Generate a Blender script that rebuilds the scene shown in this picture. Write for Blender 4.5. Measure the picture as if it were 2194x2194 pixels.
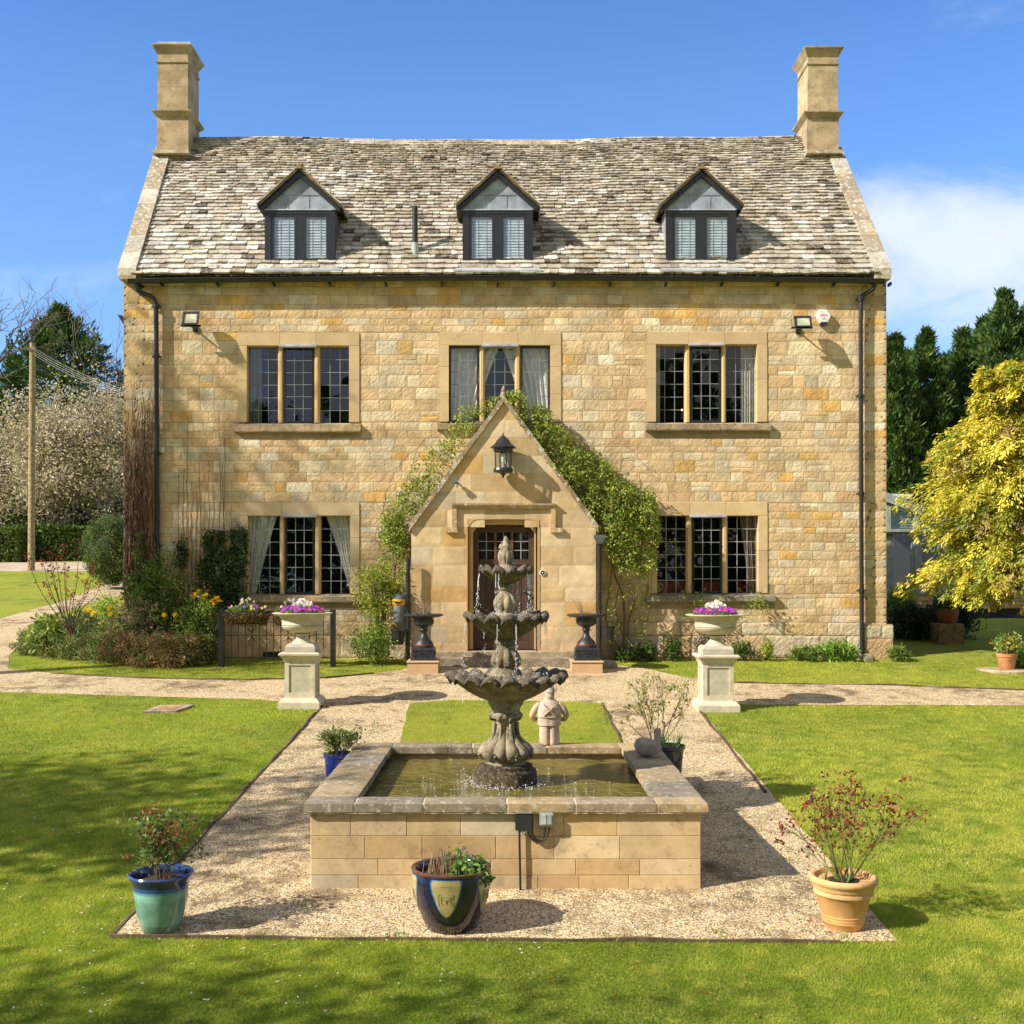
import bpy, math, random
import numpy as np
R = math.radians
rnd = random.Random(7)
npr = np.random.default_rng(7)
for o in list(bpy.data.objects): bpy.data.objects.remove(o)
scn = bpy.context.scene
COL = scn.collection

# ------------------------------------------------------------------ camera, sky, sun, exposure
CZ = 1.41                      # eye height above the house threshold
F = 2389.0; PX0, PY0 = 1090.0, 1229.0
cam = bpy.data.cameras.new('camera'); camo = bpy.data.objects.new('camera', cam); COL.objects.link(camo)
camo.location = (0, 0, CZ); camo.rotation_euler = (R(90), 0, 0)
cam.sensor_width = 36; cam.lens = 36*F/2194
cam.shift_x = (1097-PX0)/2194; cam.shift_y = (PY0-1097)/2194
cam.clip_end = 3000
scn.camera = camo
SUN = np.array([1.28, 0.58, -1.0]); SUN /= np.linalg.norm(SUN)
elev = math.asin(-SUN[2]); azim = math.atan2(-SUN[0], -SUN[1])     # direction towards the sun, from +Y towards +X
sl = bpy.data.lights.new('sun', 'SUN'); sl.energy = 5.0; sl.angle = R(0.55); sl.color = (1.0, 0.91, 0.765)
so = bpy.data.objects.new('sun', sl); COL.objects.link(so)
from mathutils import Vector
so.rotation_euler = Vector(SUN).to_track_quat('-Z', 'Y').to_euler()
so.location = (-20, -10, 20)
w = bpy.data.worlds.new('World'); scn.world = w; w.use_nodes = True
nt = w.node_tree; nt.nodes.clear()
out = nt.nodes.new('ShaderNodeOutputWorld'); bg = nt.nodes.new('ShaderNodeBackground')
sky = nt.nodes.new('ShaderNodeTexSky'); sky.sky_type = 'NISHITA'; sky.sun_disc = False
sky.sun_elevation = elev; sky.sun_rotation = azim; sky.altitude = 100; sky.air_density = 1.15; sky.dust_density = 0.4; sky.ozone_density = 2.2
bg.inputs[1].default_value = 0.115
def wn(t, **k):
    n = nt.nodes.new(t)
    for a, b in k.items(): setattr(n, a, b)
    return n
def wmath(op, a, b=None, c=None):
    n = wn('ShaderNodeMath', operation=op)
    for i, v in enumerate((a, b, c)):
        if v is None: continue
        if isinstance(v, (int, float)): n.inputs[i].default_value = v
        else: nt.links.new(v, n.inputs[i])
    return n.outputs[0]
tc = wn('ShaderNodeTexCoord'); sp = wn('ShaderNodeSeparateXYZ'); nt.links.new(tc.outputs['Generated'], sp.inputs[0])
yy = wmath('MAXIMUM', wmath('ABSOLUTE', sp.outputs[1]), 0.05)
u_ = wmath('DIVIDE', sp.outputs[0], yy); v_ = wmath('DIVIDE', sp.outputs[2], yy)
cb = wn('ShaderNodeCombineXYZ'); nt.links.new(wmath('MULTIPLY', u_, 1.0), cb.inputs[0]); nt.links.new(wmath('MULTIPLY', v_, 1.9), cb.inputs[1])
no = wn('ShaderNodeTexNoise'); no.inputs['Scale'].default_value = 5.0; no.inputs['Detail'].default_value = 8; no.inputs['Roughness'].default_value = 0.6
no.inputs['Distortion'].default_value = 0.35
nt.links.new(cb.outputs[0], no.inputs['Vector'])
def ell(cu, cv, ru, rv, amp):
    a = wmath('POWER', wmath('ABSOLUTE', wmath('DIVIDE', wmath('SUBTRACT', u_, cu), ru)), 2.0)
    b = wmath('POWER', wmath('ABSOLUTE', wmath('DIVIDE', wmath('SUBTRACT', v_, cv), rv)), 2.0)
    return wmath('MULTIPLY', wmath('SUBTRACT', 1.0, wmath('MINIMUM', wmath('ADD', a, b), 1.0)), amp)
m = wmath('ADD', ell(0.47, 0.285, 0.26, 0.115, 0.62), ell(-0.42, 0.26, 0.22, 0.05, 0.26))
m = wmath('ADD', m, ell(0.44, 0.515, 0.12, 0.04, 0.12))
m = wmath('ADD', m, wmath('MULTIPLY', no.outputs['Fac'], 1.1))
cl = wn('ShaderNodeMapRange'); cl.interpolation_type = 'SMOOTHSTEP'
nt.links.new(m, cl.inputs[0]); cl.inputs[1].default_value = 0.66; cl.inputs[2].default_value = 1.2; cl.inputs[3].default_value = 0.0; cl.inputs[4].default_value = 0.92
hz = wn('ShaderNodeMapRange'); nt.links.new(v_, hz.inputs[0]); hz.inputs[1].default_value = 0.55; hz.inputs[2].default_value = 0.05; hz.inputs[3].default_value = 0.0; hz.inputs[4].default_value = 0.32
tint = wn('ShaderNodeMix', data_type='RGBA', blend_type='MULTIPLY'); tint.inputs[0].default_value = 1
nt.links.new(sky.outputs[0], tint.inputs[6]); tint.inputs[7].default_value = (0.50, 0.79, 1.18, 1)
mx0 = wn('ShaderNodeMix', data_type='RGBA'); nt.links.new(hz.outputs[0], mx0.inputs[0]); nt.links.new(tint.outputs[2], mx0.inputs[6]); mx0.inputs[7].default_value = (2.9, 4.3, 7.2, 1)
mx = wn('ShaderNodeMix', data_type='RGBA'); nt.links.new(cl.outputs[0], mx.inputs[0]); nt.links.new(mx0.outputs[2], mx.inputs[6]); mx.inputs[7].default_value = (4.9, 5.3, 6.8, 1)
def sst(v, a, b, d):
    q = wn('ShaderNodeMapRange'); q.interpolation_type = 'SMOOTHSTEP'; nt.links.new(v, q.inputs[0])
    for i_, x_ in enumerate((a, b, 0., d)): q.inputs[i_+1].default_value = x_
    return q.outputs[0]
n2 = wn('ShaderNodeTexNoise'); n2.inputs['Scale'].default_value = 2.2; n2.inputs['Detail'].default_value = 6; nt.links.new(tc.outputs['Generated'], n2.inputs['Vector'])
back = wmath('MAXIMUM', sst(sp.outputs[1], .05, -.35, 1.), sst(sp.outputs[2], .60, .85, .9))  # unseen pale cloud behind the camera and overhead, added as neutral shadow fill
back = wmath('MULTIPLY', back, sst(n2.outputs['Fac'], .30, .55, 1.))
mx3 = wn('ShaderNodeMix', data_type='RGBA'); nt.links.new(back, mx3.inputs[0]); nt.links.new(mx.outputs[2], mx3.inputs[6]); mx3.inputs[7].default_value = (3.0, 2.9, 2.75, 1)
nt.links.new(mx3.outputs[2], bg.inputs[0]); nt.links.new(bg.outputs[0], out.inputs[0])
scn.view_settings.view_transform = 'Standard'; scn.view_settings.look = 'None'
scn.view_settings.exposure = 0.66; scn.view_settings.gamma = 1; scn.view_settings.use_curve_mapping = False
scn.render.engine = 'CYCLES'
scn.cycles.max_bounces = 6; scn.cycles.transparent_max_bounces = 12

# ------------------------------------------------------------------ measuring helpers
SLOPE = 0.0795; DH = 18.6
def gz(y):
    y = np.clip(y, -12, 46); return SLOPE*(y-DH)
def X(px, D): return (px-PX0)/F*D
def Z(py, D): return CZ+(PY0-py)/F*D
def GP(px, py):                       # a measured spot on the sloping garden
    D = 6904.0/(py-1039.0); return np.array([X(px, D), D, SLOPE*(D-DH)])

# ------------------------------------------------------------------ mesh builder
ORG = {}
class MB:
    def __init__(s): s.V = []; s.F = []; s.T = []; s.n = 0
    def add(s, v, f, t=(1, 1, 1)):
        v = np.asarray(v, float).reshape(-1, 3)
        if isinstance(f, np.ndarray): groups = [f]
        else:
            d = {}
            for q in f: d.setdefault(len(q), []).append(q)
            groups = [np.array(x) for x in d.values()]
        t = np.asarray(t, float)
        for g in groups:
            s.F.append(g+s.n)
            s.T.append(np.broadcast_to(t, (len(g), 3)) if t.ndim == 1 else t)
        s.V.append(v); s.n += len(v)
    def box(s, x0, x1, y0, y1, z0, z1, t=(1, 1, 1)):
        v = [(x, y, z) for z in (z0, z1) for y in (y0, y1) for x in (x0, x1)]
        s.add(v, [(0, 2, 3, 1), (4, 5, 7, 6), (0, 1, 5, 4), (2, 6, 7, 3), (0, 4, 6, 2), (1, 3, 7, 5)], t)
    def bbox(s, x0, x1, y0, y1, z0, z1, b=0.01, t=(1, 1, 1)):      # chamfered box
        s.sq([(-b, -b, z0), (0, 0, z0+b), (0, 0, z1-b), (-b, -b, z1)], (x0+x1)/2, (y0+y1)/2, t, ((x1-x0)/2, (y1-y0)/2))
    def sq(s, lev, cx, cy, t=(1, 1, 1), base=(0, 0), rot=0):
        v = []; c, sn = math.cos(rot), math.sin(rot)
        for hx, hy, z in lev:
            hx += base[0]; hy += base[1]
            for a, b in ((-1, -1), (1, -1), (1, 1), (-1, 1)):
                x, y = a*hx, b*hy
                v.append((cx+x*c-y*sn, cy+x*sn+y*c, z))
        n = len(lev); f = [(3, 2, 1, 0), tuple(4*(n-1)+i for i in range(4))]
        for i in range(n-1):
            for k in range(4):
                a = 4*i+k; b = 4*i+(k+1) % 4; f.append((a, b, b+4, a+4))
        s.add(v, f, t)
    def lathe(s, prof, c, n=32, t=(1, 1, 1), mod=None, caps=True):
        th = np.linspace(0, 2*np.pi, n, endpoint=False); v = []
        for i, (r, z) in enumerate(prof):
            rr = np.full(n, float(r)); zz = np.full(n, float(z))
            if mod is not None: rr, zz = mod(i, rr, zz, th)
            v.append(np.stack([c[0]+rr*np.cos(th), c[1]+rr*np.sin(th), c[2]+zz], 1))
        v = np.concatenate(v); m = len(prof); f = []
        for i in range(m-1):
            a = np.arange(n)+i*n; b = (np.arange(n)+1) % n+i*n
            f.append(np.stack([a, b, b+n, a+n], 1))
        f = np.concatenate(f)
        tt = np.asarray(t, float)
        if tt.ndim == 2: tt = np.repeat(tt[:m-1], n, 0)
        s.add(v, f, tt)
        if caps:
            t0 = tt if tt.ndim == 1 else tt[0]; t1 = tt if tt.ndim == 1 else tt[-1]
            s.F.append(np.array([list(range(n))[::-1]])+s.n-m*n); s.T.append(np.array([t0]))
            s.F.append(np.array([list(range(n))])+s.n-n); s.T.append(np.array([t1]))
    def tube(s, pts, rad, n=6, t=(1, 1, 1)):
        pts = np.asarray(pts, float); m = len(pts)
        if np.isscalar(rad): rad = [rad]*m
        d = np.gradient(pts, axis=0); d /= np.linalg.norm(d, axis=1)[:, None]+1e-9
        ref = np.array([0, 0, 1.]) if abs(d[:, 2]).mean() < 0.8 else np.array([1., 0, 0])
        u = np.cross(d, ref); u /= np.linalg.norm(u, axis=1)[:, None]+1e-9; v2 = np.cross(d, u)
        th = np.linspace(0, 2*np.pi, n, endpoint=False); vv = []
        for i in range(m):
            vv.append(pts[i]+rad[i]*(np.cos(th)[:, None]*u[i]+np.sin(th)[:, None]*v2[i]))
        vv = np.concatenate(vv); f = []
        for i in range(m-1):
            a = np.arange(n)+i*n; b = (np.arange(n)+1) % n+i*n
            f.append(np.stack([a, a+n, b+n, b], 1))
        s.add(vv, np.concatenate(f), t)
        s.F.append(np.array([list(range(n))])+s.n-m*n); s.T.append(np.array([t]))
        s.F.append(np.array([list(range(n))[::-1]])+s.n-n); s.T.append(np.array([t]))
    def leaves(s, c, d, side, L, W, t):                              # pointed leaf: base, sides, tip
        n = len(c); d = d/(np.linalg.norm(d, axis=1)[:, None]+1e-9)
        sd = np.cross(d, side); sd /= np.linalg.norm(sd, axis=1)[:, None]+1e-9
        L = np.broadcast_to(L, n)[:, None]; W = np.broadcast_to(W, n)[:, None]
        v = np.stack([c, c+d*L*.45+sd*W*.5, c+d*L, c+d*L*.45-sd*W*.5], 1).reshape(-1, 3)
        s.add(v, np.arange(4*n).reshape(n, 4), t)
    def build(s, name, m, parent=None, smooth=False, ang=40):
        me = bpy.data.meshes.new(name)
        V = np.concatenate(s.V); og = ORG.get(parent.name, (0, 0, 0)) if parent else (0, 0, 0)
        V = V-np.array(og)
        tot = np.concatenate([np.full(len(f), f.shape[1]) for f in s.F]); idx = np.concatenate([f.ravel() for f in s.F])
        me.vertices.add(len(V)); me.vertices.foreach_set('co', V.ravel().astype(np.float32))
        me.loops.add(len(idx)); me.loops.foreach_set('vertex_index', idx.astype(np.int32))
        me.polygons.add(len(tot)); st = np.concatenate([[0], np.cumsum(tot)[:-1]])
        me.polygons.foreach_set('loop_start', st.astype(np.int32))
        try: me.polygons.foreach_set('loop_total', tot.astype(np.int32))
        except Exception: pass
        me.polygons.foreach_set('use_smooth', np.full(len(tot), bool(smooth)))
        a = me.attributes.new('tint', 'FLOAT_COLOR', 'FACE')
        T = np.concatenate(s.T); T = np.concatenate([T, np.ones((len(T), 1))], 1)
        a.data.foreach_set('color', T.ravel().astype(np.float32))
        me.update(calc_edges=True); me.validate()
        if smooth: me.set_sharp_from_angle(angle=R(ang))
        me.materials.append(m)
        o = bpy.data.objects.new(name, me); COL.objects.link(o)
        if parent: o.parent = parent; ORG[o.name] = tuple(og)
        return o
def tag(o, label, cat, group=None):
    o['label'] = label; o['category'] = cat
    if group: o['group'] = group
    return o
def thing(name, label, cat, loc, group=None):
    o = bpy.data.objects.new(name, None); COL.objects.link(o); o.location = tuple(float(a) for a in loc); o.empty_display_size = .1
    ORG[o.name] = tuple(float(a) for a in loc); return tag(o, label, cat, group)
def struct(o, kind='structure'): o['kind'] = kind; return o
def dup(root, loc, label=None):
    def cp(o, p):
        c = o.copy(); COL.objects.link(c)
        if p: c.parent = p
        for ch in o.children: cp(ch, c)
        return c
    r = cp(root, None); r.location = tuple(float(a) for a in loc); ORG[r.name] = tuple(float(a) for a in loc)
    if label: r['label'] = label
    return r
def vnoise(x, y, seed=0):
    def h(i, j):
        q = np.sin(i*127.1+j*311.7+seed*74.7)*43758.5453; return q-np.floor(q)
    i = np.floor(x); j = np.floor(y); fx = x-i; fy = y-j; fx = fx*fx*(3-2*fx); fy = fy*fy*(3-2*fy)
    return (h(i, j)*(1-fx)+h(i+1, j)*fx)*(1-fy)+(h(i, j+1)*(1-fx)+h(i+1, j+1)*fx)*fy
def jit(t, n, a=.15):
    t = np.asarray(t, float); return np.clip(t*(1+npr.uniform(-a, a, (n, 1)))*(1+npr.uniform(-a*.15, a*.15, (n, 3))), 0, 1)
def pick(pal, n, w=None, a=.12):
    pal = np.array(pal, float); w = None if w is None else np.array(w, float)/sum(w)
    return jit(pal[npr.choice(len(pal), n, p=w)], n, a)
def rdir(n):
    d = npr.normal(size=(n, 3)); return d/np.linalg.norm(d, axis=1)[:, None]

# ------------------------------------------------------------------ materials
class M:
    def __init__(s, name, rough=.8, spec=.3):
        s.m = bpy.data.materials.new(name); s.m.use_nodes = True; s.t = s.m.node_tree
        s.b = s.t.nodes['Principled BSDF']; s.b.inputs['Roughness'].default_value = rough
        s.b.inputs['Specular IOR Level'].default_value = spec
        s.o = s.t.nodes['Material Output']; s.tc = s.n('ShaderNodeTexCoord')
    def n(s, t, **k):
        q = s.t.nodes.new(t)
        for a, b in k.items(): setattr(q, a, b)
        return q
    def put(s, sock, v):
        if v is None: return
        if isinstance(v, bpy.types.NodeSocket): s.t.links.new(v, sock)
        elif isinstance(v, (tuple, list)): sock.default_value = tuple(v)+((1,) if len(v) == 3 and len(sock.default_value) == 4 else ())
        else: sock.default_value = v
    def coord(s, sc=(1, 1, 1)):
        q = s.n('ShaderNodeMapping'); s.t.links.new(s.tc.outputs['Object'], q.inputs[0]); q.inputs['Scale'].default_value = sc; return q.outputs[0]
    def noise(s, scale, detail=4, rough=.6, sc=None, dist=0):
        q = s.n('ShaderNodeTexNoise'); q.inputs['Scale'].default_value = scale; q.inputs['Detail'].default_value = detail
        q.inputs['Roughness'].default_value = rough; q.inputs['Distortion'].default_value = dist
        s.t.links.new(s.coord(sc) if sc else s.tc.outputs['Object'], q.inputs['Vector']); return q.outputs['Fac']
    def vor(s, scale, feature='F1', out='Distance', sc=None, rnd_=1):
        q = s.n('ShaderNodeTexVoronoi', feature=feature); q.inputs['Scale'].default_value = scale; q.inputs['Randomness'].default_value = rnd_
        s.t.links.new(s.coord(sc) if sc else s.tc.outputs['Object'], q.inputs['Vector']); return q.outputs[out]
    def rng(s, v, a, b, c=0., d=1.):
        q = s.n('ShaderNodeMapRange'); q.interpolation_type = 'SMOOTHSTEP'
        for i, x in enumerate((v, a, b, c, d)): s.put(q.inputs[i], x)
        return q.outputs[0]
    def mix(s, f, a, b, mode='MIX'):
        q = s.n('ShaderNodeMix', data_type='RGBA', blend_type=mode); s.put(q.inputs[0], f); s.put(q.inputs[6], a); s.put(q.inputs[7], b); return q.outputs[2]
    def math(s, op, a, b=None):
        q = s.n('ShaderNodeMath', operation=op); s.put(q.inputs[0], a); s.put(q.inputs[1], b); return q.outputs[0]
    def tint(s):
        q = s.n('ShaderNodeAttribute', attribute_name='tint'); return q.outputs['Color']
    def bump(s, h, strength=.5, dist=.01, prev=None):
        q = s.n('ShaderNodeBump'); q.inputs['Strength'].default_value = strength; q.inputs['Distance'].default_value = dist
        s.put(q.inputs['Height'], h)
        if prev is not None: s.t.links.new(prev, q.inputs['Normal'])
        s.t.links.new(q.outputs[0], s.b.inputs['Normal']); return q.outputs[0]
    def base(s, c): s.put(s.b.inputs['Base Color'], c); return s
    def translucent(s, c, f=.3):
        tr = s.n('ShaderNodeBsdfTranslucent'); s.put(tr.inputs[0], c); ms = s.n('ShaderNodeMixShader'); ms.inputs[0].default_value = f
        s.t.links.new(s.b.outputs[0], ms.inputs[1]); s.t.links.new(tr.outputs[0], ms.inputs[2]); s.t.links.new(ms.outputs[0], s.o.inputs[0]); return s
def gray(s, v):      # value -> colour multiplier
    q = s.n('ShaderNodeCombineColor')
    for i in range(3): s.t.links.new(v, q.inputs[i])
    return q.outputs[0]
def m_plain(name, rough=.6, spec=.4, var=.25, sc=8, bump=.15, metal=0):
    m = M(name, rough, spec); f = m.noise(sc, 5); g = gray(m, m.rng(f, .3, .7, 1-var, 1+var*.5))
    m.base(m.mix(1., m.tint(), g, 'MULTIPLY')); m.b.inputs['Metallic'].default_value = metal
    if bump: m.bump(m.noise(sc*6, 4), bump, .005)
    return m.m
def m_stone(name, var=.3, lichen=0., dark=0., bs=.5, bd=.006, sc=1., rough=.92, orange=0., weather=0.):
    m = M(name, rough, .2); c = m.tint()
    if weather: c = m.mix(m.rng(m.noise(.8, 7, .7), .47, .68, 0, weather), c, (.40, .33, .24)); c = m.mix(m.rng(m.noise(55, 2, .5), .62, .70, 0, .75), c, (.13, .09, .05))
    c = m.mix(1., c, gray(m, m.rng(m.noise(2.6*sc, 6, .65), .3, .72, 1-var, 1+var*.35)), 'MULTIPLY')
    c = m.mix(m.rng(m.noise(9*sc, 4), .5, .75, 0, .3), c, (.50, .33, .14))
    c = m.mix(m.rng(m.noise(38*sc, 3), .56, .72, 0, .30), c, (.16, .12, .08))
    if dark: c = m.mix(m.rng(m.noise(6*sc, 8, .75), .5, .72, 0, dark), c, (.055, .045, .035))
    if lichen: c = m.mix(m.rng(m.noise(15*sc, 6, .7), .53, .62, 0, lichen), c, (.62, .60, .53))
    if orange: c = m.mix(m.rng(m.noise(4*sc, 7, .75), .56, .68, 0, orange), c, (.50, .27, .07))
    m.base(c); b = m.bump(m.noise(22*sc, 8, .7), bs, bd); m.bump(m.noise(110*sc, 3, .6), bs*.8, bd*.35, b); return m.m
def m_leaf(name, rough=.5, f=.28, spec=.25, boost=(1.25, 1.35, .6)):
    m = M(name, rough, spec); c = m.tint(); m.base(c); m.translucent(m.mix(1., c, boost, 'MULTIPLY'), f); return m.m
WALLM = m_stone('wall_stone', .32, bs=.9, bd=.012, dark=.22, weather=.32)
ASHLAR = m_stone('dressed_stone', .14, bs=.3, bd=.004, sc=.8)
ROOFM = m_stone('roof_slate_stone', .45, lichen=.55, dark=.95, bs=.8, bd=.012, sc=1.3, orange=.35)
COPM = m_stone('lichened_coping', .35, lichen=.95, dark=.55, bs=.6, orange=.6, bd=.012)
WEATH = m_stone('weathered_stone', .45, lichen=.35, dark=.75, bs=.8, bd=.01, sc=1.6)
FOUNT = m_stone('fountain_stone', .6, lichen=.30, dark=1., bs=1., bd=.016, sc=2.8)
CASTM = m_stone('cast_stone', .2, lichen=.15, dark=.22, bs=.35, bd=.003, sc=2)
CHIM = m_stone('chimney_stone', .4, lichen=.15, dark=.6, weather=.6, bs=.4, bd=.006, orange=.35)
BLACKM = m_plain('black_metal', .35, .5, .2, 10, .08)
PLAIN = m_plain('painted_surface', .55, .35)
IRON = m_plain('cast_iron', .38, .5, .5, 25, .5)
LEAD = m_plain('lead_sheet', .45, .5, .35, 4, .2)
WOOD = m_plain('weathered_wood', .8, .2, .5, 12, .6)
DOORW = (lambda m: (m.base(m.mix(1., m.tint(), gray(m, m.rng(m.noise(9, 5, .6, (14, 14, 1)), .3, .7, .55, 1.15)), 'MULTIPLY')), m.bump(m.noise(12, 5, .6, (14, 14, 1)), .5, .005), m.m)[-1])(M('oak', .6, .3))
TERRA = m_plain('terracotta', .75, .25, .22, 5, .2)
LEAF = m_leaf('leaves'); CONI = m_leaf('conifer_sprays', .6, .15, .15); PETAL = m_leaf('petals', .6, .35, .1, (1.1, 1., 1.1))
BARK = m_stone('bark', .5, dark=.5, bs=.9, sc=3)
TWIG = m_plain('twigs', .85, .1, .4, 20, .3)
SOILM = m_stone('soil', .5, dark=.4, bs=1, sc=5)
CLOTH = m_leaf('curtain_cloth', .9, .3, .05, (1, 1, 1))
def m_glaze(name):
    m = M(name, .14, .6); m.base(m.mix(1., m.tint(), gray(m, m.rng(m.noise(7, 5), .3, .7, .7, 1.15)), 'MULTIPLY')); m.b.inputs['Coat Weight'].default_value = .4; return m.m
GLAZE = m_glaze('glaze')
def m_glass():
    m = M('window_glass', .02, .5); g = m.n('ShaderNodeBsdfGlossy'); g.inputs['Roughness'].default_value = .015; g.inputs[0].default_value = (.95, .97, 1, 1)
    t = m.n('ShaderNodeBsdfTransparent'); t.inputs[0].default_value = (.93, .95, .94, 1); ms = m.n('ShaderNodeMixShader')
    fr = m.n('ShaderNodeLayerWeight')
    m.t.links.new(m.math('ADD', m.math('MULTIPLY', m.math('POWER', fr.outputs['Facing'], 4.), .6), .085), ms.inputs[0])
    bp = m.n('ShaderNodeBump'); bp.inputs['Strength'].default_value = .25; bp.inputs['Distance'].default_value = .006; m.t.links.new(m.noise(4, 1), bp.inputs['Height'])
    m.t.links.new(bp.outputs[0], g.inputs['Normal'])
    m.t.links.new(t.outputs[0], ms.inputs[1]); m.t.links.new(g.outputs[0], ms.inputs[2]); m.t.links.new(ms.outputs[0], m.o.inputs[0]); return m.m
GLASS = m_glass()
def m_lawn():
    m = M('lawn_turf', .9, .1)
    a = m.rng(m.noise(.55, 5, .6), .35, .65); b = m.noise(3.2, 5, .65); c = m.noise(60, 4, .7, (1, .6, 1))
    col = m.mix(a, (.25, .32, .040), (.40, .44, .055)); col = m.mix(m.rng(b, .42, .72, 0, .65), col, (.46, .42, .07))
    col = m.mix(m.rng(b, .28, .45, .5, 0), col, (.08, .14, .016))
    col = m.mix(1., col, gray(m, m.rng(c, .3, .7, .55, 1.25)), 'MULTIPLY'); m.base(col)
    bb = m.bump(c, 1., .03); m.bump(m.noise(240, 2), .8, .01, bb); return m.m
LAWN = m_lawn()
def m_gravel():
    m = M('pea_gravel', .95, .08)
    cell = m.vor(100, 'F1', 'Color'); sx = m.n('ShaderNodeSeparateColor'); m.t.links.new(cell, sx.inputs[0])
    d = m.vor(100)
    col = m.mix(sx.outputs[0], (.62, .45, .23), (.98, .79, .49)); col = m.mix(m.rng(sx.outputs[1], .72, .8), col, (.22, .15, .09))
    col = m.mix(m.rng(sx.outputs[2], .85, .9), col, (.80, .74, .62))
    big = m.noise(.8, 6, .7); dirt = m.noise(3.5, 7, .75)
    col = m.mix(m.math('MULTIPLY', m.rng(big, .42, .62), m.rng(dirt, .42, .60, 0, .9)), col, (.19, .135, .08))
    col = m.mix(m.rng(dirt, .61, .70, 0, .85), col, (.11, .08, .045))
    col = m.mix(m.rng(m.noise(2.1, 5), .66, .72, 0, .5), col, (.16, .15, .04))
    col = m.mix(m.rng(d, .35, .75, 0, .6), col, (.12, .09, .055))
    m.base(col); b = m.bump(d, -1., .02); m.bump(m.noise(14, 6, .7), .7, .04, b); return m.m
GRAVEL = m_gravel()
def m_water():
    m = M('pond_water', .04, .6); a = m.noise(2.4, 4); c = m.mix(m.rng(a, .3, .7), (.12, .10, .018), (.22, .185, .04))
    m.base(c); b = m.bump(m.noise(8, 3, .5, (1, 2.2, 1), .9), 1., .06); m.bump(m.noise(34, 2, .5, (1, 1.6, 1)), .35, .015, b); return m.m
WATER = m_water()
def m_drop():
    m = M('water_drops', .15, .8); m.base((.85, .9, .95)); m.b.inputs['Alpha'].default_value = .75; return m.m
DROP = m_drop()
def m_emit(name, c, s_):
    m = M(name); m.b.inputs['Emission Color'].default_value = (*c, 1); m.b.inputs['Emission Strength'].default_value = s_; m.base(c); return m.m

# ------------------------------------------------------------------ ground, paths
def sheet(name, poly, mat_, dz, kind='structure'):
    me = bpy.data.meshes.new(name); v = [(float(p[0]), float(p[1]), float(gz(p[1]))+dz) for p in poly]
    me.from_pydata(v, [], [tuple(range(len(v)))]); me.materials.append(mat_)
    if me.polygons[0].normal.z < 0: me.flip_normals()
    o = bpy.data.objects.new(name, me); COL.objects.link(o); o['kind'] = kind; return o
b = MB()
ys = [-400, -12]+list(range(-11, 46, 3))+[46, 900]; xs = [-500, -60, -20, 0, 20, 60, 500]
v = [(x, y, float(gz(y))) for y in ys for x in xs]; n = len(xs)
b.add(v, [(j*n+i, j*n+i+1, (j+1)*n+i+1, (j+1)*n+i) for j in range(len(ys)-1) for i in range(n-1)])
struct(b.build('lawn', LAWN))
def pp(l): return [GP(*q)[:2] for q in l]
def wob(poly, seg=.25, a=.02, seed=1):
    out_ = []; k = len(poly)
    for i in range(k):
        p, q = np.array(poly[i]), np.array(poly[(i+1) % k]); L = np.linalg.norm(q-p); m_ = max(1, int(min(L, 14)/seg))
        for j in range(m_):
            r_ = p+(q-p)*j/m_; out_.append(r_+(a*(vnoise(r_[0]*3, r_[1]*3, seed)-.5)*2, a*(vnoise(r_[0]*3+9, r_[1]*3, seed)-.5)*2) if 0 < j else r_)
    return out_
GRAV = pp([(236, 2008), (1100, 2014), (1925, 2018), (1490, 1510), (2194, 1512)])+[np.array([14, 14.6]), np.array([14, 15.8])]+pp(
    [(2194, 1478), (1900, 1467), (1560, 1462), (1470, 1452), (1380, 1432), (1300, 1424)])+[np.array([1.3, 18.3]), np.array([-1.4, 18.3])]+pp(
    [(860, 1436), (780, 1446), (700, 1452), (520, 1456), (300, 1452), (120, 1443), (18, 1434), (20, 1405), (45, 1380), (60, 1345), (110, 1318), (180, 1296), (262, 1275), (300, 1262), (300, 1228),
     (262, 1238), (200, 1262), (130, 1290), (60, 1308), (0, 1326)])+[np.array([-14, 22.5]), np.array([-14, 16.0])]+pp([(0, 1484), (300, 1492), (560, 1500), (690, 1512)])
GRAVW = wob(GRAV)
sheet('gravel_path', GRAVW, GRAVEL, .004)
PANEL = pp([(855, 1604), (878, 1508), (960, 1501), (1180, 1503), (1292, 1508), (1312, 1548), (1336, 1604)])
sheet('lawn_panel', wob(PANEL, .2, .015), LAWN, .008)
DRIVE = (lambda m: (m.base(m.mix(m.rng(m.noise(1.5, 5), .3, .7), (.42, .33, .25), (.55, .45, .36))), m.bump(m.noise(30, 4), .6, .02), m.m)[-1])(M('drive_gravel', .95, .1))
sheet('driveway', [np.array(q) for q in [(-60, 37.2), (-13.5, 37.2), (-9, 36.8), (-2, 36.8), (-2, 41.5), (-12, 41.5), (-60, 41.5)]], DRIVE, .006)
sheet('patio', [np.array(q) for q in [(8.6, 24.2), (26, 24.2), (26, 33), (7.0, 33), (7.0, 26)]], m_stone('patio_slabs', .15, bs=.2), .012)

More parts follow.
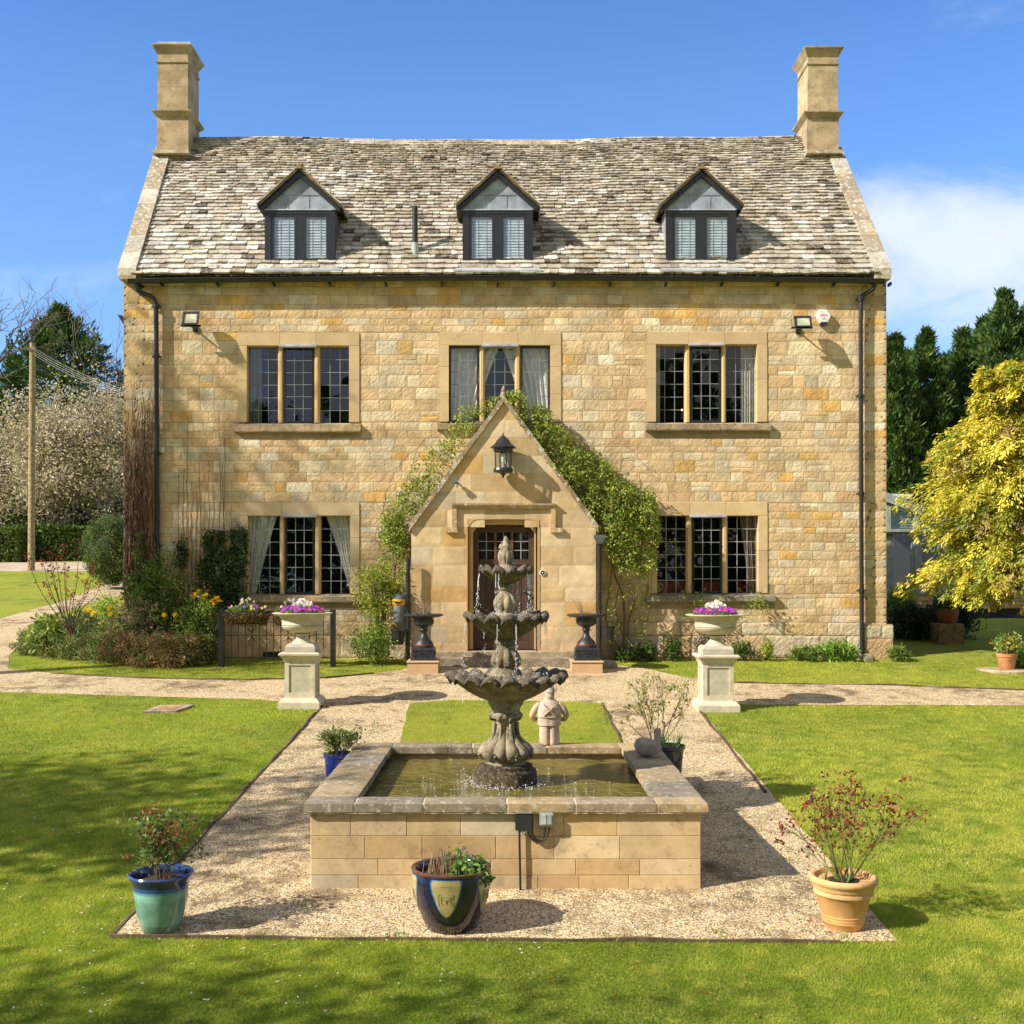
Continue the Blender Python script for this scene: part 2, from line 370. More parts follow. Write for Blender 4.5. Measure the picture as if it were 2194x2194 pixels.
def edging(pts, lab, h=.022, th=.022):
    mb = MB()
    pts = [GP(*q) for q in pts]
    P = []
    for a, c in zip(pts[:-1], pts[1:]):
        k = max(1, int(np.linalg.norm(c-a)/.3))
        for j in range(k): P.append(a+(c-a)*j/k)
    P.append(pts[-1]); P = np.array(P)
    P[1:-1, 0] += npr.uniform(-.012, .012, len(P)-2)
    d = np.gradient(P, axis=0); nrm = np.stack([-d[:, 1], d[:, 0], 0*d[:, 0]], 1); nrm /= np.linalg.norm(nrm, axis=1)[:, None]
    hh = (h+npr.uniform(-.012, .01, len(P)))[:, None]*np.array([0, 0, 1])
    A = P-nrm*th/2+[0, 0, -.04]; B = P-nrm*th/2+hh; C = P+nrm*th/2+hh; E = P+nrm*th/2+[0, 0, -.04]
    v = np.stack([A, B, C, E], 1).reshape(-1, 3); f = []
    for i in range(len(P)-1):
        for k in range(4): f.append((4*i+k, 4*i+(k+1) % 4, 4*i+4+(k+1) % 4, 4*i+4+k))
    mb.add(v, f, (.13, .09, .06)); return tag(mb.build('edging_board', WOOD), lab, 'lawn edging', 'timber edging boards round the lawns')
edging([(238, 2008), (450, 1775), (575, 1640), (690, 1514)], 'thin brown timber edging between the left lawn and the gravel')
edging([(236, 2010), (700, 2014), (1100, 2016), (1500, 2019), (1800, 2021)], 'thin timber edging along the front of the gravel, nearest the camera')
edging([(1494, 1520), (1560, 1600), (1640, 1700)], 'pale edging strip beside the right lawn below the right pedestal')
edging([(1290, 1508), (1311, 1548), (1335, 1602)], 'short edging along the right side of the small central lawn')
edging([(110, 1444), (300, 1454), (520, 1458), (700, 1454), (800, 1444)], 'edging under the front of the narrow lawn by the flower bed')
edging([(1560, 1464), (1900, 1469), (2194, 1480)], 'edging between the right cross path and the strip of lawn by the house')

# ------------------------------------------------------------------ grass blades (stuff)
def inpoly(px, py, poly):
    poly = np.array(poly); ins = np.zeros(len(px), bool); j = len(poly)-1
    for i in range(len(poly)):
        xi, yi = poly[i]; xj, yj = poly[j]
        c = ((yi > py) != (yj > py)) & (px < (xj-xi)*(py-yi)/(yj-yi+1e-12)+xi); ins ^= c; j = i
    return ins
def blades(n, y0, y1, hgt, wid):
    y = npr.uniform(y0, y1, n); x = npr.uniform(-1, 1, n)*(y*.475+.15)
    ok = (~inpoly(x, y, GRAVW) | inpoly(x, y, PANEL)) & (y < 18.45) & ~((abs(x) < 1.45) & (y < 10.85) & (y > 7.9))
    x = x[ok]; y = y[ok]; n = len(x); z = gz(y)
    pa = vnoise(x*1.3, y*1.3, 3)*.6+vnoise(x*4.5, y*4.5, 4)*.4; pb = vnoise(x*.5+7, y*.5, 5)*.5+vnoise(x*9, y*9, 6)*.5
    h = hgt*npr.uniform(.5, 1.2, n)*(.7+.6*pa); a = npr.uniform(0, 2*np.pi, n); lean = npr.uniform(.2, 1.1, n); a2 = npr.uniform(0, 2*np.pi, n)
    c = np.stack([x, y, z], 1); s = np.stack([np.cos(a), np.sin(a), 0*a], 1)*(wid*npr.uniform(.6, 1.3, n))[:, None]
    tip = c+np.stack([np.cos(a2)*lean*h, np.sin(a2)*lean*h, h], 1)
    v = np.stack([c-s/2, c+s/2, tip], 1).reshape(-1, 3)
    g1 = np.array([.32, .41, .050]); g2 = np.array([.58, .58, .12]); g3 = np.array([.15, .24, .030])
    q = np.clip((pa-.28)/.44, 0, 1)[:, None]; t = g3*(1-q)+g1*q; q2 = np.clip((pb-.40)/.30, 0, 1)[:, None]*.85; t = t*(1-q2)+g2*q2
    dead = npr.random(n) < .05; t[dead] = [.42, .36, .16]
    return v, n, jit(t, n, .2)
gb = MB()
for args in [(300000, 5.6, 8.2, .020, .0042), (300000, 8.2, 12, .021, .0058), (160000, 12, 18.5, .022, .009)]:
    v, n, t = blades(*args); gb.add(v, np.arange(3*n).reshape(n, 3), t)
g = gb.build('grass', m_leaf('grass_blades', .6, .42, .12)); struct(g, 'stuff'); tag(g, 'short yellow green mown grass covering the lawns', 'grass')
# small daisies and leaf litter on the lawn and stones on the gravel
b = MB(); n = 420
y = npr.uniform(6, 13, n)**1.0; x = npr.uniform(-1, .1, n)*(y*.46); ok = ~inpoly(x, y, GRAVW); x, y = x[ok], y[ok]; n = len(x)
c = np.stack([x, y, gz(y)+.03], 1)
for k in range(2): b.leaves(c, np.stack([np.cos(npr.uniform(0, 6, n)), np.sin(npr.uniform(0, 6, n)), 0*x+.2], 1), np.tile([0, 0, 1.], (n, 1)), .016, .012, pick([(.8, .8, .78)], n))
struct(tag(b.build('daisies', PETAL), 'tiny white daisies scattered over the shaded left lawn', 'flowers'), 'stuff')
b = MB(); n = 16000
y = 7.0+npr.random(n)**1.3*8; x = npr.uniform(-1, 1, n)*(y*.47); ok = inpoly(x, y, GRAVW) & ~inpoly(x, y, PANEL) & ~((abs(x) < 1.45) & (y < 10.9) & (y > 7.9)); x, y = x[ok], y[ok]; n = len(x)
r_ = npr.uniform(.0035, .008, n)*(y/8)**.6; c = np.stack([x, y, gz(y)+.004], 1)
o6 = np.array([(1, 0, 0), (0, 1, 0), (-1, 0, 0), (0, -1, 0), (0, 0, .7), (0, 0, -.3)]); ang = npr.uniform(0, 6.28, n)
vv = o6[None]*r_[:, None, None]*npr.uniform(.6, 1.3, (n, 6, 1)); ca, sa = np.cos(ang)[:, None], np.sin(ang)[:, None]
vv = np.stack([vv[:, :, 0]*ca-vv[:, :, 1]*sa, vv[:, :, 0]*sa+vv[:, :, 1]*ca, vv[:, :, 2]], 2)+c[:, None]
fo = np.array([(0, 1, 4), (1, 2, 4), (2, 3, 4), (3, 0, 4)]); ff = (fo[None]+np.arange(n)[:, None, None]*6).reshape(-1, 3)
b.add(vv.reshape(-1, 3), ff, np.repeat(pick([(.66, .49, .27), (.88, .72, .46), (.36, .25, .14), (.92, .82, .62)], n, [5, 4, 2, 1], .2), 4, 0))
struct(tag(b.build('gravel_stones', m_plain('gravel_stone', .9, .2, .1, 30, 0)), 'loose pale gravel stones on the paths round the fountain', 'gravel'), 'stuff')

b = MB(); n = 260; y = npr.uniform(6, 16, n); x = npr.uniform(-1, 1, n)*(y*.46); ok = ~((abs(x) < 1.5) & (y < 10.95) & (y > 7.85)); x, y = x[ok], y[ok]; n = len(x)
b.leaves(np.stack([x, y, gz(y)+.012+.012*npr.random(n)], 1), np.stack([npr.normal(size=n), npr.normal(size=n), .15*npr.random(n)], 1), np.tile([0, 0, 1.], (n, 1))+rdir(n)*.3, npr.uniform(.02, .045, n), .018, pick([(.20, .11, .05), (.32, .20, .09), (.12, .07, .04), (.40, .30, .12)], n))
struct(tag(b.build('fallen_leaves', m_leaf('dead_leaves', .8, .15)), 'scattered small brown fallen leaves on the gravel and lawns', 'leaves'), 'stuff')
b = MB(); C = []
for i in range(46):
    cx_, cy_ = (rnd.uniform(-3, 3), rnd.uniform(7.05, 14)) if i > 18 else (rnd.uniform(-2.4, 2.4), 7.08+rnd.random()*.05)
    if inpoly(np.array([cx_]), np.array([cy_]), GRAVW)[0] and not (abs(cx_) < 1.5 and 7.85 < cy_ < 10.95): C += [(cx_+rnd.gauss(0, .03), cy_+rnd.gauss(0, .03), float(gz(cy_))) for _ in range(14)]
C = np.array(C); n = len(C); dd = npr.normal(0, .6, (n, 3)); dd[:, 2] = 1; b.leaves(C, dd, rdir(n), npr.uniform(.02, .06, n), .008, pick([(.16, .26, .04), (.26, .32, .07)], n))
struct(tag(b.build('gravel_weeds', LEAF), 'tiny green weeds and grass tufts sprouting in the gravel', 'weeds'), 'stuff')

# ------------------------------------------------------------------ the house
house = thing('stone_house', 'two storey golden stone house with slate roof, three dormers and gabled porch', 'house', (0, DH, 0))
STC = [(.74, .56, .34), (.70, .51, .29), (.78, .64, .43), (.76, .48, .17), (.66, .55, .39), (.86, .76, .58), (.67, .47, .26)]
STW = [10, 9, 6, 2.2, 3, 2.0, 4]
def masonry(mb, x0, x1, z0, z1, y, holes=(), ch=(.11, .21), sw=(.16, .5), breaks=(), clamp=None, pal=STC, wts=STW, gap=.005, out=.016, rough=.005, cell=.035, colf=None, split=False):
    zs = sorted(set([z0, z1]+[q for q in breaks if z0 < q < z1])); rows = []
    for a, c in zip(zs[:-1], zs[1:]):
        k = max(1, int(round((c-a)/rnd.uniform(*ch)))); hs = np.array([rnd.uniform(.7, 1.3) for _ in range(k)]); hs = hs/hs.sum()*(c-a); q = a
        for h in hs: rows.append((q, q+h)); q += h
    for za, zb in rows:
        segs = [(x0, x1)]
        for hx0, hx1, hz0, hz1 in holes:
            if hz0 < zb-.01 and hz1 > za+.01:
                ns = []
                for s0, s1 in segs:
                    if hx1 <= s0 or hx0 >= s1: ns.append((s0, s1)); continue
                    if hx0 > s0: ns.append((s0, hx0))
                    if hx1 < s1: ns.append((hx1, s1))
                segs = ns
        for s0, s1 in segs:
            if s1-s0 < .03: continue
            ws = []; t = 0
            while t < s1-s0: q = rnd.uniform(*sw)*(.7+.6*(zb-za)/ch[1]); ws.append(q); t += q
            ws = np.array(ws)*(s1-s0)/t; q = s0
            for w_ in ws:
                if split and zb-za > .14 and rnd.random() < .12:
                    zm = za+(zb-za)*rnd.uniform(.38, .62); stone(mb, q, q+w_, za, zm, y, gap, out, rough, cell, clamp, pal, wts, colf); stone(mb, q, q+w_, zm, zb, y, gap, out, rough, cell, clamp, pal, wts, colf)
                else: stone(mb, q, q+w_, za, zb, y, gap, out, rough, cell, clamp, pal, wts, colf)
                q += w_
def stone(mb, xa, xb, za, zb, y, gap, out, rough, cell, clamp, pal, wts, colf=None):
    nx = max(3, int((xb-xa)/cell)); nz = max(3, int((zb-za)/cell))
    gx = np.linspace(xa+gap, xb-gap, nx+1); gzz = np.linspace(za+gap, zb-gap, nz+1)
    GX, GZ = np.meshgrid(gx, gzz); ed = np.minimum(np.minimum(GX-gx[0], gx[-1]-GX), np.minimum(GZ-gzz[0], gzz[-1]-GZ))
    GX = GX+npr.uniform(-gap, gap, GX.shape)*.8; GZ = GZ+npr.uniform(-gap, gap, GX.shape)*.8
    prof = np.clip(ed/.016, 0, 1)**.6; o_ = out*rnd.uniform(.5, 1.2)
    Y = y-(prof*o_+prof*npr.uniform(-rough, rough, GX.shape)+prof*(GX-xa)*rnd.uniform(-.007, .007))
    GZ = GZ+.020*(vnoise(GX*1.1, GZ*1.7, 21)-.5)+.008*(vnoise(GX*6, GZ*6, 22)-.5)
    if clamp is not None: GX = clamp(GX, GZ)
    v = np.stack([GX, Y, GZ], 2).reshape(-1, 3); i = (np.arange(nz)[:, None]*(nx+1)+np.arange(nx)).ravel()
    f = np.stack([i, i+1, i+nx+2, i+nx+1], 1)
    wv = wts if colf is None else colf((xa+xb)/2, (za+zb)/2)
    mb.add(v, f, pick(pal, 1, wv, .13)[0])
def W(px0, px1, py0, py1, D=DH): return X(px0, D), X(px1, D), Z(py1, D), Z(py0, D)
#  opening x0,x1,top,bottom ; mullions ; surround x0,x1,top ; sill x0,x1,bottom
WINS = [((529, 748, 741, 905), ((593.8, 606), (671.4, 683.5)), (510, 770, 713), (503, 774, 927)),
        ((961.5, 1179, 740, 904), ((1026, 1038.5), (1103, 1115.5)), (941, 1202, 712), (937, 1207, 923)),
        ((1405, 1622, 738, 904), ((1468.5, 1480.5), (1546, 1557)), (1386, 1643, 711), (1383, 1650, 924)),
        ((531, 750.5, 1105, 1273), ((597.5, 609), (673, 685.5)), (514, 770, 1077), (522, 775, 1291)),
        ((1408, 1625, 1105, 1271), ((1471.5, 1484), (1548, 1560.5)), (1390, 1644, 1076), (1383, 1659, 1290))]
XL, XR = X(265, DH), X(1899, DH); ZE = 6.36; YB = 23.3
holes = []
for op, mu, su, si in WINS:
    a = W(su[0], su[1], su[2], op[3]); holes.append(a); holes.append(W(si[0], si[1], op[3]-1, si[2]))
PD = 18.08                               # porch front
PXL, PXR = X(881, PD), X(1277, PD)
CELLAR = W(560, 700, 1385, 1425)
wall = MB(); 
brk = sorted({round(q, 2) for h in holes[::2] for q in (h[2], h[3])})
brk2 = [brk[0]-.15]
def wallw(x, z):
    if z > 5.5 and rnd.random() < .6: return [6, 8, 3, 3.5, 2, 1.2, 5]
    if z < .62: return [2, 5, 0, 0, 7, .2, 6]
    if x < -2: return [8, 8, 4, .6, 6, 1.2, 7]
    return [10, 10, 6, 1.1, 3, 1.2, 4]
masonry(wall, XL+.01, XR-.01, -.3, .60, DH-.035, [(PXL+.1, PXR-.1, -1, 4)], (.2, .3), (.3, .75), colf=wallw, out=.007, rough=.0035)
masonry(wall, XL+.01, XR-.01, ZE-.46, ZE-.02, DH, holes, (.105, .13), (.14, .36), colf=wallw, rough=.002, out=.0034, gap=.0035)
masonry(wall, XL+.01, XR-.01, .60, ZE-.46, DH, holes+[(PXL+.15, PXR-.15, -1, 2.2)], (.125, .185), (.14, .37), breaks=brk+[3.3, 1.0], colf=wallw, split=True, rough=.0024, out=.0034, gap=.0034)
# mortar bed with the window openings left free
ops = [W(op[0]-4, op[1]+4, op[2]-4, op[3]+4) for op, *_ in WINS]+[(-1.2, 1.2, -.5, 2.2)]
cx = sorted({XL, XR} | {q for o_ in ops for q in o_[:2]}); cz = sorted({-.5, ZE} | {q for o_ in ops for q in o_[2:]})
for a, c in zip(cx[:-1], cx[1:]):
    for d, e in zip(cz[:-1], cz[1:]):
        mxx, mz = (a+c)/2, (d+e)/2
        if any(o_[0] < mxx < o_[1] and o_[2] < mz < o_[3] for o_ in ops): continue
        wall.add([(a, DH+.002, d), (c, DH+.002, d), (c, DH+.002, e), (a, DH+.002, e)], [(0, 1, 2, 3)], (.40, .30, .17))
wall.build('wall', WALLM, house)
# the buttressed foot of the right corner
bu = MB(); masonry(bu, X(1850, DH), X(1911, DH), -.3, .56, DH-.07, (), (.26, .32), (.2, .4), pal=STC, wts=[2, 4, 1, 0, 8, .5, 4], out=.008, rough=.004)
bu.box(X(1850, DH)+.01, X(1911, DH)-.01, DH-.066, DH+.4, -.3, .565, (.45, .38, .26)); bu.build('buttress', WALLM, house)
# side and back walls
SIDEM = M('coursed_stone_side', .92, .2)
bt = SIDEM.n('ShaderNodeTexBrick'); mp = SIDEM.n('ShaderNodeMapping'); mp.inputs['Rotation'].default_value = (R(90), 0, R(90)); SIDEM.t.links.new(SIDEM.tc.outputs['Object'], mp.inputs[0]); SIDEM.t.links.new(mp.outputs[0], bt.inputs[0])
for i, q in enumerate([(.52, .39, .22, 1), (.44, .32, .18, 1), (.36, .26, .15, 1)]): bt.inputs[i+1].default_value = q
bt.inputs['Scale'].default_value = 1.; bt.inputs['Mortar Size'].default_value = .008; bt.inputs['Brick Width'].default_value = .38; bt.inputs['Row Height'].default_value = .16
SIDEM.base(SIDEM.mix(1., bt.outputs[0], gray(SIDEM, SIDEM.rng(SIDEM.noise(5, 6), .3, .7, .7, 1.2)), 'MULTIPLY')); SIDEM.bump(SIDEM.noise(20, 6), .7, .02)
K = 1.25; YR = 20.96; ZR = ZE+K*(YR-18.4); YE2 = 2*YR-18.4
def shear(side, y): return (-.045 if side < 0 else -.065)*max(0, min(y, YR)-18.4) if y <= YR else (-.045 if side < 0 else -.065)*(YR-18.4)
for nm, xx, sgn in (('side_wall', XL, -1), ('side_wall', XR, 1)):
    s = MB(); sh = shear(sgn, YR); e = .35
    prof = [(DH, -.6), (YB, -.6), (YB, ZE-.05), (YR, ZR-.15), (DH, ZE-.05)]
    vo = [(xx+(sh if (y > DH and z > ZE) else 0), y, z) for y, z in prof]; vi = [(x-sgn*e, y, z) for x, y, z in vo]
    k = len(prof); s.add(vo+vi, [tuple(range(k)), tuple(range(2*k-1, k-1, -1))]+[(i, (i+1) % k, k+(i+1) % k, k+i) for i in range(k)], (1, 1, 1))
    s.build(nm, SIDEM.m, house)
s = MB(); s.box(XL+.36, XR-.36, YB-.3, YB-.01, -.6, ZE-.05); s.build('back_wall', SIDEM.m, house)

# stone slates
RC = [(.54, .50, .44), (.42, .37, .31), (.64, .61, .56), (.31, .27, .21), (.13, .11, .09), (.76, .74, .70), (.47, .41, .32)]
def slates(mb, org, ud, vd, width, length, exp0, exp1, wr, wt=None, th=.022, xcut=None, over=1.7, colf=None):
    org, ud, vd = map(lambda q: np.array(q, float), (org, ud, vd)); nd = np.cross(ud, vd); nd /= np.linalg.norm(nd)
    if nd[2] < 0: nd = -nd
    s = 0
    while s < length:
        t = s/length; e = exp0+(exp1-exp0)*t; x = -rnd.uniform(0, .1)
        wlo, whi = wr[0]*(1-.5*t), wr[1]*(1-.5*t)
        while x < width:
            w_ = rnd.uniform(wlo, whi); xa, xb = x+.004, x+w_-.004; x += w_
            if xcut is not None:
                lim = xcut(s); 
                if xb < lim[0] or xa > lim[1]: continue
                xa, xb = max(xa, lim[0]), min(xb, lim[1])
            xa = max(xa, 0); xb = min(xb, width)
            if xb-xa < .02: continue
            L = e*over; th_ = th*rnd.uniform(.6, 1.5); lift = rnd.uniform(0, .008); j = lambda a: rnd.uniform(-a, a)
            drop = rnd.uniform(-.012, .012)
            P = []
            nseg = 3
            for lay in (0, 1):
                for i in range(nseg+1):
                    q = xa+(xb-xa)*i/nseg; cv = (.008 if i in (0, nseg) else 0)+abs(j(.009))
                    P.append(org+ud*(q+j(.004))+vd*(s+drop+cv)+nd*((th_+.020+lift+j(.003))*(1 if lay == 0 else 0)+(.012 if lay else 0)))
            for i in range(nseg+1):
                q = xa+(xb-xa)*i/nseg; P.append(org+ud*q+vd*(s+L)+nd*(.006+j(.002)))
            f = [(i, i+1, 2*(nseg+1)+i+1, 2*(nseg+1)+i) for i in range(nseg)]+[(nseg+1+i, nseg+2+i, i+1, i) for i in range(nseg)]
            f += [(nseg+1, 0, 2*(nseg+1)), (nseg, 2*nseg+1, 3*nseg+2)]
            wv = (wt if wt else [6, 5, 3, 3, 1.2, 2, 4]) if colf is None else colf(x, t)
            mb.add(P, f, pick(RC, 1, wv, .16)[0])
        s += e
sa = math.atan(K); vd = (0, math.cos(sa), math.sin(sa)); LS = (YR-18.36)/math.cos(sa)
rf = MB()
def rcol(x, t):
    if x < 3.8 and t < .75: return [7, 3, 6, 2, 1.2, 6, 2]
    if t < .35: return [7, 4, 4, 3, 1.2, 2, 3]
    return [7, 5, 2, 2.5, .7, .5, 5]
slates(rf, (XL+.2, 18.36, ZE-.03), (1, 0, 0), vd, XR-XL-.4, LS-.02, .135, .068, (.13, .33), colf=rcol, th=.023)
sag = lambda x: -.035*math.exp(-((x+.6)/3.)**2)
for a in rf.V: a[:, 2] -= (.07*np.exp(-((a[:, 0]+.6)/3.)**2)+.012*np.sin(a[:, 0]*1.9))*np.clip((a[:, 1]-18.4)/2.5, 0, 1)
x = XL+.55
while x < XR-.6:                      # ridge stones
    w_ = rnd.uniform(.3, .5); t = pick(RC, 1, [4, 4, 2, 1, 0, .4, 6])[0]; zz = ZR+.03+sag(x)+rnd.uniform(-.008, .008)
    v = []
    for xx in (x+.004, min(x+w_, XR-.6)):
        v += [(xx, YR-.12, zz-.13), (xx, YR-.03, zz), (xx, YR+.03, zz), (xx, YR+.12, zz-.13), (xx, YR+.1, zz-.17), (xx, YR-.1, zz-.17)]
    rf.add(v, [(i, (i+1) % 6, 6+(i+1) % 6, 6+i) for i in range(6)]+[(5, 4, 3, 2, 1, 0), (6, 7, 8, 9, 10, 11)], t); x += w_
rf.add([(XL, 18.36, ZE-.045), (XR, 18.36, ZE-.045), (XR-.16, YR, ZR-.07), (XL-.11, YR, ZR-.07)], [(0, 1, 2, 3)], (.06, .05, .04))
rf.add([(XL, YE2, ZE-.03), (XR, YE2, ZE-.03), (XR-.16, YR, ZR-.03), (XL-.11, YR, ZR-.03)], [(0, 3, 2, 1)], (.30, .25, .2))
roof = rf.build('roof', ROOFM, house)

# gable parapets: separate coping slabs down each slope
for sgn, xo, xi in ((-1, -6.44, -6.14), (1, 6.31, 6.02)):
    for half in (0, 1):
        pr = MB()
        m_ = 9; L = 2.60
        for i in range(m_):
            a, c = i/m_*L+.004, (i+1)/m_*L-.004
            if half == 0 and a > 2.25: continue
            P = []
            for q in (a, c):
                y = 18.36+q; z = ZE+.10+K*q-.02; sh = shear(sgn, y); yy_ = y if half == 0 else 2*YR-y
                for xx in (xo, xi):
                    P += [(xx+sh, yy_, z), (xx+sh, yy_, z-.13)]
            f = [(0, 2, 6, 4), (1, 5, 7, 3), (0, 4, 5, 1), (2, 3, 7, 6), (0, 1, 3, 2), (4, 6, 7, 5)]
            pr.add(P, f, pick([(.50, .44, .34), (.40, .34, .25), (.56, .52, .44)], 1)[0])
        if half == 0: pr.box(min(xo, xi)+.02*(sgn < 0), max(xo, xi)-.02*(sgn > 0), 18.35, 18.62, ZE-.10, ZE-.035, (.42, .34, .22))
        pr.build('parapet', COPM, house)

# chimneys
def chimney(cx, cy, wx, wy, zb, zs, zn, zc, flash):
    c = MB(); hx, hy = wx/2, wy/2; t1 = (.47, .36, .22); t2 = (.42, .32, .19)
    c.sq([(hx+.01, hy, zb-1.2), (hx+.01, hy, zs-.05)], cx, cy, t1)
    c.sq([(hx+.012, hy+.012, zs-.10), (hx+.085, hy+.085, zs-.02), (hx+.085, hy+.085, zs), (hx, hy, zs+.035)], cx, cy, t2)
    for k, (a, d) in enumerate(zip(np.linspace(zs+.03, zn, 3)[:-1], np.linspace(zs+.03, zn, 3)[1:])):
        c.sq([(hx, hy, a), (hx, hy, d-.003)], cx, cy, pick([t1, (.54, .42, .25)], 1)[0])
    c.sq([(hx+.01, hy+.01, zn), (hx+.022, hy+.022, zn+.015), (hx+.022, hy+.022, zn+.03), (hx, hy, zn+.04), (hx, hy, zc-.16), (hx+.02, hy+.02, zc-.13), (hx+.075, hy+.075, zc-.03), (hx+.085, hy+.085, zc-.02), (hx+.085, hy+.085, zc)], cx, cy, t1)
    ch = c.build('chimney', CHIM, house)
    k = MB(); k.box(cx-hx-.05, cx+hx+.05, cy-hy-.14, cy-hy+.05, zb-.07, zb-.01, (.50, .42, .3)); k.build('skirting_stone', COPM, ch); return ch
zc_ = lambda py: Z(py, 20.5)
ch1 = chimney(X(369.5, 20.5), 20.87, .56, .72, zc_(325), zc_(238), zc_(135), zc_(97), 1)
k = MB(); k.box(X(369.5, 20.5)-.31, X(369.5, 20.5)+.31, 20.54, 21.2, zc_(97)+.002, zc_(87), (.42, .45, .50)); k.build('lead_cap', LEAD, ch1)
ch2 = chimney(X(1763.5, 20.5), 20.87, .56, .72, zc_(325), zc_(241), zc_(139), zc_(103), 1)
k = MB(); cx = X(1763.5, 20.5)
k.sq([(.27, .34, zc_(103)+.002), (.2, .3, zc_(96)), (.17, .25, zc_(92))], cx, 20.87, (.40, .33, .22)); k.sq([(.11, .1, zc_(93)), (.09, .09, zc_(87)), (.06, .06, zc_(86))], cx+.06, 20.8, (.42, .38, .3)); k.build('mortar_cap', WEATH, ch2)
k = MB(); k.lathe([(.1, 0), (.105, .05), (.085, .055), (.08, .0)], (cx-.07, 20.8, zc_(93)), 14, (.10, .085, .08)); k.build('pot', TERRA, ch2)
k = MB(); k.box(X(1715, 20.3)+.0, X(1715, 20.3)+.02, 20.7, 20.78, zc_(284), zc_(279), (.05, .04, .04)); k.build('vent', BLACKM, ch2)

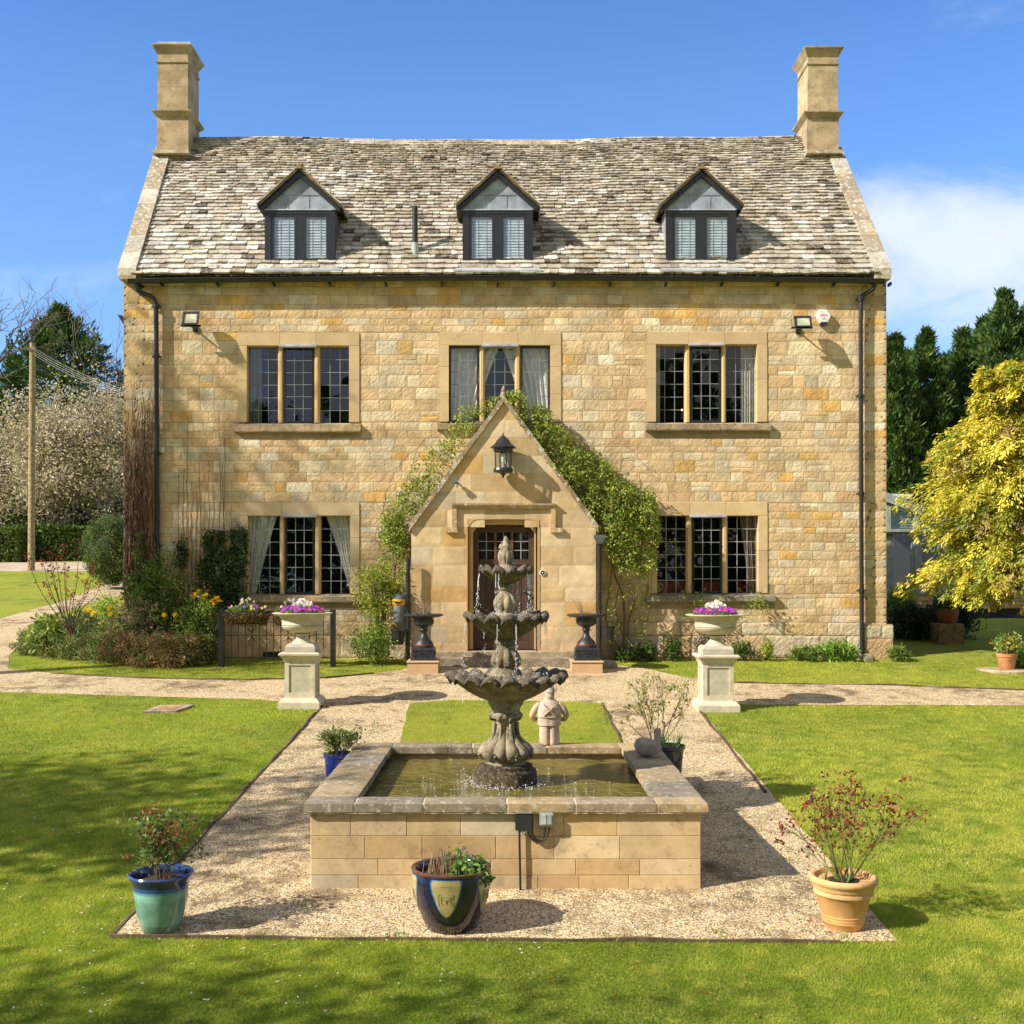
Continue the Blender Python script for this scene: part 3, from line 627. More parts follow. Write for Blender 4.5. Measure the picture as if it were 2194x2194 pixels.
# dormers
def dormer(pxc, first=False):
    cx = X(pxc, 18.55); yf = 18.55; hw = .585; zb = Z(567, 18.55); zt = Z(451, 18.55); za = zt+.53
    d = MB()                                      # lead cheeks and body behind the frame
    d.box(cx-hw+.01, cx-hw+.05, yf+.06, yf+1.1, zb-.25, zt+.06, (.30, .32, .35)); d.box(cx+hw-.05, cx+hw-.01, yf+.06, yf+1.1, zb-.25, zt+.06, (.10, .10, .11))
    d.box(cx-hw+.05, cx+hw-.05, yf+.75, yf+.78, zb-.1, zt, (.02, .02, .02))
    dm = d.build('dormer', LEAD, house)
    g = MB(); g.add([(cx-hw-.02, yf+.015, zt+.02), (cx+hw+.02, yf+.015, zt+.02), (cx, yf+.015, za+.02), (cx-hw-.02, yf+.06, zt+.02), (cx+hw+.02, yf+.06, zt+.02), (cx, yf+.06, za+.02)],
          [(0, 1, 2), (5, 4, 3), (0, 3, 4, 1), (1, 4, 5, 2), (2, 5, 3, 0)], (.33, .38, .47))
    g.box(cx-hw*.52, cx+hw*.52, yf+.006, yf+.016, zt+.255, zt+.265, (.30, .33, .37)); g.box(cx-hw+.02, cx+hw-.02, yf-.012, yf+.02, zt+.004, zt+.022, (.50, .53, .58))
    for q in (-.2, .15): g.box(cx+q-.004, cx+q+.004, yf+.007, yf+.016, zt+.03, zt+.25, (.31, .34, .38))
    g.build('lead_gable', LEAD, dm)
    f = MB(); T = (.022, .024, .028)
    f.box(cx-hw, cx-hw+.11, yf, yf+.08, zb, zt, T); f.box(cx+hw-.11, cx+hw, yf, yf+.08, zb, zt, T)
    f.box(cx-hw+.11, cx+hw-.11, yf+.002, yf+.08, zt-.06, zt, T); f.box(cx-hw-.01, cx+hw+.01, yf-.02, yf+.08, zb-.03, zb+.05, T)
    f.box(cx-.055, cx+.055, yf+.01, yf+.07, zb+.05, zt-.06, T)
    for sx in (-1, 1):                             # sashes
        xa, xb = sorted((cx+sx*.055, cx+sx*(hw-.11)))
        f.box(xa, xa+.04, yf+.008, yf+.06, zb+.05, zt-.06, T); f.box(xb-.04, xb, yf+.008, yf+.06, zb+.05, zt-.06, T)
        f.box(xa+.04, xb-.04, yf+.009, yf+.06, zb+.05, zb+.095, T); f.box(xa+.04, xb-.04, yf+.009, yf+.06, zt-.10, zt-.06, T)
    f.build('window_frame', BLACKM, dm)
    p = MB(); bl = MB()
    for sx in (-1, 1):
        xa, xb = sorted((cx+sx*.09, cx+sx*(hw-.145)))
        p.add([(xa, yf+.026, zb+.09), (xb, yf+.026, zb+.09), (xb, yf+.026, zt-.1), (xa, yf+.026, zt-.1)], [(0, 1, 2, 3)])
        zz = zb+.07
        while zz < zt-.09:
            bl.add([(xa-.03, yf+.036, zz), (xb+.03, yf+.036, zz), (xb+.03, yf+.046, zz+.043), (xa-.03, yf+.046, zz+.043)], [(0, 1, 2, 3)], (.54, .61, .73)); zz += .047
        for q in (.3, .7): bl.box(xa+(xb-xa)*q-.004, xa+(xb-xa)*q+.004, yf+.030, yf+.034, zb+.07, zt-.1, (.5, .52, .55))
    p.build('pane', GLASS, dm); bl.build('blind', PLAIN, dm)
    bb = MB()                                     # barge boards
    sl_ = (za+.03-zt)/(hw+.03)
    for sx in (-1, 1):
        o_ = .075; q = [(cx, za+.12), (cx+sx*(hw+o_), za+.12-sl_*(hw+o_)), (cx+sx*(hw+o_), za+.04-sl_*(hw+o_)), (cx, za+.02)]
        v = [(x_, y_, z_) for y_ in (yf-.045, yf+.03) for x_, z_ in q]
        bb.add(v, [(0, 1, 2, 3), (7, 6, 5, 4)]+[(i, 4+i, 4+(i+1) % 4, (i+1) % 4) for i in range(4)], T)
    bb.build('barge_board', BLACKM, dm)
    r_ = MB(); al = math.atan(sl_); zr = za+.16
    for sx in (-1, 1):
        ex = hw+.105; ud = (0, 1, 0); L = ex/math.cos(al)
        slates(r_, (cx+sx*ex, yf-.10, zr-sl_*ex), ud, (-sx*math.cos(al), 0, math.sin(al)), 1.5, L-.01, .125, .11, (.14, .3), wt=[3, 6, .5, 4, .6, .2, 7], th=.02, xcut=lambda s_: (0, 1.5))
        v = [(cx+sx*ex, yf-.095, zr-sl_*ex+.004), (cx, yf-.095, zr+.004), (cx, yf+1.4, zr+.004), (cx+sx*ex, yf+1.4, zr-sl_*ex+.004)]; v += [(a, c, e-.035) for a, c, e in v]
        r_.add(v, [(0, 1, 2, 3), (7, 6, 5, 4), (0, 4, 5, 1), (1, 5, 6, 2), (2, 6, 7, 3), (3, 7, 4, 0)], (.10, .08, .05))
    x_ = yf-.11
    while x_ < yf+1.3: r_.add([(cx-.07, x_, zr-.03), (cx, x_, zr+.045), (cx+.07, x_, zr-.03), (cx-.07, x_+.27, zr-.03), (cx, x_+.27, zr+.04), (cx+.07, x_+.27, zr-.03)], [(0, 1, 2), (0, 3, 4, 1), (1, 4, 5, 2), (5, 4, 3)], (.34, .25, .11)); x_ += .28
    r_.build('roof', m_stone('mossy_dormer_tiles', .4, dark=.5, orange=.9, bs=.7, bd=.01) if first else bpy.data.materials['mossy_dormer_tiles'], dm)
    a = MB(); zz = ZE+K*(18.40-18.4)+.065
    a.add([(cx-hw-.14, 18.33, zz-.02), (cx+hw+.14, 18.33, zz-.02), (cx+hw+.02, yf+.02, zb+.02), (cx-hw-.02, yf+.02, zb+.02), (cx-hw-.14, 18.33, zz-.05), (cx+hw+.14, 18.33, zz-.05)], [(0, 1, 2, 3), (4, 5, 1, 0)], (.42, .44, .47)); a.build('lead_apron', LEAD, dm)
dormer(642.5, True); dormer(1066.5); dormer(1502.5)

# soil pipe through the roof
k = MB(); xx = X(891.5, 18.9); k.tube([(xx, 18.72, Z(548, 18.7)), (xx, 18.70, Z(520, 18.7))], .062, 12, (.42, .45, .48)); sp_ = k.build('soil_pipe', LEAD, house, True)
k = MB(); k.tube([(xx, 18.70, Z(524, 18.7)), (xx, 18.68, Z(443, 18.7))], .046, 12, (.03, .03, .03)); k.build('pipe_top', BLACKM, sp_, True)

# gutter and downpipes
T = (.02, .022, .026)
k = MB(); th = np.linspace(math.pi, 2*math.pi, 9); P = []
gx = np.linspace(X(277, 18.4), X(1893, 18.4), 9); dz = [0, .02, .03, .05, .055, .05, .04, .025, .0]
for i, x_ in enumerate(gx):
    for q in th: P.append((x_, 18.40+.058*math.cos(q), ZE-.065+dz[i]-.045+.058*math.sin(q)))
k.add(P, [(9*i+j, 9*i+j+1, 9*i+10+j, 9*i+9+j) for i in range(8) for j in range(8)], T)
k.tube([(x_, 18.345, ZE-.105+dz[i]) for i, x_ in enumerate(gx)], .011, 6, T); k.tube([(x_, 18.455, ZE-.105+dz[i]) for i, x_ in enumerate(gx)], .008, 6, T)
k.box(gx[0]-.01, gx[0], 18.34, 18.46, ZE-.17, ZE-.1, T); k.box(gx[-1], gx[-1]+.01, 18.34, 18.46, ZE-.17, ZE-.1, T)
gut = k.build('gutter', BLACKM, house, True)
for i in range(14):
    x_ = gx[0]+.5+i*.93; k = MB(); k.box(x_-.015, x_+.015, 18.46, DH-.005, ZE-.17, ZE-.12, T); k.build('bracket', BLACKM, gut)
def downpipe(pts, ys_, rad, brk_, parent=house, D=18.5, nm='downpipe'):
    P = [(X(a, D), y, Z(c, D)) for (a, c), y in zip(pts, ys_)]
    k = MB(); k.tube(P, rad, 12, T); o = k.build(nm, BLACKM, parent, True)
    for (a, c) in brk_:
        k = MB(); x_, z_ = X(a, D), Z(c, D); y_ = ys_[-1]
        k.lathe([(rad, -.035), (rad+.014, -.03), (rad+.014, .03), (rad, .035)], (x_, y_, z_), 12, T); k.box(x_-rad-.04, x_+rad+.04, y_+rad*.4, y_+rad, z_-.012, z_+.012, T); k.build('pipe_clip', BLACKM, o, True)
    return o
downpipe([(296, 603), (296, 614), (299, 624), (307, 630), (322, 634), (330, 642), (333.5, 652), (334, 700), (335, 900), (336, 1205), (336, 1330)], [18.42, 18.42, 18.44, 18.47, 18.5, 18.51, 18.52]+[18.52]*4, .040,
         [(297, 613), (333.5, 656), (334, 763), (335.3, 971), (336, 1170)])
downpipe([(1871.7, 600), (1871.5, 612), (1868, 622), (1858, 628), (1849, 633), (1845.5, 643), (1845, 700), (1845.5, 900), (1847.5, 1400)], [18.42, 18.42, 18.44, 18.48, 18.51, 18.52]+[18.52]*3, .036,
         [(1871.5, 605), (1844.5, 641), (1845, 848), (1846, 1058), (1847, 1266), (1847.5, 1392)])

# ---- windows
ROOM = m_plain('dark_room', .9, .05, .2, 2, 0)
def window(idx, curt):
    op, mu, su, si = WINS[idx]; x0, x1, z0, z1 = W(*op); sx0, sx1, _, sz1 = W(su[0], su[1], su[2], op[3]); D = DH
    tc_ = (.60, .45, .26) if idx not in (3,) else (.58, .45, .28)
    f = MB(); yf = D-.014; yb = D+.2
    lm = [X(q, D) for q in (mu[0][0]+6, mu[1][0]+6)]
    xs_ = [sx0, lm[0], lm[1], sx1]
    for a, c in zip(xs_[:-1], xs_[1:]): f.bbox(a+.002, c-.002, yf-rnd.uniform(0, .003), yb, z1, sz1, .006, jit(tc_, 1, .07)[0])
    hgt = (z1-z0); cuts = [0, .36, .72, 1.] if idx % 2 else [0, .55, 1.]
    for a, c in zip(cuts[:-1], cuts[1:]):
        f.bbox(sx0, x0, yf-.002, yb, z0+a*hgt+.001, z0+c*hgt-.001, .006, jit(tc_, 1, .09)[0]); f.bbox(x1, sx1, yf-.002, yb, z0+a*hgt+.001, z0+c*hgt-.001, .006, jit(tc_, 1, .09)[0])
    win = f.build('window', ASHLAR, house)
    for k_, (a, c) in enumerate(mu):
        m_ = MB(); xa, xb = X(a, D), X(c, D); b_ = .028
        P = [(xa+b_, D+.035), (xb-b_, D+.035), (xb, D+.035+b_*1.3), (xb, D+.17), (xa, D+.17), (xa, D+.035+b_*1.3)]
        v = [(p[0], p[1], z) for z in (z0, z1) for p in P]; m_.add(v, [(5, 4, 3, 2, 1, 0), (6, 7, 8, 9, 10, 11)]+[(i, (i+1) % 6, 6+(i+1) % 6, 6+i) for i in range(6)], (.62, .44, .22)); m_.build('mullion', ASHLAR, win)
    s = MB(); sa_, sb_, sz0, _ = W(si[0], si[1], op[3], si[2]); q = [sa_, lm[0]-.3, lm[1]+.1, sb_]
    for a, c in zip(q[:-1], q[1:]):
        v = [(x_, y_, z_) for x_ in (a+.002, c-.002) for y_, z_ in ((D-.075, sz0), (D-.085, sz0+.02), (D-.085, z0-.045), (D+.10, z0-.0), (D+.12, z0-.03), (D+.12, sz0))]
        s.add(v, [(0, 1, 2, 3, 4, 5), (11, 10, 9, 8, 7, 6)]+[(i, 6+i, 6+(i+1) % 6, (i+1) % 6) for i in range(6)], pick([(.40, .31, .20), (.46, .34, .19)], 1)[0] if idx != 4 else (.30, .27, .21))
    s.build('sill', WEATH, win)
    dh = MB(); a, c = X(mu[0][0]+6, D)+.0, X(mu[1][1]-5, D); dh.box(a, c, D-.05, D+.14, z1-.025, z1+.02, (.48, .48, .54)); dh.box(a+.01, c-.01, D-.052, D-.048, z1-.034, z1-.018, (.16, .16, .17)); dh.build('drip_flashing', LEAD, win)
    lights = [(x0, X(mu[0][0], D)), (X(mu[0][1], D), X(mu[1][0], D)), (X(mu[1][1], D), x1)]
    frames = {0: (0, 1, 0), 1: (1, 0, 1), 2: (0, 1, 0), 3: (0, 1, 0), 4: (0, 1, 0)}[idx]
    for li, (a, c) in enumerate(lights):
        yg = D+.115; z0_, z1_ = z0, z1
        if frames[li]:
            cf = MB(); e = .034; yg = D+.07
            cf.box(a+.003, a+e, yg-.02, yg+.03, z0_+.003, z1_-.003, T); cf.box(c-e, c-.003, yg-.02, yg+.03, z0_+.003, z1_-.003, T)
            cf.box(a+e, c-e, yg-.02, yg+.03, z0_+.003, z0_+e, T); cf.box(a+e, c-e, yg-.02, yg+.03, z1_-e, z1_-.003, T); cf.build('casement', BLACKM, win)
            a, c, z0_, z1_ = a+e, c-e, z0_+e, z1_-e
        p = MB()
        for i in range(3):                                     # leaded panes, each set a hair out of true
            for j in range(6):
                xa, xb = a+(c-a)*i/3, a+(c-a)*(i+1)/3; za_, zb_ = z0_+(z1_-z0_)*j/6, z0_+(z1_-z0_)*(j+1)/6; q1, q2, q3 = [rnd.uniform(-.0016, .0016) for _ in range(3)]
                p.add([(xa, yg+q1, za_), (xb, yg+q2, za_), (xb, yg+q2+q3, zb_), (xa, yg+q1+q3, zb_)], [(0, 1, 2, 3)])
        p.build('pane', GLASS, win)
        l = MB(); lt = (.40, .41, .43) if idx > 2 else (.26, .27, .29); hb = .0048
        for i in (1, 2): xx_ = a+(c-a)*i/3; l.box(xx_-hb, xx_+hb, yg-.010, yg-.0035, z0_, z1_, lt)
        for j in range(1, 6): zz_ = z0_+(z1_-z0_)*j/6; l.box(a, c, yg-.012, yg-.0105, zz_-hb, zz_+hb, lt)
        l.build('leading', LEAD, win)
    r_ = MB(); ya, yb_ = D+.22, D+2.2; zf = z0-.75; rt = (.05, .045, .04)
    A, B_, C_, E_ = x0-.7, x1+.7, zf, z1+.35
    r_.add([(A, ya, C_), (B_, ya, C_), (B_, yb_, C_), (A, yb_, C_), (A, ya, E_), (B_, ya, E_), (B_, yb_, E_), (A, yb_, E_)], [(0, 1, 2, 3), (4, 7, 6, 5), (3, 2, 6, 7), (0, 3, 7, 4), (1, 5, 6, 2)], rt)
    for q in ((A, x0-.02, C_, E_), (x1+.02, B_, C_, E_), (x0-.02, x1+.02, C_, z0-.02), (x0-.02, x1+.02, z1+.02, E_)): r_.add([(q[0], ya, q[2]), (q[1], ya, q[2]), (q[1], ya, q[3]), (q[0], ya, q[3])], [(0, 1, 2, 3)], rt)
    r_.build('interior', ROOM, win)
    for (xa_t, xb_t, xa_b, xb_b, col_) in curt:               # curtains: top edge and bottom edge, as parts of the window's width
        n_ = 40; c_ = MB(); P = []; m_ = 10
        for j in range(m_+1):
            t = j/m_; t2 = t**.9; l_ = xa_t+(xa_b-xa_t)*t2; r2 = xb_t+(xb_b-xb_t)*t2
            for i in range(n_+1):
                u = i/n_; P.append((x0+(x1-x0)*(l_+(r2-l_)*u), D+.185+.020*math.sin(u*44)+.01*math.sin(u*17+2), z1+.02-(z1-z0+.03)*t))
        c_.add(P, [(j*(n_+1)+i, (j+1)*(n_+1)+i, (j+1)*(n_+1)+i+1, j*(n_+1)+i+1) for j in range(m_) for i in range(n_)], col_); c_.build('curtain', CLOTH, win, True)
    return win
wc = (.88, .89, .88)
window(0, [(-.03, .12, -.03, .12, (.34, .37, .36))])
window(1, [(-.03, .50, -.03, .22, (.92, .92, .92)), (.52, 1.03, .78, 1.03, (.92, .92, .92))])
window(2, [(-.02, .055, -.02, .055, wc), (.86, 1.03, .86, 1.03, (.60, .62, .58))])
window(3, [(-.03, .27, -.03, .05, wc), (.74, 1.03, .99, 1.03, wc)])
window(4, [(.83, 1.02, .93, 1.02, (.30, .24, .19))])

# ---- porch
ZPE = Z(1130, PD); ZPA = Z(858, PD); PZ0 = Z(1392, PD); PC = (PXL+PXR)/2; SL = (ZPA-ZPE)/((PXR-PXL)/2)
def pclamp(gx_, gz_):
    hw_ = np.where(gz_ > ZPE, np.maximum(0, (ZPA-gz_)/SL), 99); return np.clip(gx_, PC-hw_, PC+hw_)
DJ = W(1000, 1155, 1112, 1392, PD)
pw = MB()
PPAL = [(.61, .46, .27), (.57, .41, .22), (.65, .51, .32), (.62, .40, .16), (.57, .47, .33)]
masonry(pw, PXL, PXR, PZ0-.2, ZPE, PD, [DJ], (.26, .34), (.3, .62), breaks=[DJ[3]], pal=PPAL, wts=[9, 6, 4, 1.2, 3], out=.0035, rough=.0008, gap=.0018, cell=.05)
z_ = ZPE; rows_ = np.linspace(ZPE, ZPA-.02, 8)
for a, c in zip(rows_[:-1], rows_[1:]):
    hw_ = (ZPA-a)/SL
    ws = max(1, int(round(2*hw_/.55))); ed_ = [PC-hw_+2*hw_*i/ws+(rnd.uniform(-.06, .06) if 0 < i < ws else 0) for i in range(ws+1)]
    if hw_ < DJ[1] and a < DJ[3]: ed_ = [PC-hw_, PC-hw_*.5, DJ[0]]+[DJ[1], PC+hw_*.5, PC+hw_]
    for i in range(len(ed_)-1):
        if ed_[i] >= DJ[0]-.01 and ed_[i+1] <= DJ[1]+.01 and a < DJ[3]-.02: continue
        stone(pw, ed_[i], ed_[i+1], a, c, PD, .0018, .0035, .0008, .05, pclamp, PPAL, [9, 6, 5, .8, 3])
v = [(PXL+.004, PZ0-.4), (DJ[0]+.02, PZ0-.4), (DJ[0]+.02, DJ[3]-.02), (DJ[1]-.02, DJ[3]-.02), (DJ[1]-.02, PZ0-.4), (PXR-.004, PZ0-.4), (PXR-.004, ZPE), (PC, ZPA-.01), (PXL+.004, ZPE)]
pw.add([(a, PD+.001, c) for a, c in v], [tuple(range(9))], (.50, .38, .22))
for sx in (PXL+.002, PXR-.002): pw.add([(sx, PD, PZ0-.5), (sx, DH+.1, PZ0-.5), (sx, DH+.1, ZPE), (sx, PD, ZPE)], [(0, 1, 2, 3)], (.50, .38, .22))
porch = pw.build('porch', m_stone('porch_stone', .22, bs=.35, bd=.004, lichen=.06, dark=.2), house)
cp_ = MB(); nn = 7; hwp = (PXR-PXL)/2+.035; ztop = ZPA+.085; slp = SL
for sx in (-1, 1):
    for i in range(nn):
        a, c = i/nn*hwp+.0, (i+1)/nn*hwp-.004; jj = rnd.uniform(-.006, .006)
        P = []
        for q in (a, c):
            zt_ = ztop-q*slp+jj
            P += [(PC+sx*q, PD-.055, zt_), (PC+sx*q, DH-.01, zt_), (PC+sx*q, DH-.01, zt_-.16), (PC+sx*q, PD-.055, zt_-.115)]
        cp_.add(P, [(0, 1, 2, 3), (7, 6, 5, 4), (0, 4, 5, 1), (1, 5, 6, 2), (2, 6, 7, 3), (3, 7, 4, 0)], pick([(.36, .28, .18), (.44, .36, .25), (.30, .24, .16)], 1)[0])
cpo = cp_.build('coping', COPM, porch)
fi = MB(); fi.lathe([(.05, 0), (.055, .05), (.035, .09), (.045, .11), (.02, .16), (.0, .20)], (PC, PD+.03, ztop-.03), 10, (.36, .29, .18)); fi.build('finial', COPM, porch, True)
# door surround: four-centred arch, jambs, hood mould
js = MB(); ox0, ox1 = X(1013, PD), X(1145, PD); oz = Z(1123, PD); jt = (.54, .36, .15)
hw_ = (ox1-ox0)/2; oc = (ox0+ox1)/2; ar = []
for i in range(25):
    u = -1+2*i/24; ar.append((oc+u*hw_, oz-.012*abs(u)-.13*(max(0, (abs(u)-.68)/.32))**2.4))
def ring(yf_, yb_, inset, outer_top, ox_a, ox_b):
    inn = [(ox0-inset, PZ0)]+[(oc+(p[0]-oc)*(1+inset/hw_), p[1]+inset) for p in ar]+[(ox1+inset, PZ0)]
    ou = [(ox_a, PZ0)]+[(ox_a+(ox_b-ox_a)*i/24, outer_top) for i in range(25)]+[(ox_b, PZ0)]
    ou[1] = (ox_a, outer_top); k_ = len(inn)
    v_ = [(a, yf_, c) for a, c in inn]+[(a, yf_, c) for a, c in ou]+[(a, yb_, c) for a, c in inn]
    js.add(v_, [(i, i+1, k_+i+1, k_+i) for i in range(k_-1)]+[(2*k_+i, 2*k_+i+1, i+1, i) for i in range(k_-1)], jt)
ring(PD-.010, PD+.03, .085, DJ[3], DJ[0], DJ[1]); ring(PD+.03, PD+.06, .055, DJ[3]-.02, DJ[0]+.03, DJ[1]-.03); ring(PD+.06, PD+.24, 0., DJ[3]-.03, DJ[0]+.05, DJ[1]-.05)
js.add([(DJ[0], PD-.010, PZ0), (DJ[0], PD+.05, PZ0), (DJ[0], PD+.05, DJ[3]), (DJ[0], PD-.01, DJ[3])], [(0, 1, 2, 3)], jt)
js.build('door_surround', ASHLAR, porch)
hm = MB(); hx0, hx1 = X(969, PD), X(1190, PD); hz = Z(1079, PD); ht = (.44, .34, .21)
def mould(P0, P1, h): pass
hm.sq([(0, 0, hz-.085), (.0, .02, hz-.075), (0, .05, hz-.03), (0, .055, hz)], (hx0+hx1)/2, PD-.01, ht, ((hx1-hx0)/2, .025))
for q0, q1 in ((hx0, hx0+.075), (hx1-.075, hx1)):
    hm.box(q0, q1, PD-.055, PD+.01, Z(1131, PD), hz-.086, (.52, .37, .19)); 
for q0, q1 in ((X(955, PD), hx0+.085), (hx1-.085, X(1205, PD))): hm.box(q0, q1, PD-.062, PD+.01, Z(1137, PD)-.03, Z(1131, PD)-.001, (.52, .37, .19))
hm.build('hood_mould', COPM, porch)
dr = MB(); yd = PD+.20; dt = (.085, .050, .036); x0, x1, z0, z1 = ox0-.01, ox1+.01, PZ0, oz
wz0, wz1 = Z(1198, PD), Z(1140, PD); fw = .10
P = [(x0, z0)]+[(p[0], p[1]+.02) for p in ar]+[(x1, z0)]
wins_ = [(x0+fw, oc-.155), (oc-.115, oc+.115), (oc+.155, x1-fw)]
dr.box(x0, x0+fw, yd-.03, yd+.05, z0, z1-.12, dt); dr.box(x1-fw, x1, yd-.03, yd+.05, z0, z1-.12, dt)
dr.box(x0+.0, x1-.0, yd-.028, yd+.05, wz1, z1+.03, dt); dr.box(x0+fw, x1-fw, yd-.02, yd+.05, wz0-.09, wz0, dt)
dr.box(wins_[0][1], wins_[1][0], yd-.02, yd+.05, wz0, wz1, (.16, .08, .05)); dr.box(wins_[1][1], wins_[2][0], yd-.02, yd+.05, wz0, wz1, (.16, .08, .05))
for i in range(7):
    a = x0+fw+(x1-x0-2*fw)*i/7; c = x0+fw+(x1-x0-2*fw)*(i+1)/7
    dr.bbox(a+.003, c-.003, yd-.005-.004*(i % 2), yd+.04, z0+.14, wz0-.09, .006, jit(dt, 1, .2)[0])
dr.box(x0+fw, x1-fw, yd-.02, yd+.05, z0, z0+.14, dt); dr.box(x0, x1, yd+.05, yd+.06, z0, z1, (.02, .015, .01))
door = dr.build('door', DOORW, house)
gp = MB(); lp = MB()
for a, c in wins_:
    gp.add([(a, yd+.01, wz0), (c, yd+.01, wz0), (c, yd+.01, wz1), (a, yd+.01, wz1)], [(0, 1, 2, 3)], (1, 1, 1)); xm = (a+c)/2
    lp.box(xm-.005, xm+.005, yd-.003, yd+.006, wz0, wz1, (.4, .4, .42))
    for q in (1/3, 2/3): zz = wz0+(wz1-wz0)*q; lp.box(a, c, yd-.005, yd-.0035, zz-.005, zz+.005, (.4, .4, .42))
gp.build('pane', GLASS, door); lp.build('leading', LEAD, door)
hd = MB(); hd.lathe([(.0, 0), (.028, .005), (.03, .02), (.012, .03), (.012, .06), (.026, .07), (.02, .09), (0, .1)], (0, 0, 0), 12, (.04, .035, .03))
vv = hd.V[0]; hd.V[0] = np.stack([x1-.16+vv[:, 0], yd-.02-vv[:, 2], Z(1268, PD)+vv[:, 1]], 1); hd.build('handle', IRON, door, True)
st = MB(); yf = PD-.22
st.bbox(X(940, 17.6), X(1225, 17.6), PD-.42, PD+.0, -.35, Z(1410, 17.66), .012, (.30, .25, .18)); st.bbox(PXL+.01, PXR-.01, PD-.12, PD+.3, -.3, PZ0-.02, .012, (.40, .31, .2)); st.build('step', WEATH, porch)

# right porch downpipe with hopper, left porch downpipe
for (pa, pt, pb, lab) in ((1284.5, 1165, 1410, 0), (874.5, 1196, 1425, 1)):
    k = MB(); xx = X(pa, 17.95); k.tube([(xx, 17.95, Z(pb, 17.95)), (xx, 17.95, Z(pt, 17.95))], .034, 10, T); o = k.build('downpipe', BLACKM, porch, True)
    if not lab: k = MB(); k.sq([(.045, .045, Z(1165, 17.95)), (.09, .07, Z(1152, 17.95)), (.095, .075, Z(1146, 17.95))], xx, 17.95, (.12, .13, .15)); k.build('hopper', BLACKM, o)

# ------------------------------------------------------------------ things fixed to the house
def lathe_at(prof, c, n=24, t=(1, 1, 1), mod=None):
    k = MB(); k.lathe(prof, c, n, t, mod); return k
def lantern():
    cx = X(1078, 17.85); y = PD-.20; s = (17.88)/F; zt = Z(927, 17.88)
    th_ = thing('wall_lantern', 'black carriage lantern on the stone gable above the front door', 'lantern', (cx, PD, Z(985, 17.88)))
    c = (cx, y, 0); B = (.022, .025, .028)
    z = lambda py: Z(py, 17.88)
    k = lathe_at([(.0, z(926)), (.012, z(929)), (.006, z(932)), (.03, z(934)), (.055, z(937)), (.10, z(943)), (.13, z(950)), (.185, z(956)), (.205, z(958)), (.205, z(960)), (.15, z(961))], c, 16, B); k.build('cap', BLACKM, th_, True, 30)
    k = MB(); r_ = .142
    for i in range(8):
        a = R(22.5+45*i); px, py = cx+r_*math.cos(a), y+r_*math.sin(a)
        k.tube([(px, py, z(961)), (cx+(r_-.012)*math.cos(a), y+(r_-.012)*math.sin(a), z(1008))], .010, 5, B)
    k.lathe([(.155, z(968)), (.155, z(962))], c, 8, B, caps=False); k.lathe([(.155, z(1012)), (.16, z(1008)), (.15, z(1003))], c, 16, B); k.lathe([(.0, z(1026)), (.015, z(1022)), (.02, z(1019)), (.06, z(1014)), (.12, z(1012.5))], c, 16, B)
    k.tube([(cx, y+.12, z(1000)), (cx, PD, z(990))], .018, 6, B); k.tube([(cx, y+.12, z(966)), (cx, PD, z(966))], .014, 6, B); k.build('cage', BLACKM, th_)
    k = lathe_at([(.13, z(1006)), (.138, z(963))], c, 8, (1, 1, 1)); k.build('glass', GLASS, th_)
    k = lathe_at([(.015, z(1008)), (.02, z(990)), (.035, z(985)), (.03, z(973)), (.0, z(969))], c, 12, (.75, .76, .72)); k.build('bulb', PLAIN, th_, True)
lantern()
def flood(px, py, w_, h_, D, lab, rotz=0, roty=0):
    x, z = X(px, D), Z(py, D); th_ = thing('floodlight', lab, 'floodlight', (x, DH, z), 'floodlights high on the house'); s = D/F; a, h2 = w_*s/2, h_*s/2
    k = MB(); n = MB(); B = (.02, .02, .02); y = D-.02; tl = .35
    def P(u, v, d): 
        yy_, zz = -d*math.cos(tl)+v*math.sin(tl), v*math.cos(tl)+d*math.sin(tl)*-1
        return (x+u*math.cos(rotz)-yy_*math.sin(rotz)*-1*.0+0, y+yy_, z+zz)
    fr = [(-a, -h2), (a, -h2), (a, h2), (-a, h2)]; inn = [(u*.8, v*.78) for u, v in fr]
    v = [P(u, q, .07) for u, q in fr]+[P(u, q, .07) for u, q in inn]+[P(u, q, .05) for u, q in inn]+[P(u*.7, q*.7, -.05) for u, q in fr]+[P(u, q, .02) for u, q in fr]
    f = []
    for i in range(4): j = (i+1) % 4; f += [(i, j, 4+j, 4+i), (4+i, 4+j, 8+j, 8+i), (16+i, 16+j, j, i), (12+i, 12+j, 16+j, 16+i)]
    f.append((15, 14, 13, 12)); k.add(v, f, B); k.box(x-a*1.3, x+a*1.2, y-.03, y+.01, z-h2-.03, z-h2+.0, B); k.build('housing', BLACKM, th_)
    n.add([P(u, q, .052) for u, q in inn], [(0, 1, 2, 3)], (.55, .58, .42)); n.build('lens', GLAZE, th_)
    b_ = MB(); b_.tube([(x, y, z-h2-.02), (x+.02, (y+DH)/2, z-h2-.05), (x, DH-.01, z-h2-.02)], .014, 6, B); b_.box(x-.04, x+.04, DH-.03, DH, z-h2-.06, z-h2+.03, B); b_.build('bracket', BLACKM, th_)
    return th_
flood(411, 681, 34, 32, 18.38, 'black floodlight above the upper left window, near the left downpipe')
flood(1718, 688, 36, 26, 18.36, 'tilted black floodlight beside the white alarm box')
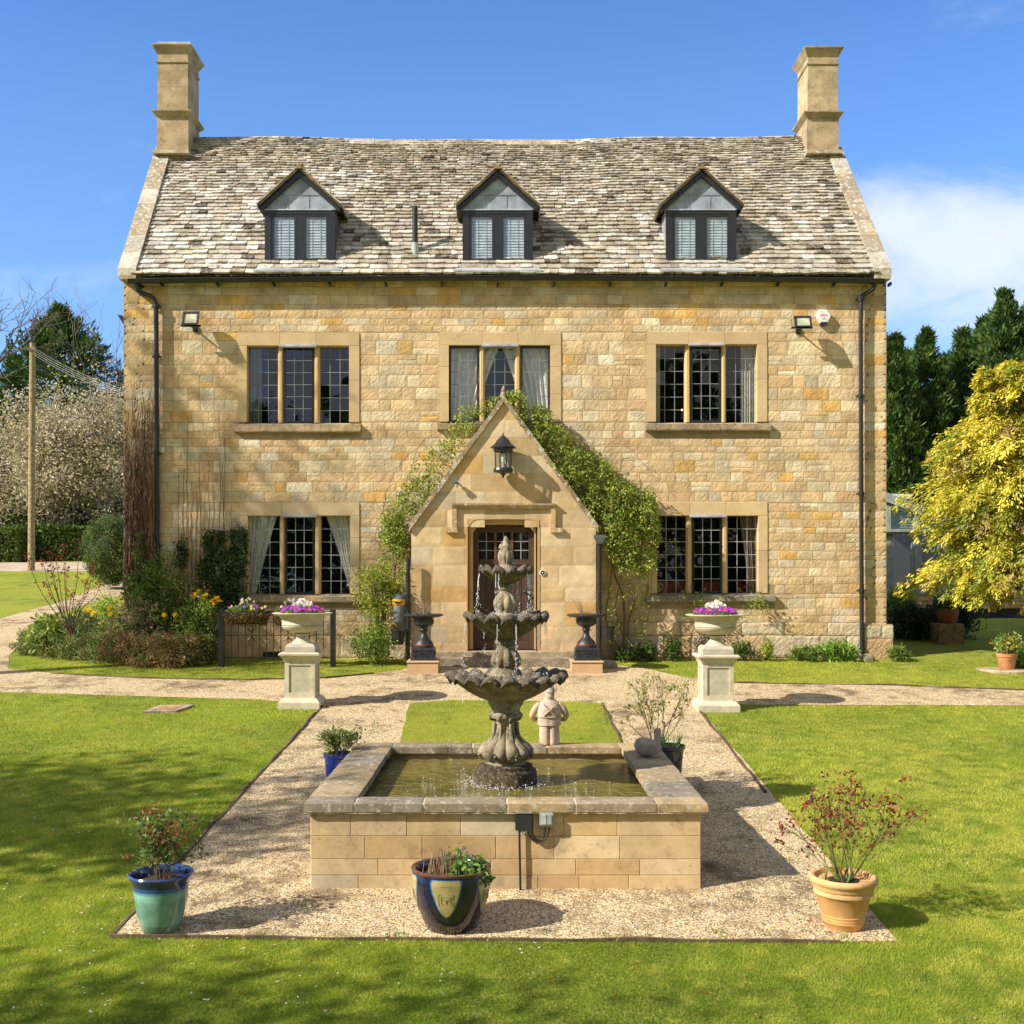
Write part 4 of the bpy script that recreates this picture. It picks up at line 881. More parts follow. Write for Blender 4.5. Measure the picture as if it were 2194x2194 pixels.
# side floodlight, seen edge on past the left corner
th_ = thing('floodlight', 'floodlight on the left side wall, seen edge on past the corner', 'floodlight', (XL, 18.9, Z(690, 18.9)), 'floodlights high on the house')
k = MB(); x = XL; z = Z(695, 18.9); k.add([(x-.17, 18.8, z+.14), (x-.03, 18.8, z-.10), (x-.0, 18.8, z+.06), (x-.10, 18.8, z+.13), (x-.17, 19.05, z+.14), (x-.03, 19.05, z-.10), (x, 19.05, z+.06), (x-.10, 19.05, z+.13)],
   [(0, 1, 2, 3), (7, 6, 5, 4), (0, 4, 5, 1), (1, 5, 6, 2), (2, 6, 7, 3), (3, 7, 4, 0)], (.02, .02, .02)); k.build('housing', BLACKM, th_)
k = MB(); k.tube([(x-.05, 18.92, z), (x+.01, 18.92, z-.06)], .014, 6, (.02, .02, .02)); k.build('bracket', BLACKM, th_)
# alarm box
x, z = X(1766, 18.5), Z(679, 18.5); th_ = thing('alarm_box', 'white hexagonal burglar alarm box high on the right of the wall', 'alarm box', (x, DH, z))
k = MB(); hexa = [(.10*math.cos(R(a)), .125*math.sin(R(a))) for a in (60, 0, -60, -120, 180, 120)]
hexa = [(-.075, .125), (.06, .125), (.125, .03), (.07, -.09), (-.06, -.09), (-.125, .03)]
P = [(x+u, DH-.005, z+v_) for u, v_ in hexa]+[(x+u, DH-.07, z+v_) for u, v_ in hexa]+[(x+u*.86, DH-.09, z+v_*.86) for u, v_ in hexa]
k.add(P, [(i+6*l, (i+1) % 6+6*l, (i+1) % 6+6*l+6, i+6*l+6) for i in range(6) for l in (0, 1)]+[(12, 13, 14, 15, 16, 17)], (.82, .82, .82)); k.build('cover', PLAIN, th_)
k = MB(); k.sq([(.05, .035, z-.135), (.06, .04, z-.091)], x, DH-.04, (.03, .05, .09)); k.build('strobe', GLAZE, th_)
k = MB()
for zz, ww in ((.045, .05), (.02, .065), (-.03, .03)):
    q = -ww
    while q < ww: k.box(x+q, x+q+.012, DH-.0925, DH-.0905, z+zz-.006, z+zz+.006, (.55, .12, .14) if zz > 0 else (.1, .1, .35)); q += .018
k.box(x-.004, x+.014, DH-.0925, DH-.0905, z-.008, z+.003, (.5, .1, .12)); k.build('printed_mark', PLAIN, th_)
# doorbell, small camera
x, z = X(1162.5, PD), Z(1227, PD); th_ = thing('doorbell', 'round dark door bell with pale rim to the right of the door', 'doorbell', (x, PD, z))
k = MB(); k.lathe([(.050, 0), (.050, .012), (.040, .018), (.036, .010)], (0, 0, 0), 20, (.75, .72, .66)); v = k.V[0]; k.V[0] = np.stack([x+v[:, 0], PD-.008-v[:, 2], z+v[:, 1]], 1); k.build('rim', PLAIN, th_)
k = MB(); k.lathe([(.036, 0), (.036, .014), (.012, .02), (.011, .028), (0, .03)], (0, 0, 0), 20, np.array([(.03, .03, .03)]*2+[(.6, .6, .6)]*3)); v = k.V[0]; k.V[0] = np.stack([x+v[:, 0], PD-.008-v[:, 2], z+v[:, 1]], 1); k.build('button', PLAIN, th_)
x, z = X(978, PD-.1), Z(1033, PD-.1); th_ = thing('security_camera', 'tiny grey security sensor on the porch gable left of the lantern', 'camera', (x, PD, z))
k = MB(); k.bbox(x-.03, x+.03, PD-.14, PD-.05, z-.03, z+.03, .012, (.10, .16, .17)); k.build('housing', PLAIN, th_); k = MB(); k.lathe([(.02, -.05), (.03, -.03), (.02, .0)], (x+.005, PD-.1, z-.03), 12, (.35, .45, .45)); k.tube([(x, PD-.06, z), (x, PD, z+.01)], .014, 6, (.08, .1, .1)); k.build('mount', PLAIN, th_)

# red chairs seen through the lower right window, and a lamp upstairs
def chair(x, y, zs, lab):
    th_ = thing('dining_chair', lab, 'chair', (x, y, zs-.45), 'red chairs behind the lower right window'); Rr = (.40, .045, .03)
    k = MB(); k.bbox(x-.22, x+.22, y-.04, y+.03, zs+.05, zs+.62, .02, Rr); k.build('backrest', PLAIN, th_)
    k = MB(); k.bbox(x-.23, x+.23, y, y+.45, zs-.06, zs+.03, .02, Rr); k.build('seat', PLAIN, th_)
    for a in (-.19, .19):
        for b_ in (.02, .4): k = MB(); k.tube([(x+a, y+b_, zs-.06), (x+a*1.05, y+b_, zs-.45)], .018, 6, (.06, .03, .02)); k.build('leg', WOOD, th_)
for px, la in ((1438, 'red chair behind the left light of the lower right window'), (1532, 'red chair behind the middle light of the lower right window'), (1606, 'red chair behind the right light of the lower right window')):
    chair(X(px, 19.5), 19.45, .66, la)
x = X(1461, 19.5); th_ = thing('table_lamp', 'small lit lamp seen through the upper right window', 'lamp', (x, 19.5, Z(900, 19.5)))
k = lathe_at([(.07, 0), (.03, .02), (.02, .12), (.015, .16)], (x, 19.5, Z(899, 19.5)), 12, (.3, .2, .1)); k.build('base', GLAZE, th_); k = lathe_at([(.012, 0), (.02, .02), (.0, .04)], (x, 19.5, Z(881, 19.5)), 10); k.build('bulb', m_emit('lit_bulb', (1, .55, .2), 6), th_)

# ------------------------------------------------------------------ the pool
YF, PW_ = 7.97, 2.79; PXc = -.022; x0, x1 = PXc-PW_/2, PXc+PW_/2; y0, y1 = YF, YF+PW_
ZT = Z(1721, 7.92); zb = gz(y0)-.1; ZWL = -.352; tw = .21
pool = thing('fountain_pool', 'square raised stone pool with flat slab rim standing on the gravel', 'pool', (PXc, (y0+y1)/2, gz((y0+y1)/2)))
POOLM = m_stone('pool_block_stone', .3, bs=.4, bd=.004, lichen=.06, dark=.5, sc=.7)
pal = [(.58, .43, .24), (.62, .48, .29), (.55, .39, .20), (.56, .48, .34)]
def poolwall(ax, lo, hi, at_, sgn):
    k = MB(); rows = [ZT-.085-.157*i for i in range(3)]+[ZT-.085-.157*2-.157]
    zr = [ZT-.083, ZT-.245, ZT-.41, ZT-.525, ZT-.64, ZT-.95]
    for a, c in zip(zr[1:], zr[:-1]):
        if c < gz(y0)-.05: continue
        q = lo
        while q < hi-.02:
            w_ = min(rnd.uniform(.28, .55), hi-q); w_ = hi-q if hi-q-w_ < .15 else w_
            g_ = .0024; t = pick(pal, 1, [5, 4, 4, 1.], .1)[0]; e = .0025; o_ = rnd.uniform(0, .0015)
            for r0, r1, d in ((g_, g_+e, 1),):
                u0, u1, v0, v1 = q+g_, q+w_-g_, a+g_, c-g_
                P = [(u0, v0, 0), (u1, v0, 0), (u1, v1, 0), (u0, v1, 0), (u0+e, v0+e, 1), (u1-e, v0+e, 1), (u1-e, v1-e, 1), (u0+e, v1-e, 1)]
                V_ = []
                for u, v_, d_ in P:
                    off = at_+sgn*(-.0025+d_*(.0025+o_)); V_.append((u, off, v_) if ax == 'x' else (off, u, v_))
                k.add(V_, [(4, 5, 6, 7)]+[(i, (i+1) % 4, 4+(i+1) % 4, 4+i) for i in range(4)], t)
            q += w_
    th2 = at_-sgn*.0022; i2 = at_-sgn*(tw-.02); i3 = at_+sgn*(-tw)
    if ax == 'x': k.box(lo+.003, hi-.003, min(th2, i3), max(th2, i3), zb-.1, ZT-.083, (.36, .27, .16))
    else: k.box(min(th2, i3), max(th2, i3), lo+tw, hi-tw, zb-.1, ZT-.083, (.45, .34, .2))
    k.build('pool_wall', POOLM, pool)
poolwall('x', x0, x1, y0, -1); poolwall('x', x0, x1, y1, 1); poolwall('y', y0, y1, x0, -1); poolwall('y', y0, y1, x1, 1)
SLAB = m_stone('coping_slab_stone', .35, bs=.7, bd=.008, lichen=.45, dark=.6, sc=1.3)
ov, cw = .05, .365
def slab(xa, xb, ya, yb, t):
    k = MB(); nx, ny = max(2, int((xb-xa)/.05)), max(2, int((yb-ya)/.05)); xs_ = np.linspace(xa, xb, nx+1); ys__ = np.linspace(ya, yb, ny+1)
    Xg, Yg = np.meshgrid(xs_, ys__); e = (Xg == xa) | (Xg == xb) | (Yg == ya) | (Yg == yb); zt_ = ZT+npr.uniform(-.0012, .0012, Xg.shape)-e*.008; dzz = rnd.uniform(-.002, .002)
    Xt = Xg+np.where(Xg == xa, .006, 0)-np.where(Xg == xb, .006, 0)+e*npr.uniform(-.003, .003, Xg.shape); Yt = Yg+np.where(Yg == ya, .006, 0)-np.where(Yg == yb, .006, 0)+e*npr.uniform(-.003, .003, Xg.shape)
    top = np.stack([Xt, Yt, zt_+dzz], 2).reshape(-1, 3); i = (np.arange(ny)[:, None]*(nx+1)+np.arange(nx)).ravel(); k.add(top, np.stack([i, i+1, i+nx+2, i+nx+1], 1), t)
    idx = [j for j in range(nx+1)]+[(j+1)*(nx+1)-1 for j in range(1, ny+1)]+[ny*(nx+1)+nx-j for j in range(1, nx+1)]+[(ny-j)*(nx+1) for j in range(1, ny)]
    m_ = len(idx); pr = top[idx]; cxy = pr*[1, 1, 0]
    c0 = np.array([(xa+xb)/2, (ya+yb)/2]); l1 = pr.copy(); dd = pr[:, :2]-c0; dd = np.sign(dd)*(np.abs(np.abs(dd)-[(xb-xa)/2, (yb-ya)/2]) < .012)
    l1[:, :2] += dd*(.001+npr.uniform(-.003, .003, (m_, 1))); l1[:, 2] = ZT-.03+npr.uniform(-.008, .008, m_); l2 = l1.copy(); l2[:, 2] = ZT-.065; l3 = l2.copy(); l3[:, :2] -= dd*.014; l3[:, 2] = ZT-.0825
    V_ = np.concatenate([pr, l1, l2, l3]); j = np.arange(m_); j2 = (j+1) % m_
    f = np.concatenate([np.stack([j+m_*l, j+m_*(l+1), j2+m_*(l+1), j2+m_*l], 1) for l in range(3)]); k.add(V_, f, t); k.F.append(np.array([(j+3*m_)[::-1]])+k.n-4*m_); k.T.append(np.array([t]))
    k.build('coping_stone', SLAB, pool, True, 22)
cA = [(.31, .25, .17), (.36, .28, .17), (.27, .23, .18), (.42, .31, .17)]
def run(a, c, n, hor, ya, yb):
    e = [a+(c-a)*i/n+(rnd.uniform(-.05, .05) if 0 < i < n else 0) for i in range(n+1)]
    for i in range(n):
        t = pick(cA, 1, None, .1)[0]
        if hor: slab(e[i]+.003, e[i+1]-.003, ya, yb, t)
        else: slab(ya, yb, e[i]+.003, e[i+1]-.003, t)
X0, X1, Y0, Y1 = x0-ov, x1+ov, y0-ov, y1+ov
run(X0, X0+cw, 1, True, Y0, Y0+.27); run(X0+cw, X1-cw, 4, True, Y0, Y0+.27); run(X1-cw, X1, 1, True, Y0, Y0+.27)
run(Y0+.275, Y1, 4, False, X0, X0+cw); run(Y0+.275, Y1, 4, False, X1-cw, X1); run(X0+cw+.003, X1-cw-.003, 3, True, Y1-.30, Y1)
k = MB(); mt = (.58, .50, .38)
for q in ((X0+.012, X1-.012, Y0+.012, Y0+.25), (X0+.012, X1-.012, Y1-.28, Y1-.012), (X0+.012, X0+cw-.02, Y0+.25, Y1-.28), (X1-cw+.02, X1-.012, Y0+.25, Y1-.28)): k.box(q[0], q[1], q[2], q[3], ZT-.078, ZT-.011, mt)
k.build('mortar', POOLM, pool)
k = MB(); k.add([(x0+.1, y0+.1, ZWL), (x1-.1, y0+.1, ZWL), (x1-.1, y1-.1, ZWL), (x0+.1, y1-.1, ZWL)], [(0, 1, 2, 3)]); struct(k.build('pool_water', WATER))

# ------------------------------------------------------------------ the fountain
FD = 9.36; fx = X(1083.5, FD); sc_ = FD/F; fz = lambda yz: Z(1100+yz/3.864, FD); fr = lambda h: h/3.864*sc_
fo = thing('tiered_fountain', 'three tiered mossy stone fountain with scalloped bowls and flame finial', 'fountain', (fx, FD, ZWL-.15))
c = (fx, FD, 0); ST = (.40, .34, .23); S2 = (.30, .25, .16)
def gad(lobes, a, i0=0, i1=99):
    def f(i, rr, zz, th):
        if i0 <= i <= i1: rr = rr*(1+a*(np.abs(np.cos(th*lobes/2))-.5))
        return rr, zz
    return f
yp = lambda y: Z(y, FD)
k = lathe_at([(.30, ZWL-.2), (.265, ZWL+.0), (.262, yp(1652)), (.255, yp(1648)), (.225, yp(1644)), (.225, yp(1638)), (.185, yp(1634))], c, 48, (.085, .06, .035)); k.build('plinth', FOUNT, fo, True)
k = lathe_at([(.175, yp(1636)), (.165, yp(1629)), (.19, yp(1623)), (.22, yp(1615)), (.225, yp(1606)), (.20, yp(1596)), (.145, yp(1585)), (.108, yp(1573)), (.09, yp(1560)), (.086, yp(1548)), (.095, yp(1540))], c, 96, ST,
   lambda i, r_, z_, t: (r_*(1+(.16 if 2 <= i <= 9 else 0)*(np.abs(np.sin(t*6))**.6-.6)), z_)); k.build('pedestal', FOUNT, fo, True, 50)
k = MB()                                                  # scrolls round the pedestal
for i in range(8):
    a = 2*math.pi*(i+.5)/8
    P = []
    for t in np.linspace(0, 1, 22):
        rr = (.106+.142*t**3.); z_ = yp(1548)+(yp(1612)-yp(1548))*t
        P.append((fx+rr*math.cos(a), FD+rr*math.sin(a), z_))
    for t in np.linspace(0, 4.6, 12):
        q = .028*(1-t/6); P.append((fx+(.215+q*math.sin(t))*math.cos(a), FD+(.215+q*math.sin(t))*math.sin(a), yp(1612)+.004+q*math.cos(t)-.02))
    k.tube(P, [.014]*22+[.012]*12, 6, (.46, .40, .28))
    P = [(fx+(.105+.03*math.sin(t))*math.cos(a+.06*math.cos(t)*3), FD+(.105+.03*math.sin(t))*math.sin(a+.06*math.cos(t)*3), yp(1533)+.03*math.cos(t)) for t in np.linspace(0, 6, 14)]; k.tube(P, .014, 6, (.36, .32, .24))
struct_ = k.build('scrolls', FOUNT, fo, True)
k = lathe_at([(.095, yp(1541)), (.135, yp(1536)), (.142, yp(1530)), (.115, yp(1525)), (.118, yp(1516)), (.142, yp(1508)), (.145, yp(1503)), (.17, yp(1497))], c, 64, (.37, .33, .25), gad(16, .06)); k.build('collar', FOUNT, fo, True)
def bowl(R_, zr, zbot, rb, lobes, depth, scal, nm, t):
    prof = []; m_ = 12
    for i in range(m_+1):
        q = i/m_; prof.append((rb+(R_-rb)*q**1.15, zbot+(zr-zbot)*(q**1.55)))
    prof += [(R_*1.055, zr-.026), (R_*1.085, zr-.014), (R_*1.075, zr+.010), (R_*1.02, zr+.026), (R_*.95, zr+.020), (R_*.86, zr-.01), (R_*.6, zr-depth*.6), (rb*1.1, zr-depth)]
    def mod(i, rr, zz, th):
        q = min(1, i/m_); s_ = np.abs(np.sin(th*lobes/2)); fine = np.sin(th*lobes*4)*.008
        wgt = q**2 if i <= m_+5 else max(0, 1-(i-m_-5)*.4)
        zz = zz+scal*(1-s_**.8-.5)*wgt*-1.25
        rr = rr*(1+wgt*(.07*(s_-.5))+fine*(1 if q > .5 else q)*(1 if i < m_+3 else .3)+.02*np.sin(th*3+1)*wgt)
        zz = zz+.010*np.sin(th*2+.7)*wgt
        return rr, zz
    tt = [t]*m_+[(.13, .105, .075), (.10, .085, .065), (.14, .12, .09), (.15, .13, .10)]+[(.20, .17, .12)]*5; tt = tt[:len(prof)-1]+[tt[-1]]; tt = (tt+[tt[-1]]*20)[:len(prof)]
    k = lathe_at(prof, c, lobes*16, tt, mod); return k.build(nm, FOUNT, fo, True, 60)
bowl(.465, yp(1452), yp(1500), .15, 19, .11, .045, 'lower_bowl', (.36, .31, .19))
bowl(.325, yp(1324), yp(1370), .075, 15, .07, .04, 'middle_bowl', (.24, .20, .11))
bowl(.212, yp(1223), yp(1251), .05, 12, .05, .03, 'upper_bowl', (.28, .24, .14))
k = lathe_at([(.14, yp(1446)), (.125, yp(1436)), (.10, yp(1430)), (.115, yp(1424)), (.118, yp(1412)), (.10, yp(1400)), (.075, yp(1390)), (.068, yp(1384)), (.088, yp(1378)), (.088, yp(1372)), (.07, yp(1366))], c, 64, (.32, .27, .17), gad(9, .22, 3, 6)); k.build('lower_stem', FOUNT, fo, True)
k = lathe_at([(.10, yp(1326)), (.105, yp(1318)), (.082, yp(1312)), (.085, yp(1306)), (.098, yp(1298)), (.098, yp(1288)), (.08, yp(1278)), (.052, yp(1270)), (.048, yp(1266)), (.06, yp(1262)), (.058, yp(1258)), (.042, yp(1252)), (.042, yp(1248))], c, 64, (.46, .39, .26), gad(9, .2, 3, 6)); k.build('upper_stem', FOUNT, fo, True)
def flame(i, rr, zz, th):
    if 3 <= i <= 6: rr = rr*(1+.14*(np.abs(np.cos(th*5))-.5))
    if i >= 8: rr = rr*(1+.25*np.sin(th*3+i*1.3))
    return rr, zz
k = lathe_at([(.085, yp(1224)), (.075, yp(1216)), (.05, yp(1210)), (.05, yp(1205)), (.062, yp(1198)), (.064, yp(1190)), (.058, yp(1183)), (.046, yp(1178)), (.05, yp(1174)), (.044, yp(1168)), (.032, yp(1162)), (.022, yp(1157)), (.012, yp(1152)), (.004, yp(1148))], c, 48, (.44, .37, .25), flame); k.build('finial', FOUNT, fo, True)
# falling water and splashes
dr_ = MB(); oc6 = np.array([(1, 0, 0), (0, 1, 0), (-1, 0, 0), (0, -1, 0), (0, 0, 2.), (0, 0, -1.2)]); o8 = np.array([(0, 1, 4), (1, 2, 4), (2, 3, 4), (3, 0, 4), (1, 0, 5), (2, 1, 5), (3, 2, 5), (0, 3, 5)])
def drops(c_, r_, el=1.):
    n = len(c_); v = oc6[None]*r_[:, None, None]*np.array([1, 1, el]); v = v+c_[:, None]; dr_.add(v.reshape(-1, 3), (o8[None]+6*np.arange(n)[:, None, None]).reshape(-1, 3), (1, 1, 1))
for (R_, zt_, zb_, ns, per, sp_r) in ((.225, yp(1232), yp(1322), 14, 34, .014), (.345, yp(1336), yp(1448), 14, 36, .024), (.50, yp(1468), ZWL, 4, 8, .03)):
    for i in range(ns):
        a = rnd.uniform(0, 2*math.pi); v0 = rnd.uniform(.02, .12); H = zt_-zb_
        m_ = int(per*rnd.uniform(.5, 1)); hh = npr.random(m_)**.8*H; tt = np.sqrt(2*hh/9.8); rr = R_+v0*tt+npr.normal(0, sp_r, m_)*(hh/H); aa = a+npr.normal(0, .03, m_)*(hh/H+.2)
        drops(np.stack([fx+rr*np.cos(aa), FD+rr*np.sin(aa), zt_-hh], 1), npr.uniform(.0013, .0030, m_), 2.4)
        k_ = np.linspace(0, .10, 10); tt = np.sqrt(2*k_/9.8); rr = R_+v0*tt; drops(np.stack([fx+rr*np.cos(a), FD+rr*np.sin(a), zt_-k_], 1), np.full(10, .0026), 3)
n = 420; a = npr.uniform(0, 6.28, n); rr = .265+np.abs(npr.normal(0, .055, n)); drops(np.stack([fx+rr*np.cos(a), FD+rr*np.sin(a), ZWL+np.abs(npr.normal(0, .022, n))], 1), npr.uniform(.002, .006, n)*npr.uniform(.5, 1.4, n), .6)
n = 90; a = npr.uniform(0, 6.28, n); rr = npr.uniform(.3, .9, n); xx = np.clip(fx+rr*np.cos(a), x0+.35, x1-.35); drops(np.stack([xx, FD+rr*np.sin(a)*.9, np.full(n, ZWL+.002)], 1), npr.uniform(.003, .008, n), .4)
for (R_, z_, n) in ((.3, yp(1446), 90), (.16, yp(1320), 60), (.1, yp(1219), 30)):
    a = npr.uniform(0, 6.28, n); rr = R_*npr.uniform(.5, 1.2, n); drops(np.stack([fx+rr*np.cos(a), FD+rr*np.sin(a), z_+np.abs(npr.normal(0, .02, n))], 1), npr.uniform(.002, .0045, n), 1)
struct(tag(dr_.build('falling_water', DROP, None, True), 'white threads and drops of water falling between the bowls of the fountain', 'water drops'), 'stuff')

def sm(pts, n=24):
    pts = np.array(pts, float); t = np.linspace(0, len(pts)-1, n); o_ = []
    for q in t:
        i = int(min(q, len(pts)-2)); f = q-i; p0, p1, p2, p3 = pts[max(i-1, 0)], pts[i], pts[i+1], pts[min(i+2, len(pts)-1)]
        o_.append(.5*((2*p1)+(-p0+p2)*f+(2*p0-5*p1+4*p2-p3)*f*f+(-p0+3*p1-3*p2+p3)*f**3))
    return o_
def loc(b_, par):                    # vertices given round the parent's origin
    for v_ in b_.V: v_ += np.array(ORG[par.name])
# ------------------------------------------------------------------ skinned figures
def skin(name, joints, edges, m, parent, tint, sub=2):
    me = bpy.data.meshes.new(name); me.from_pydata([j[0] for j in joints], edges, []); o = bpy.data.objects.new(name, me); COL.objects.link(o)
    md = o.modifiers.new('s', 'SKIN'); me.skin_vertices.new() if not me.skin_vertices else None
    for i, j in enumerate(joints): r_ = j[1] if isinstance(j[1], tuple) else (j[1], j[1]); me.skin_vertices[0].data[i].radius = r_
    me.skin_vertices[0].data[0].use_root = True
    sd = o.modifiers.new('d', 'SUBSURF'); sd.levels = sub; sd.render_levels = sub
    bpy.context.view_layer.update(); dg = bpy.context.evaluated_depsgraph_get(); nm = bpy.data.meshes.new_from_object(o.evaluated_get(dg)); bpy.data.objects.remove(o)
    nm.name = name; a = nm.attributes.new('tint', 'FLOAT_COLOR', 'FACE'); a.data.foreach_set('color', np.tile([*tint, 1.], len(nm.polygons)).astype(np.float32)); nm.polygons.foreach_set('use_smooth', np.ones(len(nm.polygons), bool))
    nm.materials.append(m); oo = bpy.data.objects.new(name, nm); COL.objects.link(oo); oo.parent = parent; return oo
SY = Y1-.14; sx = X(1177, SY); st_ = thing('garden_statue', 'pinkish stone garden figure seen from behind on the back rim of the pool', 'statue', (sx, SY, ZT+.002))
PINK = m_stone('pink_stone', .3, bs=.6, bd=.004, lichen=.3, dark=.45, sc=4); s = SY/F
# drawn from behind: skirted coat, elbows out, head turned a little to the right
b = MB(); pr = [(.080, 0), (.086, .02), (.086, .07), (.084, .12), (.083, .165), (.084, .178), (.099, .182), (.100, .22), (.101, .27), (.103, .31), (.100, .35), (.088, .385), (.066, .41), (.046, .425), (.042, .44)]
def fm(i, rr, zz, th):
    leg = (1-.32*np.exp(-((np.abs(np.cos(th)))/.16)**2)) if i < 6 else (1-.10*np.exp(-((np.abs(np.cos(th)))/.10)**2)) if i < 9 else 1.
    return rr*leg*(1+.015*np.sin(th*7+i)), zz
pr = [(r_*1.13, z_) for r_, z_ in pr]
b.lathe(pr, (0, 0, 0), 40, (.60, .47, .37), fm); b.V[0][:, 1] *= .74
loc(b, st_)
o = b.build('body', PINK, st_, True, 70)
for sg in (-1, 1):
    skin('arm', [((sg*.078, 0, .392), .032), ((sg*.132, .0, .340), .036), ((sg*.168, .01, .268), .032), ((sg*.140, .045, .222), .024), ((sg*.09, .085, .240), .018)], [(0, 1), (1, 2), (2, 3), (3, 4)], PINK, st_, (.56, .40, .31))
hd_ = skin('head', [((0, 0, .41), .044), ((.004, 0, .455), (.050, .048)), ((.006, 0, .495), (.050, .048)), ((.006, 0, .525), .034)], [(0, 1), (1, 2), (2, 3)], PINK, st_, (.56, .42, .33))
b = MB(); b.lathe([(.052, .495), (.05, .505), (.042, .535), (.026, .556), (0, .562)], (.006, 0, 0), 20, (.42, .36, .29)); loc(b, st_); b.build('cap', PINK, st_, True)
b = MB(); q = np.linspace(-1, 1, 12)
for sg in (-1, 1): b.tube([(sg*.055*t, -.096+.012*abs(t), .33+.055*t) for t in q], .007, 5, (.50, .38, .30))
b.tube([(.115*math.sin(a), -.088*math.cos(a)-.002, .262) for a in np.linspace(-1.3, 1.3, 14)], .005, 5, (.46, .34, .27)); loc(b, st_); b.build('cross_straps', PINK, st_, True)

DY = 9.92; dx = X(1391, DY); du = thing('stone_duck', 'grey stone duck statue on the right rim of the pool', 'statue', (dx, DY, ZT+.002))
DUCK = m_stone('duck_stone', .25, bs=.8, bd=.004, lichen=.15, dark=.5, sc=5)
b = MB(); nn_ = 18; P = []
def duckring(t):                                      # along the body from tail to breast
    xx_ = -.135+.25*t; rr_ = .082*math.sin(math.pi*min(1, max(0, t))**.72)**.62+.004; return xx_, rr_, .082+.02*(1-t)**3
for i in range(nn_+1):
    xx_, rr_, zc_2 = duckring(i/nn_)
    for j in range(20): q = 2*math.pi*j/20; P.append((xx_, rr_*math.cos(q)*.92, max(.0, zc_2+rr_*math.sin(q))))
b.add(P, [(i*20+j, i*20+(j+1) % 20, (i+1)*20+(j+1) % 20, (i+1)*20+j) for i in range(nn_) for j in range(20)]+[tuple(range(19, -1, -1)), tuple(nn_*20+j for j in range(20))], (.40, .34, .31)); loc(b, du); b.build('body', DUCK, du, True, 80)
b = MB(); b.tube(sm([(.05, .0, .10), (.072, .008, .14), (.078, .012, .18), (.078, .015, .212), (.076, .018, .238), (.074, .02, .252)], 16), list(np.interp(np.linspace(0, 1, 16), [0, .25, .5, .72, .9, 1], [.05, .032, .024, .032, .026, .006])), 14, (.38, .32, .29)); loc(b, du); b.build('head', DUCK, du, True, 80)
skin('bill', [((.078, .03, .212), .014), ((.078, .062, .206), .010), ((.078, .085, .202), .006)], [(0, 1), (1, 2)], DUCK, du, (.28, .22, .19))
b = MB()
for sg in (-1, 1):
    P = [(-.11+.16*u, sg*(.062+.016*math.sin(math.pi*u)*math.cos(v_*1.2)), .075+.045*v_*math.sin(math.pi*(.12+.8*u))+.01*u) for v_ in np.linspace(-1, 1, 7) for u in np.linspace(0, 1, 12)]
    b.add(P, [(i*12+j, i*12+j+1, i*12+j+13, i*12+j+12) for i in range(6) for j in range(11)], (.34, .28, .25))
loc(b, du); b.build('wings', DUCK, du, True, 80)

# ------------------------------------------------------------------ electrical boxes on the pool
yb_ = YF-.008; s = YF/F
def bx(px0, px1, py0, py1): return X(px0, YF), X(px1, YF), Z(py1, YF), Z(py0, YF)
a, c_, d, e = bx(1104, 1141, 1739, 1776); th_ = thing('junction_box', 'square black junction box on the front of the pool wall', 'electrical box', ((a+c_)/2, yb_, d))
k = MB(); k.bbox(a, c_, yb_-.055, yb_, d, e, .009, (.018, .02, .022)); k.build('box', BLACKM, th_); k = MB(); k.box(a+.004, c_-.004, yb_-.058, yb_-.004, e+.0005, e+.004, (.25, .27, .28)); k.box(a+.006, c_-.006, yb_-.060, yb_-.0555, d+.006, e-.006, (.03, .032, .036)); k.build('lid', BLACKM, th_)
k = MB(); mx_ = a+.065; k.lathe([(.018, -.02), (.022, -.012), (.020, 0)], (mx_, yb_-.03, d), 12, (.45, .47, .48)); k.build('gland', PLAIN, th_, True)
a, c_, d, e = bx(1155, 1185, 1737, 1768); t2 = thing('outdoor_switch', 'small grey weatherproof switch beside the black box on the pool wall', 'switch', ((a+c_)/2, yb_, d))
k = MB(); k.bbox(a, c_, yb_-.05, yb_, d, e, .012, (.30, .34, .34)); k.build('housing', PLAIN, t2); k = MB(); xm = (a+c_)/2
k.bbox(a+.014, xm-.002, yb_-.060, yb_-.045, d+.016, e-.014, .004, (.48, .52, .48)); k.bbox(xm+.002, c_-.014, yb_-.057, yb_-.045, d+.016, e-.014, .004, (.33, .36, .33)); k.build('rocker', PLAIN, t2)
k = MB()
def cab(pts, r_=.0075): k.tube([(X(p, YF), yb_-.022, Z(q, YF)) for p, q in pts], r_, 6, (.015, .015, .017))
cab(sm([(1113, 1777), (1113, 1800), (1114, 1850), (1115, 1911)]), .009); cab(sm([(1141.5, 1733), (1140, 1760), (1141, 1785), (1150, 1798), (1162, 1796), (1167, 1783), (1168, 1768)])); cab(sm([(1130, 1777), (1136, 1790), (1148, 1800), (1165, 1797), (1174, 1784), (1177, 1768)]))
tag(k.build('power_cable', BLACKM, None, True), 'black cables looping between the two boxes and down the pool wall', 'cable')

